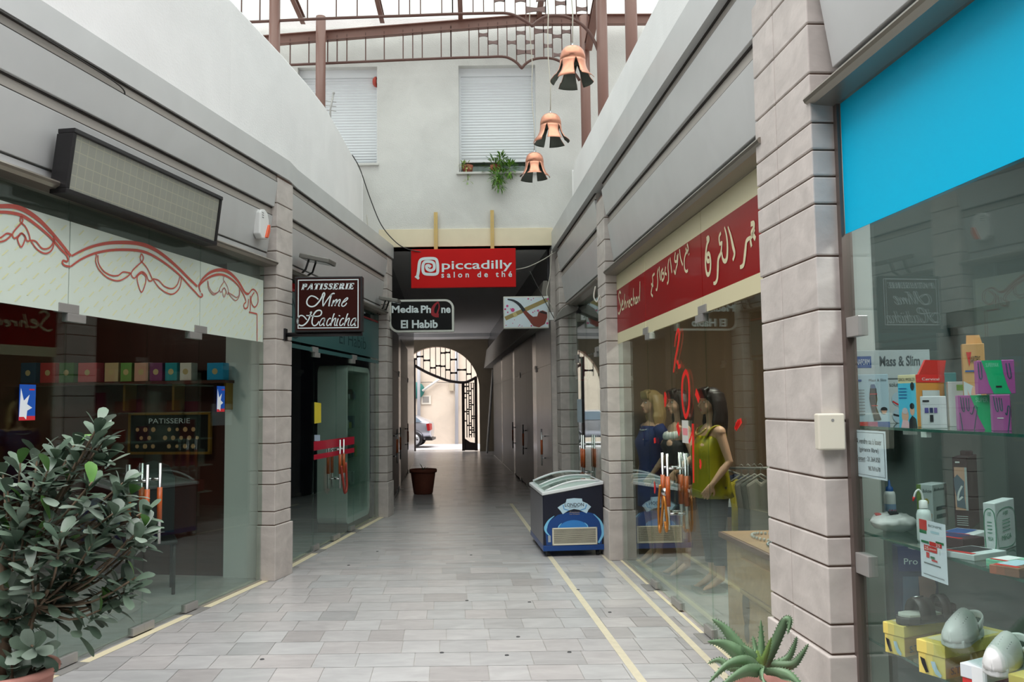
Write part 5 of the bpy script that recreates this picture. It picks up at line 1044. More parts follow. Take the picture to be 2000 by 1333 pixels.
# ================================================================ PHONE SHOP (second left)
CABW = M('pale_cabinet', (224, 230, 226), .45)
def cabinet(Y0, Y1, o0, o1, zb, zt_, label, phase):
    t = thing('display_cabinet', label, 'cabinet', L2.W((o0+o1)/2, (Y0+Y1)/2, zb), L2.rz, 'pale display cabinets in the phone shop')
    m = MB(CABW); a = .07; out = rr(Y0, zb, Y1, zt_, .12, 6, 'tr tl br bl'); inn = rr(Y0+a, zb+a, Y1-a, zt_-a, .05, 6, 'tr tl br bl'); n_ = len(out); T_ = L2.T(0)
    vs = [(p[0], p[1], d) for d in (o0, o1) for p in out]+[(p[0], p[1], d) for d in (o0, o1) for p in inn]
    fs = []
    for i in range(n_):
        j = (i+1) % n_; fs += [(i, j, n_+j, n_+i), (2*n_+j, 2*n_+i, 3*n_+i, 3*n_+j), (n_+i, n_+j, 3*n_+j, 3*n_+i)]
    fs += [tuple(range(n_-1, -1, -1))]
    m.add(vs, fs, T=T_); m.build('body', t)
    m = MB(M('cabinet_inside', (70, 92, 92), .7)); m.fbox(L2, o0+.01, o0+.02, Y0+.05, Y1-.05, zb+.06, zt_-.06); m.build('back_panel', t)
    m = MB(GS); m.fbox(L2, o1-.03, o1-.024, Y0+a, Y1-a, zb+a, zt_-a); m.build('glass_door', t)
    n_ = 5
    for i in range(1, n_): z = zb+a+(zt_-zb-2*a)*i/n_; m = MB(GS); m.fbox(L2, o0+.03, o1-.04, Y0+a, Y1-a, z, z+.008); m.build('glass_shelf', t)
    rg = random.Random(phase); cols = [(206, 210, 214), (60, 90, 130), (196, 190, 90), (120, 130, 140), (40, 44, 50)]
    for i in range(1, n_):
        z = zb+a+(zt_-zb-2*a)*i/n_+.008; yy = Y0+a+.04
        while yy < Y1-a-.08:
            w_ = rg.uniform(.05, .09); h_ = rg.uniform(.07, .17); c = rg.choice(cols); b = MB(M('phone_box_%d' % cols.index(c), c, .5)); b.fbox(L2, (o0+o1)/2-.06, (o0+o1)/2+.03, yy, yy+w_, z, z+h_)
            nmc = {0: 'white', 1: 'blue', 2: 'yellow', 3: 'grey', 4: 'black'}[cols.index(c)]
            tag(b.build('phone_carton', bevel=.002), '%s small phone carton on a glass shelf of %s' % (nmc, label.split(',')[0]), 'box', 'phone cartons in %s' % label.split(',')[0]); yy += w_+rg.uniform(.04, .14)
    m = MB(M('plinth_wood', (120, 100, 86), .6)); m.fbox(L2, o0, o1, Y0+.03, Y1-.03, 0, zb); m.build('plinth', t)
cabinet(8.84, 9.52, -.62, -.14, .12, 2.2, 'the near pale cabinet, cut by the left stone pillar', 3); cabinet(11.4, 12.6, -.44, -.05, .10, 2.2, 'the far pale cabinet, behind the red striped door', 8)
def l2rect(px0, px1, ya, yb, yc, yd, mat, name, label, cat, o=.004):   # four corners traced: left edge ya..yb, right edge yc..yd
    a, b, c, d = L2.uz(px0, yb, o), L2.uz(px1, yd, o), L2.uz(px1, yc, o), L2.uz(px0, ya, o); m = MB(mat); m.prism([a, b, c, d], 0, .001, T=L2.T(o)); ob = m.build(name); return tag(ob, label, cat)
l2rect(614, 627, 786, 828, 788, 826, M('yellow_paper', (226, 206, 60), .6), 'notice_sheet', 'yellow notice sheet on the phone shop glass', 'notice')
l2rect(614, 625, 850, 862, 850, 862, M('small_sticker', (170, 186, 206), .6), 'window_sticker', 'small pale blue sticker under the yellow notice', 'sticker')
REDV = M('crimson_vinyl', (190, 28, 56), .4)
l2rect(613, 692, 863, 881, 853, 868, REDV, 'vinyl_stripe', 'upper wider crimson stripe across the phone shop door', 'sticker'); l2rect(613, 692, 889, 899, 875, 884, REDV, 'vinyl_stripe', 'lower thinner crimson stripe across the phone shop door', 'sticker')
m = MB(M('teal_vinyl', (58, 98, 98), .35)); m.fbox(L2, .0005, .0025, 8.76, 12.92, 2.36, 2.89); m.fbox(L2, .0005, .0025, 8.76, 12.92, 2.285, 2.33); tag(m.build('vinyl_band'), 'dull teal vinyl band across the top of the phone shop glass', 'sign')
m = MB(M('banner_ink', (24, 54, 58), .6)); T_ = L2.T(.004); m.text('M', 9.15, 2.6, 9.4, 2.82, T_, 0); m.stroke([(9.0, 2.45), (9.3, 2.4), (9.6, 2.55)], .02, 0, T_); m.text('El Habib', 10.9, 2.45, 12.2, 2.62, T_, 0); o = m.build('banner_lettering', bpy.data.objects['window_3'] if 0 else None); tag(o, 'dark faint lettering on the teal band over the phone shop glass', 'lettering')
m = MB(M('red_band', (150, 40, 44), .5)); m.fbox(L2, -.014, .002, 8.76, 12.9, 2.90, 2.925); tag(m.build('vinyl_line'), 'thin red line along the top of the teal band', 'sticker')
CH = M('red_chain', (150, 52, 40), .5); ms = MB(CH); p = [L2.W(.09, 10.70, .92), L2.W(.11, 10.73, .70), L2.W(.11, 10.80, .58), L2.W(.11, 10.88, .66), L2.W(.09, 10.90, .95)]; ms.tube(crom(p, 5), .016, 8); tag(ms.build('door_chain'), 'red sleeved chain looped through the phone shop door handles', 'chain')
# ================================================================ BOUTIQUE (right): mannequins
SKIN = M('mannequin_skin', (206, 160, 132), .5)
def body(name, parent, arms, head_turn=0):
    m = MB(SKIN); X = (1, 0, 0)
    m.tube([(0, .0, .80), (0, 0, .88), (0, 0, .96), (0, -.005, 1.06), (0, -.01, 1.14), (0, -.015, 1.24), (0, -.005, 1.33), (0, .0, 1.40), (0, .005, 1.44)],
           [(.10, .09), (.165, .115), (.160, .112), (.118, .085), (.128, .095), (.145, .115), (.150, .098), (.135, .075), (.06, .055)], 20, ell=1, up=X)
    for s in (-1, 1):
        m.ball((s*.068, -.10, 1.235), (.062, .055, .06), 12)
        m.tube([(s*.085, 0, .90), (s*.088, -.005, .70), (s*.085, -.01, .50), (s*.082, .015, .34), (s*.078, .02, .12), (s*.078, .02, .09)], [.095, .078, .055, .056, .034, .034], 12)
        m.tube([(s*.078, .035, .105), (s*.078, -.01, .085), (s*.078, -.075, .04), (s*.078, -.135, .018)], [(.03, .032), (.03, .034), (.037, .024), (.026, .013)], 10, up=X)
        for k, tx in enumerate((-.02, -.008, .004, .014, .023)): m.ball((s*.078+tx*s*-1, -.15+.008*k, .014), (.009-.0008*k, .016, .010), 8)
        m.ball((s*.165, .005, 1.375), (.058, .055, .055), 12)
        sh, el, wr, fd = [Vector(v) for v in arms[s]]
        m.tube([sh, sh.lerp(el, .5), el, el.lerp(wr, .35), wr], [.046, .040, .034, .035, .022], 12)
        d = fd.normalized(); pal = wr+d*.085; side = d.cross(Vector((s, 0, .2))).normalized(); nrm = side.cross(d).normalized()
        m.tube([wr, wr+d*.035, wr+d*.07, pal], [(.024, .017), (.034, .016), (.040, .014), (.036, .012)], 10, up=side)
        for k, (o, ln) in enumerate(((-.030, .062), (-.010, .074), (.010, .069), (.029, .054))):
            b = wr+d*.08+side*o; m.tube([b, b+d*ln*.5-nrm*.004*s+side*o*.12, b+d*ln*.9-nrm*.016*s+side*o*.2], [.0095, .0088, .0068], 8)
        b = wr+d*.028-side*.028; m.tube([b, b-side*.030+d*.025, b-side*.034+d*.055], [.012, .0105, .008], 8)
    m.tube([(0, .01, 1.40), (0, .008, 1.48), (0, .0, 1.56)], [.052, .044, .046], 14)
    # head: skull, jaw, nose, brow, lips, ears
    m.ball((0, .012, 1.655), (.074, .092, .098), 20); m.ball((0, -.030, 1.605), (.056, .058, .072), 18); m.ball((0, -.068, 1.548), (.026, .022, .020), 12)
    m.tube([(0, -.078, 1.652), (0, -.096, 1.622), (0, -.110, 1.600)], [.009, .011, .014], 8); m.ball((0, -.098, 1.598), (.018, .014, .010), 10)
    m.tube([(-.05, -.060, 1.668), (-.02, -.080, 1.672), (.02, -.080, 1.672), (.05, -.060, 1.668)], [.010, .011, .011, .010], 8); m.ball((0, -.084, 1.574), (.022, .012, .008), 10); m.ball((0, -.082, 1.563), (.019, .012, .007), 10)
    for s in (-1, 1): m.ball((s*.074, .012, 1.625), (.010, .020, .030), 10)
    m.T = ROOT[parent.name]; m.v = [m.T @ v for v in m.v]; m.T = None
    o = m.build(name, parent); rm = o.modifiers.new('weld', 'REMESH'); rm.mode = 'VOXEL'; rm.voxel_size = .0062; rm.use_smooth_shade = True
    sm = o.modifiers.new('soft', 'SMOOTH'); sm.factor = .5; sm.iterations = 3
    e = MB(M('eye_white', (226, 222, 216), .3)); e.T = ROOT[parent.name]
    for s in (-1, 1): e.ball((s*.030, -.073, 1.640), (.013, .010, .007), 10)
    e.use(M('iris_brown', (48, 34, 28), .3))
    for s in (-1, 1): e.ball((s*.030, -.0795, 1.640), (.006, .005, .006), 8)
    e.build('eyes', parent); l = MB(M('lip_red', (176, 84, 82), .4)); l.T = ROOT[parent.name]; l.ball((0, -.0915, 1.574), (.019, .007, .0055), 10); l.ball((0, -.089, 1.564), (.016, .007, .005), 10); l.build('lips', parent)
    return o
def local(m, parent): m.v = [ROOT[parent.name] @ v for v in m.v]; return m
def rings(m, rg_, n=36, wob=0, fold=9):
    vs = []; fs = []
    for i, (z, rx, ry, y0) in enumerate(rg_):
        for j in range(n):
            a = 2*pi*j/n; w_ = 1+wob*(i/len(rg_))*sin(fold*a+i*.3); vs.append((rx*w_*cos(a), y0+ry*w_*sin(a), z))
    k = len(rg_)
    for i in range(k-1):
        for j in range(n): fs.append((i*n+j, (i+1)*n+j, (i+1)*n+(j+1) % n, i*n+(j+1) % n))
    m.add(vs, fs, smooth=True); return m
def hair(parent, mat, ln, fringe=True, seed=1):
    m = MB(mat); m.ball((0, .022, 1.675), (.086, .098, .098), 18); rh = random.Random(seed)
    for i in range(26):
        a = radians(-25)+radians(230)*i/25; x = .080*cos(a); y = .03+.085*sin(a); e = rh.uniform(.9, 1.05)
        m.tube([(x*.8, y*.9, 1.72), (x*1.12, y+.006, 1.64), (x*1.28+rh.uniform(-.01, .01), y+.012, 1.54), (x*1.45*e, y*1.05+rh.uniform(-.01, .015), 1.66-ln*.55), (x*1.35*e+rh.uniform(-.012, .012), y+.01, 1.66-ln*e)], [.024, .026, .027, .024, .007], 7)
    if fringe:
        for i in range(11): x = -.066+.0132*i; m.tube([(x*.6, -.03, 1.765), (x*.95, -.082, 1.742), (x*1.08, -.098+abs(x)*.4, 1.70), (x*1.1, -.092+abs(x)*.4, 1.672)], [.016, .017, .015, .007], 7)
    local(m, parent); o = m.build('hair', parent); rm = o.modifiers.new('weld', 'REMESH'); rm.mode = 'VOXEL'; rm.voxel_size = .008; rm.use_smooth_shade = True
def mannequin(label, x, Y, rz, arms):
    t = thing('mannequin', label, 'mannequin', (x, Y, .012), rz, 'mannequins in the boutique window'); body('body', t, arms)
    m = MB(GS); m.box(-.2, .2, -.24, .2, -.012, -.002); local(m, t); m.build('glass_base', t); return t
A0 = {1: [(.165, .005, 1.385), (.225, .06, 1.12), (.215, -.10, .93), (-.05, -.55, -.8)], -1: [(-.165, .005, 1.385), (-.22, .05, 1.12), (-.20, -.07, .90), (.05, -.4, -.9)]}
YLW = M('mustard_satin', (160, 148, 20), .4, noise=.06, nscale=6); NAVC = M('navy_cloth', (36, 52, 110), .6, noise=.1); BLKC = M('black_cloth', (26, 26, 30), .7); GRYC = M('charcoal_cloth', (66, 64, 68), .7)
t = mannequin('brunette mannequin in a mustard yellow sleeveless top, nearest the door handles', 1.765, 7.72, radians(-78), A0)
m = MB(YLW); rings(m, [(1.34, .138, .098, -.01), (1.30, .158, .118, -.012), (1.24, .168, .150, -.025), (1.16, .165, .150, -.025), (1.06, .170, .145, -.02), (.96, .190, .150, -.01), (.86, .205, .162, -.005), (.80, .212, .168, 0)], 48, .05, 11); 
for s in (-1, 1): m.tube(crom([(s*.10, -.10, 1.33), (s*.115, -.05, 1.405), (s*.118, .01, 1.425), (s*.11, .06, 1.39), (s*.10, .085, 1.33)], 4), [(.006, .022)]*17, 8)
local(m, t); m.build('sleeveless_top', t, solid=.006)
m = MB(GRYC)
for s in (-1, 1): m.tube([(s*.085, 0, .90), (s*.09, -.005, .70), (s*.087, -.01, .50), (s*.086, .015, .34), (s*.086, .02, .22)], [.115, .094, .072, .070, .062], 16)
local(m, t); m.build('trousers', t); hair(t, M('dark_brown_hair', (36, 26, 24), .45), .36, True, 2)
m = MB(M('gold_beads', (206, 178, 112), .25, metal=.8))
for i in range(17): a = radians(200+140*i/16); m.ball((.088*cos(a)*1.0, -.045+.075*sin(a)*.9-.02, 1.40+.085*(sin(a)+.35)*.9), .0115, 8)
local(m, t); m.build('necklace', t)
A1 = {1: [(.165, .005, 1.385), (.235, .05, 1.13), (.20, -.13, .98), (-.05, -.5, -.8)], -1: [(-.165, .005, 1.385), (-.215, .06, 1.12), (-.21, -.04, .89), (0, -.3, -.9)]}
t = mannequin('brunette mannequin with a white neckpiece over black, between the blue and yellow mannequins', 1.60, 8.36, radians(-80), A1)
m = MB(BLKC); rings(m, [(1.28, .152, .125, -.02), (1.22, .162, .150, -.025), (1.12, .140, .115, -.015), (1.04, .135, .105, -.01), (.94, .178, .132, 0), (.80, .190, .145, 0), (.62, .185, .145, 0)], 40, .03, 9); local(m, t); m.build('dress', t, solid=.006)
m = MB(M('white_ruffle', (222, 218, 214), .7)); 
for i in range(11): a = radians(175+190*i/10); m.ball((.105*cos(a), -.035+.085*sin(a), 1.33-.02*abs(sin(a))), (.035, .035, .045), 10)
local(m, t); m.build('neckpiece', t); hair(t, M('brown_hair', (52, 40, 34), .45), .30, True, 5)
t = mannequin('blonde mannequin in a royal blue dress, deepest of the three beside the stone pillar', 1.44, 8.98, radians(-74), A0)
m = MB(NAVC); rings(m, [(1.40, .125, .085, .0), (1.36, .178, .10, -.005), (1.30, .180, .122, -.012), (1.24, .172, .152, -.025), (1.12, .155, .130, -.015), (1.02, .150, .115, -.01), (.92, .185, .135, 0), (.75, .195, .15, 0), (.58, .20, .155, 0)], 40, .03, 8)
for s in (-1, 1): m.tube([(s*.15, .004, 1.39), (s*.19, .02, 1.33), (s*.215, .04, 1.24)], [(.062, .062), (.066, .064), (.060, .058)], 14)
local(m, t); m.build('dress', t, solid=.005); hair(t, M('blonde_hair', (176, 144, 96), .45), .30, True, 9)
m = MB(M('silver_beads', (196, 200, 206), .3, metal=.6))
for i in range(13): a = radians(205+130*i/12); m.ball((.10*cos(a), -.03+.09*sin(a), 1.385-.03*abs(sin(a))), .009, 8)
local(m, t); m.build('neckline_beads', t)
# cabinet with necklaces
WCB2 = M('honey_wood', (196, 148, 104), .5, noise=.15, nscale=5, stretch=(.4, 3, 3)); WTR = M('reddish_trim', (128, 84, 70), .5)
y0, y1 = 4.75, 6.12
t = thing('wooden_cabinet', 'honey coloured wooden cabinet with reddish trim inside the boutique window by the broad pillar', 'cabinet', R.W(-.4, 5.4, 0), R.rz)
m = MB(WCB2); m.fbox(R, -.62, -.12, y0, y1, 0, .70); m.build('body', t, bevel=.006); m = MB(WTR); m.fbox(R, -.66, -.08, y0-.04, y1+.05, .70, .735); m.use(WCB2); m.fbox(R, -.64, -.10, y0-.02, y1+.03, .735, .739); m.build('top', t)
m = MB(WCB2); m.fbox(R, -.13, -.10, y0+.1, y1-.35, .42, .62); d_ = m.build('drawer', t, bevel=.004); m = MB(WTR); m.fbox(R, -.11, -.095, y0+.08, y1-.33, .39, .42); m.build('drawer_moulding', d_)
m = MB(M('carved_dark', (120, 96, 78), .7)); m.disc(-(5.75), .30, .07, .002, 14, R.T(-.12), ry=.13); m.disc(-(5.75), .14, .05, .002, 14, R.T(-.12), ry=.07); m.build('carved_motif', t)
def necklace(o, Y, rx, ry, mat, label, n_=26, br_=.011):
    m = MB(mat); 
    for i in range(n_): a = 2*pi*i/n_; m.ball(R.W(o+rx*cos(a), Y+ry*sin(a), .740+br_), br_, 8)
    tag(m.build('bead_necklace'), label, 'necklace', 'necklaces on the honey wood cabinet')
PRL = M('pearl', (214, 212, 210), .3); 
necklace(-.30, 5.78, .10, .17, PRL, 'pearl necklace farthest from the broad pillar on the honey wood cabinet'); necklace(-.26, 5.42, .09, .14, M('silver_bead', (170, 172, 178), .25, metal=.8), 'silver necklace in the middle of the honey wood cabinet top'); necklace(-.22, 5.14, .06, .10, M('gold_bead', (186, 140, 70), .3, metal=.7), 'small gold bead necklace on the honey wood cabinet', 18)
# hanging clothes
def garment(px_, py_, o, w_, h_, mat, label, sleeves=True, hanger=True, rz=None, extra=None):
    c = R.at(px_, py_, o); t = thing('hanging_garment', label, 'clothing', (c.x, c.y, c.z-h_), (R.rz-.35) if rz is None else rz, 'clothes hanging in the boutique'); T_ = ROOT[t.name] @ Tfront(0)
    m = MB(mat); out = [(-w_*.42, 0), (w_*.42, 0), (w_*.40, h_*.55), (w_*.5, h_*.90), (w_*.16, h_), (0, h_*.93), (-w_*.16, h_), (-w_*.5, h_*.90), (-w_*.40, h_*.55)]; m.prism(out, -.035, .035, T=T_); m.build('garment_body', t, bevel=.02)
    if sleeves:
        for s in (-1, 1): m = MB(mat); m.T = ROOT[t.name]; m.tube([(s*w_*.44, 0, h_*.9), (s*w_*.62, -.02, h_*.6), (s*w_*.66, -.03, h_*.28)], [.07, .06, .05], 10); m.build('sleeve', t)
    if hanger:
        m = MB(M('pale_hanger', (150, 146, 138), .5)); m.T = ROOT[t.name]; m.tube([(-w_*.46, 0, h_*.93), (-.04, 0, h_*1.02), (0, 0, h_*1.06), (.04, 0, h_*1.02), (w_*.46, 0, h_*.93)], .010, 7); m.tube([(0, 0, h_*1.05), (0, 0, h_*1.05+.05), (.02, 0, h_*1.05+.08), (0, 0, h_*1.05+.10), (-.02, 0, h_*1.05+.085)], .004, 6); m.build('hanger', t)
    if extra: extra(t, T_)
    if py_ == 705: m = MB(M('pale_hanger', (150, 146, 138), .5)); m.tube([(c.x, c.y, c.z+h_*.05+.09), (c.x, c.y, 3.1)], .003, 5); m.build('thread', t)
    return t
garment(1300, 705, -1.3, .42, .5, BLKC, 'black jacket on a pale hanger above the blonde mannequin'); garment(1395, 725, -2.42, .5, .5, M('indigo_cloth', (36, 36, 52), .7), 'dark indigo jacket on the wall behind the brunette in yellow', hanger=False)
garment(1445, 780, -2.42, .55, .75, M('brown_coat', (98, 76, 60), .8), 'long brown coat on the back wall of the boutique', hanger=False)
def tee(t, T_): m = MB(M('white_print', (220, 222, 226), .6)); m.rect(-.09, .24, .09, .28, .037, T_); m.rect(-.02, .10, .02, .24, .037, T_); m.build('letter_print', t)
garment(1425, 925, -.9, .30, .42, M('deep_navy', (34, 38, 70), .7), 'navy shirt with a white letter on the boutique rail', extra=tee)
m = MB(DSTEEL); a = R.at(1415, 915, -.9); b = R.at(1510, 915, -1.0); m.tube([a, b], .012, 8); m.tube([a, (a.x, a.y, 0)], .014, 8); m.tube([b, (b.x, b.y, 0)], .014, 8); tag(m.build('clothes_rail'), 'steel clothes rail inside the boutique near the broad pillar', 'rail')
for px_, cl, nm in ((1449, (190, 170, 50), 'yellow'), (1462, (112, 108, 102), 'pale grey'), (1474, (84, 88, 80), 'olive grey'), (1486, (138, 132, 122), 'cream')):
    garment(px_, 935, -.95, .26, .62, M('cloth_'+nm.replace(' ', '_'), cl, .8), '%s top hanging on the boutique rail' % nm, sleeves=False)
# red paint on the boutique glass, handle bag tag, cable lock
RP = M('red_paint', (226, 34, 26), .5); TRp = R.T(.004)
def rp(pts, w): q = [R.uz(x, y, .004) for x, y in pts]; m.stroke([(-u, z) for u, z in q], w, 0, TRp)
m = MB(RP); e5 = lambda l: [(1190+x/2.897, 640+y/2.897) for x, y in l]
rp(e5([(368, 110), (376, 50), (388, 12), (394, 40), (386, 110), (372, 180), (362, 255)]), (.010, .035, .02)); rp(e5([(380, 190), (388, 205), (392, 225), (402, 215)]), .03)
rp(e5([(433, 245), (415, 290), (411, 380), (418, 460), (432, 505), (448, 460), (452, 380), (447, 290), (433, 245)]), .04); rp(e5([(472, 545), (474, 640), (475, 760), (477, 880)]), (.05, .045, .03)); rp(e5([(474, 560), (462, 620), (450, 650)]), (.02, .03))
rp(e5([(312, 365), (316, 400), (314, 450)]), (.01, .09, .02)); rp(e5([(384, 545), (390, 575), (398, 600)]), .07); rp(e5([(488, 362), (498, 385), (508, 415)]), .06); rp(e5([(256, 625), (258, 655)]), .06); rp(e5([(254, 870), (257, 905), (256, 940)]), (.01, .06, .02)); rp(e5([(510, 755), (518, 770), (512, 795)]), .035)
for k in range(5): rp(e5([(715, 575), (712+9*k, 545-8*k+6*abs(k-2))]), .035)
o = m.build('painted_lettering', DR[5] if len(DR) > 5 else None)
m = MB(M('amber_cable', (176, 112, 40), .35, metal=.4)); p = [R.W(.10, 7.10, .98), R.W(.11, 7.13, .80), R.W(.10, 7.17, .66), R.W(.11, 7.10, .60), R.W(.11, 7.02, .75), R.W(.11, 6.95, .90), R.W(.10, 6.90, .72), R.W(.10, 6.93, .63), R.W(.10, 6.97, .70)]; m.tube(crom(p, 6), .011, 8); tag(m.build('cable_lock'), 'amber sleeved cable lock wound round the boutique door handles', 'lock')
m = MB(STEEL); c = R.W(.08, 7.04, .93); m.ball(c, (.03, .05, .035), 12); tag(m.build('padlock'), 'round chrome padlock between the boutique door handles', 'lock')
m = MB(M('tag_white', (206, 206, 200), .5)); a = R.uz(1333, 865, .004); b = R.uz(1344, 822, .004); m.prism([(-a[0], a[1]), (-b[0], a[1]), (-b[0], b[1]), (-a[0], b[1])], 0, .001, T=TRp); m.use(M('tag_pink', (226, 140, 146), .5)); m.rect(-a[0]+.02, a[1]+.06, -b[0]-.02, b[1]-.06, .0015, TRp); tag(m.build('window_sticker'), 'small white and pink sticker under the painted red ring on the boutique glass', 'sticker')
# ================================================================ KIOSK behind the freezer
rg = random.Random(21); KC = [((176, 40, 44), 'red'), ((206, 200, 196), 'white'), ((200, 120, 110), 'salmon'), ((196, 60, 110), 'pink')]
t = thing('display_rack', 'white display rack inside the kiosk window behind the freezer', 'rack', R.W(-.6, 10.8, 0), R.rz); m = MB(CABW); m.fbox(R, -.62, -.60, 9.8, 12.2, 0, 2.2); m.build('back_panel', t)
for z in (.4, .8, 1.2, 1.6, 2.0): m = MB(CABW); m.fbox(R, -.60, -.35, 9.8, 12.2, z-.02, z); m.build('shelf_board', t)
for z in (.4, .8, 1.2, 1.6, 2.0):
    y = 9.9; row = {.4: 'bottom', .8: 'second', 1.2: 'third', 1.6: 'fourth', 2.0: 'top'}[z]
    while y < 12.0:
        w_ = rg.uniform(.10, .2); cl, nm = rg.choice(KC); m = MB(M('pack_'+nm, cl, .5)); m.fbox(R, -.52, -.40, y, y+w_, z, z+rg.uniform(.15, .3)); tag(m.build('pack', bevel=.006), '%s pack on the %s shelf of the kiosk rack' % (nm, row), 'box', 'packs on the kiosk rack'); y += w_+rg.uniform(.02, .3)
a, b = R.uz(1128, 825, .003), R.uz(1136, 780, .003); m = MB(M('notice_pale', (170, 186, 196), .6)); m.prism([(-a[0], a[1]), (-b[0], a[1]), (-b[0], b[1]), (-a[0], b[1])], 0, .001, T=TRp); tag(m.build('notice_sheet'), 'pale notice sheet on the kiosk glass behind the freezer', 'notice')
c = R.at(1137, 700, -.2); t = thing('hanging_bag', 'red bag with white streaks hanging inside the kiosk window', 'bag', (c.x, c.y, c.z-.35), R.rz); m = MB(M('bag_red', (176, 36, 40), .6)); m.T = ROOT[t.name]; m.lathe([(0, 0), (.09, .02), (.13, .18), (.10, .38), (.06, .45)], 16); m.build('bag_body', t); m = MB(M('bag_white', (220, 216, 212), .6)); m.T = ROOT[t.name]
for k in range(7): a = 2*pi*k/7; m.tube([(.095*cos(a), .095*sin(a), .03), (.135*cos(a), .135*sin(a), .18), (.11*cos(a), .11*sin(a), .36)], .012, 5)
m.build('streaks', t)
# ================================================================ PHARMACY WINDOW
ALU = M('aluminium_profile', (150, 160, 154), .4, metal=.3); Z1, Z2, Z3 = 1.535, 1.065, .60
for z, o0_, nm in ((Z1, -.62, 'top'), (Z2, -.72, 'middle'), (Z3, -.72, 'bottom')):
    t = thing('display_shelf', '%s glass shelf of the pharmacy window' % nm, 'shelf', R.W(-.25, 2.4, z-.012), R.rz, 'glass shelves of the pharmacy window')
    m = MB(GS); m.fbox(R, o0_, -.035, .8, 4.32, z-.012, z); m.use(M('glass_edge_green', (40, 84, 74), .2)); m.fbox(R, -.0355, -.033, .8, 4.32, z-.011, z-.001); m.build('glass_sheet', t)
    for Y in (3.6, 2.2, 1.0): m = MB(DSTEEL); m.fbox(R, -.12, -.08, Y-.02, Y+.02, z-.03, z-.0125); m.build('clip', t)
m = MB(ALU)
for px_ in (1823, 1840): c = R.at(px_, 800, -.8); m.box(c.x-.018, c.x+.018, c.y-.02, c.y+.02, 0, 3.05)
m.fbox(R, -.84, -.78, .3, R.at(1823, 800, -.8).y, 2.02, 2.10); m.fbox(R, -.84, -.78, .3, R.at(1823, 800, -.8).y, .0, .10); struct(m, 'trim_20')
m = MB(PHD); m.fbox(R, -1.5, -1.45, -1, 3.75, 0, 2.0)
struct(m, 'trim_21'); m = MB(M('dim_shelf', (84, 98, 94), .7))
for z in (.3, .6, .9, 1.2, 1.5, 1.8): m.fbox(R, -1.45, -1.15, -1, 3.5, z, z+.025)
tag(m.build('storage_shelves'), 'dim storage shelving inside the pharmacy behind the display', 'shelving')
def carton(label, xl, xc, xr, yt, yb, Y, zs, th, front, side=None, prints=(), sprints=(), tprint=None, group=None, cat='box', name='carton', lid=None, top=None):
    P = atY(xc, yb, Y); h_ = atY(xc, yt, Y).z-zs if yb else yt; P.z = zs; a = radians(th)
    def solve(x, dx, dy): r_ = ray(x, (yt+yb)/2); k = r_.x/r_.y; return (k*P.y-P.x)/(dx-k*dy)
    w_ = max(.01, solve(xl, -cos(a), -sin(a))); d_ = solve(xr, -sin(a), cos(a)); d_ = d_ if .015 < d_ < .62 else .07
    t = thing(name, label, cat, P, a, group); T0 = ROOT[t.name]; m = MB(front); m.T = T0; hb = h_ if not lid else h_*.62
    m.box(-w_, 0, 0, d_, 0, hb); m.use(side or front); m.box(-w_*.98, .0006, .001, d_-.001, .001, hb-.001); m.build('body', t, bevel=.002)
    if lid: m = MB(lid); m.T = T0; m.box(-w_-.004, .004, -.004, d_+.004, hb, h_); m.build('lid', t, bevel=.003)
    def prints_(lst, T_, ww, nm):
        if not lst: return
        m = MB()
        for i, q in enumerate(lst):
            n_ = .0012+.0002*i
            if q[0] == 'r': m.use(q[5]); m.rect(q[1]*ww, q[2]*h_, q[3]*ww, q[4]*h_, n_, T_)
            elif q[0] == 't': m.use(q[6]); m.text(q[1], q[2]*ww, q[3]*h_, q[4]*ww, q[5]*h_, T_, n_, **(q[7] if len(q) > 7 else {}))
            elif q[0] == 'p': m.use(q[2]); m.poly([(x*ww, y*h_) for x, y in q[1]], n_, T_)
            elif q[0] == 's': m.use(q[3]); m.stroke([(x*ww, y*h_) for x, y in q[1]], q[2], n_, T_)
            elif q[0] == 'd': m.use(q[5]); m.disc(q[1]*ww, q[2]*h_, q[3]*ww, n_, 16, T_, ry=q[4]*h_)
        m.build(nm, t)
    prints_(prints, T0 @ Tfront(-.0045 if lid else 0, -w_, 0), w_, 'front_print')
    TS = T0 @ Matrix(((0, 0, 1, .0045 if lid else .0007), (1, 0, 0, 0), (0, 1, 0, 0), (0, 0, 0, 1))); prints_(sprints, TS, d_, 'side_print')
    if top: m = MB(top); m.T = T0; m.rect(-w_*.9, d_*.1, -w_*.1, d_*.9, h_+.0008); m.build('top_print', t)
    return t, w_, d_, h_
K = lambda n, *c: M('print_'+n, c, .5)
kw, kb, kg, kr, kd, kn = K('white', 226, 230, 230), K('blue', 34, 84, 150), K('grey', 96, 104, 106), K('red', 204, 44, 44), K('black', 32, 32, 38), K('navy', 40, 48, 92)
kc, ko, kp, ke, ks = K('cyan', 84, 190, 222), K('orange', 206, 140, 60), K('pink', 186, 92, 168), K('emerald', 10, 186, 120), K('skin', 214, 170, 146)
PALEB = M('carton_pale', (190, 202, 202), .5); WHT = M('carton_white', (214, 220, 222), .45); YLC = M('carton_yellow', (226, 206, 110), .5); YLD = M('carton_ochre', (198, 160, 96), .55); MAG = M('carton_magenta', (176, 92, 160), .45); MAGD = M('carton_plum', (130, 62, 116), .5); TAN = M('carton_tan', (198, 152, 96), .55); MARO = M('carton_maroon', (58, 38, 46), .45); ICE = M('carton_ice', (176, 204, 216), .45); TEALC = M('carton_teal', (44, 112, 112), .5); RED3 = M('carton_red', (206, 52, 50), .45)
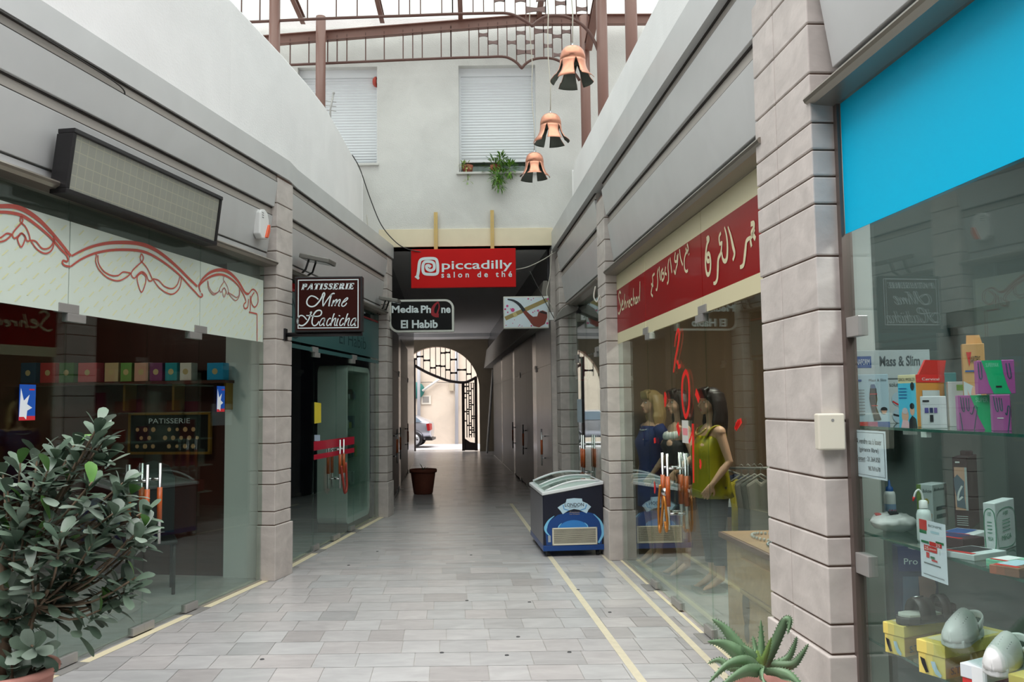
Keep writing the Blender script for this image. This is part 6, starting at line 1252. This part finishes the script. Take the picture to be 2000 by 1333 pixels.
# --- top shelf
carton('large pale carton with grey heading at the back left of the top glass shelf', 1652, 1822, 1824, 683, 822, 4.24, Z1, -3, PALEB, None, [('r', .07, .76, .31, .92, kb), ('t', 'LANAFORM', .09, .80, .29, .88, kw), ('t', 'Mass & Slim', .41, .78, .88, .92, kg, dict(bold=.02)), ('r', 0, .60, 1, .615, kg), ('t', 'La solution minceur !', .45, .50, .9, .56, kg), ('d', .62, .33, .09, .10, ICE), ('s', [(.54, .3), (.62, .25), (.7, .3)], .008, kr), ('d', .62, .1, .09, .1, ICE), ('s', [(.54, .12), (.62, .1), (.7, .13)], .01, kd)])
carton("pale blue carton picturing a dark leg sleeve at the top shelf's left end", 1662, 1738, 1740, 731, 824, 4.02, Z1, -14, ICE, None, [('r', .0, .0, .42, .06, kr), ('r', .42, 0, .68, .06, K('rose', 176, 80, 120)), ('r', .68, 0, 1, .06, kb), ('t', 'Mass & Slim', .5, .86, .95, .91, kg), ('r', .06, .86, .3, .90, kb), ('p', [(.52, .72), (.68, .72), (.70, .50), (.66, .36), (.78, .10), (.60, .08), (.52, .35), (.49, .52)], kd), ('p', [(.53, .72), (.67, .72), (.64, .80), (.54, .80)], K('denim', 70, 96, 136)), ('r', .50, .60, .70, .615, kr), ('r', .54, .37, .70, .385, kr), ('d', .86, .30, .09, .05, kd), ('p', [(.78, .28), (.94, .28), (.90, .22), (.82, .22)], ks)]+[('r', .08, .2+.06*i, .36, .215+.06*i, kg) for i in range(9)])
t, w_, d_, h_ = carton('cyan and orange carton with two faces and an open red flap on the top shelf', 1755, 1792, 1846, 732, 828, 3.60, Z1, -60, M('carton_cream', (222, 212, 170), .5), M('carton_amber', (200, 140, 66), .5), [('r', 0, 0, 1, .84, kc), ('t', 'CERVICAL IMMOBILIZER', .03, .88, .97, .94, kd), ('d', .35, .22, .2, .14, ks), ('p', [(.1, 0), (.6, 0), (.52, .12), (.2, .14)], K('blush', 232, 190, 196)), ('p', [(.55, 0), (1, 0), (.95, .16), (.75, .22), (.58, .14)], kd), ('d', .76, .32, .13, .10, ks), ('d', .76, .40, .13, .06, kd), ('d', .36, .31, .16, .06, K('veil', 200, 190, 196)), ('d', .82, .78, .11, .08, kd)]+[('r', .05, .55+.06*i, .5, .565+.06*i, kb) for i in range(4)], [('r', 0, .85, 1, 1, kr), ('r', .2, .2, .8, .7, PALEB), ('r', .25, .3, .75, .33, kb), ('r', .25, .45, .75, .48, kb), ('t', 'Cervical', .2, .89, .8, .94, kw)])
m = MB(RED3); m.T = ROOT[t.name]; m.hexa([(-w_*.1, d_*.12, h_), (0, d_*.12, h_), (0, d_, h_), (-w_*.1, d_, h_), (-w_*.1+.01, d_*.3, h_+.062), (.01, d_*.3, h_+.062), (.01, d_*1.02, h_+.062), (-w_*.1+.01, d_*1.02, h_+.062)]); m.build('open_flap', t)
carton('white carton with small photo squares at the front of the top shelf', 1800, 1850, 1873, 774, 830, 3.42, Z1, -22, WHT, M('carton_lilac', (190, 184, 200), .5), [('r', .05, .82, .32, .88, kd), ('r', .12, .48, .28, .64, K('indigo', 84, 78, 150)), ('r', .32, .48, .46, .64, kn), ('r', .50, .48, .63, .64, K('violet', 110, 90, 150)), ('r', .32, .20, .46, .42, kd), ('r', 0, .74, 1, .745, kg), ('r', 0, .12, 1, .125, kg)], [('r', .4, .6, .6, .92, kd)])
gl = [('p', [(.38, 1), (1, 1), (1, 0), (.80, 0), (.62, .35), (.50, .7)], ke), ('s', [(.08, .95), (.12, .6), (.18, .55), (.16, .93)], .003, K('teal_line', 30, 90, 96)), ('s', [(.25, .93), (.27, .6), (.33, .58), (.33, .92)], .003, K('teal_line', 30, 90, 96)), ('s', [(.35, .5), (.42, .46), (.50, .68), (.58, .62), (.52, .3), (.46, 0)], .003, K('teal_line', 30, 90, 96)), ('s', [(.04, .5), (.08, .2), (.1, 0)], .003, K('teal_line', 30, 90, 96)), ('t', 'SUPER', .55, .80, .92, .93, K('mint', 150, 226, 196))]
t1 = carton('lower left purple and green glove carton of the pile', 1872, 1937, 1940, 772, 836, 3.20, Z1, -20, MAG, None, gl, group='purple and green glove cartons')
carton('lower right purple glove carton with a plum side in the pile', 1938, 1976, 2008, 771, 838, 3.06, Z1, -24, MAG, MAGD, [('s', [(.1, .95), (.2, .6), (.32, .56), (.25, .92)], .003, K('teal_line', 30, 90, 96)), ('s', [(.4, .92), (.45, .6), (.55, .58), (.52, .9)], .003, K('teal_line', 30, 90, 96)), ('s', [(.7, .5), (.78, .45), (.86, .68), (.95, .62), (.9, .3), (.8, 0)], .003, K('teal_line', 30, 90, 96)), ('r', .25, .34, .6, .37, kw)], [('d', .15, .6, .12, .25, kw)], group='purple and green glove cartons')
carton('upper purple and green glove carton lying across the top of the glove pile', 1909, 1984, 2006, 703, 769, 3.14, Z1+t1[3]+.004, -20, MAG, MAGD, [('p', [(.12, 1), (.66, 1), (.70, .6), (.80, .2), (.88, 0), (.42, 0), (.30, .3), (.24, .6)], ke), ('t', 'SUPERMAX', .24, .80, .58, .92, K('mint', 150, 226, 196)), ('r', .48, .18, .64, .24, kd), ('s', [(.03, .92), (.05, .5), (.12, .5), (.1, .95)], .003, K('teal_line', 30, 90, 96)), ('s', [(.78, .9), (.82, .5), (.9, .5), (.86, .9)], .003, K('teal_line', 30, 90, 96))], group='purple and green glove cartons')
carton('white carton with a green bar half hidden behind the glove pile', 1853, 1915, 1917, 745, 832, 3.62, Z1, -18, WHT, None, [('r', .28, .80, .62, .93, K('leaf', 120, 170, 70)), ('p', [(.62, .3), (.8, .6), (1, .7), (1, .3)], K('sage', 150, 176, 130)), ('d', .92, .55, .1, .12, ks)])
carton('teal carton standing at the back of the top shelf', 1845, 1872, 1874, 728, 826, 3.86, Z1, -14, TEALC)
t, w_, d_, h_ = carton('tall tan carton with red logo and raised flap behind the glove pile', 1882, 1930, 1953, 671, 830, 3.56, Z1, -24, TAN, None, [('p', [(.18, .90), (.42, .90), (.36, .82), (.30, .72), (.24, .82)], kr), ('t', 'VARITEKS', .32, .76, .80, .85, kd), ('p', [(.0, .55), (.35, .5), (.7, .45), (1, .1), (1, 0), (0, 0)], PALEB), ('d', .45, .35, .14, .14, ks), ('p', [(.15, .45), (.3, .35), (.4, .2), (.25, .2)], ks), ('r', .1, .66, .7, .68, kb)], [('p', [(0, .45), (1, .62), (1, .3), (0, .3)], PALEB)])
m = MB(TAN); m.T = ROOT[t.name]; m.hexa([(-w_*.75, d_*.85, h_), (0, d_*.85, h_), (0, d_*.9, h_), (-w_*.75, d_*.9, h_), (-w_*.72, d_*.9, h_+.04), (-.01, d_*.9, h_+.04), (-.01, d_*.95, h_+.04), (-w_*.72, d_*.95, h_+.04)]); m.build('raised_flap', t)
# --- middle shelf
c = atY(1739, 1000, 4.08); t = thing('glue_bottle', 'white bottle with blue cap behind the plastic bag on the middle shelf', 'bottle', (c.x, c.y, Z2)); Tb = ROOT[t.name]
m = MB(WHITEP); m.T = Tb; m.lathe([(0, 0), (.024, 0), (.0255, .02), (.0255, .14), (.022, .155), (.016, .158), (0, .158)], 20); m.build('body', t); m = MB(kb); m.T = Tb; m.lathe([(.0165, .156), (.016, .175), (.007, .182), (.003, .21), (0, .21)], 16); m.build('cap', t)
m = MB(M('label_blue_white', (150, 176, 206), .5)); m.T = Tb; m.lathe([(.0259, .02), (.0261, .09), (.0259, .10)], 20); m.build('label', t); m = MB(kr); m.text('EGO', -.018, .05, .018, .075, Tb @ Tfront(-.0268)); m.build('lettering', t)
c = atY(1746, 1045, 3.88); t = thing('plastic_bag', 'lumpy clear plastic bag of white goods on the middle shelf', 'bag', (c.x, c.y, Z2), R.rz+1.2)
m = MB(GC, WHITEP); rb = random.Random(3); vs = []; fs = []; n_, k = 28, 10
for i in range(k+1):
    u = -1+2*i/k; r_ = max(.06, (1-abs(u)**2.6))**.55
    for j in range(n_): a = 2*pi*j/n_; w1 = 1+.10*rb.uniform(-1, 1)+.16*sin(3*a+i*.9)*cos(i*1.1); z = .042+.042*sin(a)*r_*w1; vs.append((.068*cos(a)*r_*w1, .095*u+.006*rb.uniform(-1, 1), max(.001, z)))
for i in range(k):
    for j in range(n_): fs.append((i*n_+j, i*n_+(j+1) % n_, (i+1)*n_+(j+1) % n_, (i+1)*n_+j))
m.m = 1; m.add(vs, fs, smooth=True); m.T = ROOT[t.name]; m.v = [m.T @ v for v in m.v]; m.T = None; m.build('wrapped_goods', t)
m = MB(kd); m.T = ROOT[t.name] @ Matrix.Rotation(.0, 4, 'X'); m.box(-.03, .03, -.02, .02, .080, .0865); m.use(kr); m.box(-.02, .02, .05, .075, .072, .080); m.build('label', t, bevel=.002)
c = atY(1806, 1045, 3.60); t = thing('wash_bottle', 'white squeeze bottle with a bent tube and red tip behind the hanging leaflet', 'bottle', (c.x, c.y, Z2)); Tb = ROOT[t.name]
m = MB(M('soft_white', (206, 216, 214), .4)); m.T = Tb; m.lathe([(0, 0), (.026, 0), (.029, .01), (.029, .11), (.024, .128), (.014, .135), (.014, .14)], 20); m.build('body', t); m = MB(WHITEP); m.T = Tb; m.lathe([(.017, .137), (.017, .165), (.010, .17), (0, .17)], 16); m.build('cap', t)
m = MB(WHITEP); m.T = Tb; m.tube(crom([(0, 0, .168), (-.004, 0, .195), (-.016, 0, .212), (-.030, 0, .202), (-.038, 0, .178)], 5), .004, 8); m.use(kr); m.tube([(-.037, 0, .183), (-.042, 0, .166)], [.006, .003], 8); m.build('bent_tube', t)
carton('white and green carton behind the squeeze bottle on the middle shelf', 1792, 1825, 1851, 948, 1046, 3.92, Z2, -48, WHT, M('carton_grey', (176, 184, 182), .5), [('r', 0, .1, .28, 1, K('moss', 130, 156, 70)), ('t', 'BioActive', .4, .82, .95, .90, kd), ('d', .62, .62, .14, .07, K('gold', 196, 168, 60)), ('d', .62, .62, .05, .03, kd), ('p', [(.5, .3), (.9, .25), (.95, .35), (.6, .4)], ks)], [('r', .2, .42, .85, .5, kg), ('r', .2, .24, .85, .32, kg), ('t', 'BioActive', .1, .86, .8, .92, kd)])
carton('narrow maroon carton picturing a grey knee brace on the middle shelf', 1863, 1896, 1911, 894, 1050, 3.92, Z2, -36, MARO, None, [('r', .1, .26, .95, .86, ks), ('p', [(.05, .70), (.3, .76), (.75, .66), (.72, .45), (.8, .28), (.2, .30), (.18, .45), (.08, .58)], K('slate', 92, 112, 128)), ('s', [(.6, .6), (.35, .5), (.3, .4), (.6, .45)], .008, kw), ('r', .80, .26, .95, .86, PALEB), ('r', .2, .92, .5, .94, kw)]+[('r', .15, .05+.03*i, .9, .06+.03*i, PALEB) for i in range(5)])
carton('taller plain maroon carton standing behind the knee brace carton', 1879, 1907, 1916, 882, 1046, 4.06, Z2, -30, MARO, None, [('r', .3, .92, .7, .94, kg)])
carton('white paper package printed 100 in green on the middle shelf', 1922, 1948, 1983, 984, 1086, 3.30, Z2, -45, WHT, None, [('t', '100', .35, .74, .65, .82, K('dkgreen', 40, 130, 96)), ('s', [(.1, .1), (.1, .8), (.9, .8), (.9, .1), (.1, .1)], .003, K('dkgreen', 40, 130, 96)), ('t', 'MEGA', .3, .25, .75, .33, K('dkgreen', 40, 130, 96))]+[('r', .3, .4+.07*i, .7, .415+.07*i, K('dkgreen', 40, 130, 96)) for i in range(4)], [('t', '100', .38, .72, .62, .80, K('dkgreen', 40, 130, 96)), ('s', [(.08, .1), (.08, .78), (.92, .78), (.92, .1), (.08, .1)], .003, K('dkgreen', 40, 130, 96)), ('t', 'MEGA', .25, .22, .75, .32, K('dkgreen', 40, 130, 96))]+[('r', .3, .4+.07*i, .7, .415+.07*i, K('dkgreen', 40, 130, 96)) for i in range(4)], name='paper_package', cat='package')
def flat(label, x, y, Y, w_, d_, h_, rz, mat, topm=None, zs=Z2, cat='box', side=None):
    c = atY(x, y, Y); t = thing('flat_carton', label, cat, (c.x, c.y, zs), radians(rz)); m = MB(mat); m.T = ROOT[t.name]; m.box(-w_/2, w_/2, -d_/2, d_/2, 0, h_); m.build('body', t, bevel=.002)
    m = MB(topm or kb); m.T = ROOT[t.name]; m.rect(-w_*.44, -d_*.3, w_*.2, d_*.42, h_+.001); m.use(kr); m.rect(-w_*.4, -d_*.46, w_*.4, -d_*.32, h_+.0012); m.build('top_print', t)
flat('flat navy carton under the open blue and white carton on the middle shelf', 1868, 1068, 3.52, .15, .14, .035, -60, MARO, kn)
flat('flat blue and white carton lying on the navy carton', 1882, 1045, 3.66, .13, .20, .03, -48, WHT, kb)
flat('flat clear case with dark picture at the edge of the middle shelf', 1900, 1085, 3.26, .14, .19, .022, -62, PALEB, kd)
flat('small flat green and white carton at the front edge of the middle shelf', 1972, 1098, 3.06, .09, .13, .025, -62, M('carton_mint', (130, 200, 170), .5), kw)
flat('flat brown carton with a white label nearest the camera on the middle shelf', 1990, 1118, 2.94, .10, .17, .03, -60, M('carton_brown', (128, 96, 80), .5), ICE)
# --- leaflets on the glass
def leaflet(q, label, prn):
    P = [R.uz(x, y, -.014) for x, y in q]; u0 = -P[0][0]; u1 = -P[1][0]; z1 = (P[0][1]+P[1][1])/2; z0 = (P[2][1]+P[3][1])/2; T_ = R.T(-.014); w_, h_ = u1-u0, z1-z0
    t = thing('leaflet', label, 'leaflet', R.W(-.014, (P[0][0]+P[1][0])/2, z0), R.rz); m = MB(M('paper_white', (218, 224, 234), .6)); m.prism([(u0, z0), (u1, z0), (u1, z1), (u0, z1)], -.001, 0, T=T_); m.build('sheet', t)
    m = MB()
    for i, q_ in enumerate(prn):
        n_ = .0006+.0001*i
        if q_[0] == 't': m.use(q_[6]); m.text(q_[1], u0+q_[2]*w_, z0+q_[3]*h_, u0+q_[4]*w_, z0+q_[5]*h_, T_, n_)
        elif q_[0] == 'r': m.use(q_[5]); m.rect(u0+q_[1]*w_, z0+q_[2]*h_, u0+q_[3]*w_, z0+q_[4]*h_, n_, T_)
    m.build('printing', t)
leaflet([(1665, 839), (1729, 844), (1732, 939), (1668, 930)], 'white for sale or rent notice on the pharmacy glass below the top shelf', [('r', .04, .05, .96, .057, kd), ('r', .04, .95, .96, .957, kd), ('r', .04, .05, .05, .957, kd), ('r', .95, .05, .96, .957, kd), ('t', 'A vendre ou à louer', .12, .71, .88, .83, kd), ('t', '(gérance libre)', .2, .52, .78, .64, kd), ('t', 'Contact : 21.364.050', .1, .35, .82, .45, kd), ('r', .1, .325, .38, .332, kd), ('t', '98.769.670', .46, .16, .82, .25, kd)])
GRN = K('flag', 36, 110, 70)
leaflet([(1795, 1016), (1846, 1023), (1848, 1140), (1798, 1127)], 'white and red promotion leaflet hanging on the pharmacy glass at the middle shelf', [('r', 0, .82, .30, 1, kr), ('r', 0, .76, .28, .82, GRN), ('t', 'BIONIME', .36, .90, .86, .94, kg), ('r', .44, .80, .76, .84, ICE), ('r', .62, .64, .92, .68, GRN), ('r', .38, .58, .84, .65, kr), ('t', '25', .62, .592, .78, .640, kw), ('r', .06, .60, .36, .64, GRN), ('r', .16, .47, .66, .57, kr), ('t', '25', .19, .49, .34, .55, kw), ('t', 'gratuits', .38, .50, .62, .54, kw), ('r', .24, .36, .36, .45, kr), ('r', .40, .36, .56, .40, GRN), ('r', .44, .32, .66, .35, kr), ('r', .14, .25, .78, .27, kg), ('r', .1, .06, .9, .07, kg)])
# --- bottom shelf
sb = [('p', [(.10, .50), (.28, .46), (.36, .20), (.42, .10), (.30, .06), (.16, .30)], kd), ('p', [(.50, .44), (.66, .46), (.74, .26), (.90, .10), (.84, .02), (.66, .10), (.55, .28)], K('pale_clog', 170, 200, 214))]
def shoebox(label, *a, **k): return carton(label, *a, name='shoe_box', **k)
s1 = shoebox('yellow shoe box under the dark buckled sandal on the bottom shelf', 1728, 1767, 1872, 1224, 1274, 3.60, Z3, -62, YLC, YLD, sb, [('t', 'S.T.H', .07, .12, .34, .34, kg, dict(bold=.02))], lid=YLC, group='yellow shoe boxes', top=M('lid_cream', (222, 216, 180), .5))
s2 = shoebox('yellow shoe box under the middle white clog on the bottom shelf', 1794, 1847, 1972, 1262, 1319, 3.31, Z3, -62, YLC, YLD, sb, [('t', 'S.T.H', .06, .12, .30, .34, kg, dict(bold=.02))], lid=YLC, group='yellow shoe boxes', top=M('lid_cream', (222, 216, 180), .5))
s3 = shoebox('red, white and blue shoe box under the right hand white clog on the bottom shelf', 1880, 1929, 2030, 1308, 1372, 3.02, Z3, -62, RED3, M('carton_slate', (72, 82, 120), .5), [('r', .45, .3, 1, 1, kw), ('r', .18, .05, .8, .35, ICE)], lid=M('lid_white', (214, 222, 226), .5))
shoebox('yellow shoe box at the bottom right corner nearest the camera', 1974, 2010, 2060, 1326, 1380, 2.86, Z3, -62, YLC, YLD, [], lid=YLC, group='yellow shoe boxes')
carton('tall dark carton picturing a bare leg behind the shoe boxes', 1757, 1838, 1842, 1068, 1262, 3.74, Z3, -5, M('carton_night', (50, 56, 78), .5), None, [('r', 0, .75, 1, 1, kn), ('t', 'Pro', .15, .82, .5, .88, PALEB), ('p', [(.55, .08), (.72, .08), (.95, .6), (.90, .70), (.50, .70)], K('tan_leg', 140, 110, 104)), ('p', [(.05, .1), (.45, .1), (.5, .7), (.1, .7)], K('denim2', 78, 92, 112))])
def clog(label, x, y, Y, zs, rz, mat, sandal=False):
    c = atY(x, y, Y); t = thing('sandal' if sandal else 'clog', label, 'shoe', (c.x, c.y, zs), radians(rz), None if sandal else 'white clogs on the shoe boxes'); T_ = ROOT[t.name] @ Matrix.Diagonal((1.12, 1.2, 1.45, 1))
    sole = [(-.115, .0), (-.105, -.028), (-.05, -.030), (.0, -.034), (.06, -.042), (.10, -.034), (.122, -.008), (.122, .012), (.10, .034), (.06, .040), (.0, .032), (-.05, .029), (-.105, .026)]
    m = MB(M('sole_'+('dark' if sandal else 'white'), (60, 56, 54) if sandal else (206, 210, 208), .6)); m.T = T_; m.prism(sole, .0, .022, smooth=False); m.prism([(p[0]*.98, p[1]*.96) for p in sole if p[0] < -.03], .022, .036); m.build('sole', t, bevel=.006)
    if sandal:
        m = MB(M('footbed_pale', (196, 200, 190), .6)); m.T = T_; m.prism([(p[0]*.92, p[1]*.86) for p in sole], .022, .028); m.build('footbed', t)
        for xa, xb, hh in ((-.01, .055, .055), (-.085, -.045, .06)):
            m = MB(mat); m.T = T_; n_ = 12; m.add([(xx, .042*cos(pi*i/n_)*1.02, .015+hh*sin(pi*i/n_)) for xx in (xa, xb) for i in range(n_+1)], [(i, i+1, n_+2+i, n_+1+i) for i in range(n_)], smooth=True); o = m.build('strap', t); so_ = o.modifiers.new('s', 'SOLIDIFY'); so_.thickness = .005
        m = MB(STEEL); m.T = T_; m.tube([(.01, -.022, .066), (.04, -.022, .066), (.04, .004, .073), (.01, .004, .073), (.01, -.022, .066)], .0025, 6); m.build('buckle', t)
        m = MB(mat); m.T = T_; m.prism([(-.118, -.028), (-.07, -.034), (-.07, .033), (-.118, .028)], .028, .05); m.build('heel_cup', t, bevel=.008)
    else:
        st_ = [(-.035, .034, .064), (-.01, .037, .072), (.02, .041, .066), (.06, .043, .054), (.095, .036, .042), (.118, .020, .032), (.124, .006, .026), (.1255, .0008, .016)]
        n_ = 14; vs = [(x_, w1*cos(pi*i/n_), .014+h1*sin(pi*i/n_)**.8) for x_, w1, h1 in st_ for i in range(n_+1)]; k = len(st_); m = MB(mat); m.T = T_
        m.add(vs, [(a*(n_+1)+i, a*(n_+1)+i+1, (a+1)*(n_+1)+i+1, (a+1)*(n_+1)+i) for a in range(k-1) for i in range(n_)], smooth=True); o = m.build('upper', t); so_ = o.modifiers.new('s', 'SOLIDIFY'); so_.thickness = .005; so_.offset = -1
        m = MB(mat); m.T = T_; m.tube(crom([(-.03, -.036, .040), (-.075, -.034, .052), (-.112, -.012, .056), (-.112, .012, .056), (-.075, .033, .052), (-.03, .035, .040)], 4), [(.010, .003)]*21, 6, up=(0, 0, 1)); m.build('heel_strap', t)
        m = MB(kg); m.T = T_
        for i in range(4):
            for j in range(3): a = pi*(.32+.18*j); m.ball((.03+.012*i, (.0418-.0002*i)*cos(a), .014+(.062-.0036*i)*sin(a)**.8), .0016, 6)
        m.build('air_holes', t); m = MB(DSTEEL); m.T = T_; m.ball((-.028, -.037, .044), .006, 8); m.build('rivet', t)
clog('dark brown buckled sandal on the first yellow shoe box', 1808, 1220, 3.66, Z3+s1[3]+.002, 195, M('sandal_leather', (54, 44, 42), .4), True)
clog('white clog standing on the middle yellow shoe box', 1884, 1258, 3.36, Z3+s2[3]+.002, 222, WHITEP)
clog('white clog cut by the right edge of the photo on the red and white box', 1968, 1305, 3.02, Z3+s3[3]+.002, 222, WHITEP)
c = R.at(1809, 845, -.10); m = MB(WHITEP); m.fbox(R, -.11, -.09, R.uz(1814, 845, -.1)[0], R.uz(1803, 845, -.1)[0], c.z-.02, c.z+.015); tag(m.build('price_tag'), 'tiny white price tag hanging under the top glass shelf', 'tag')
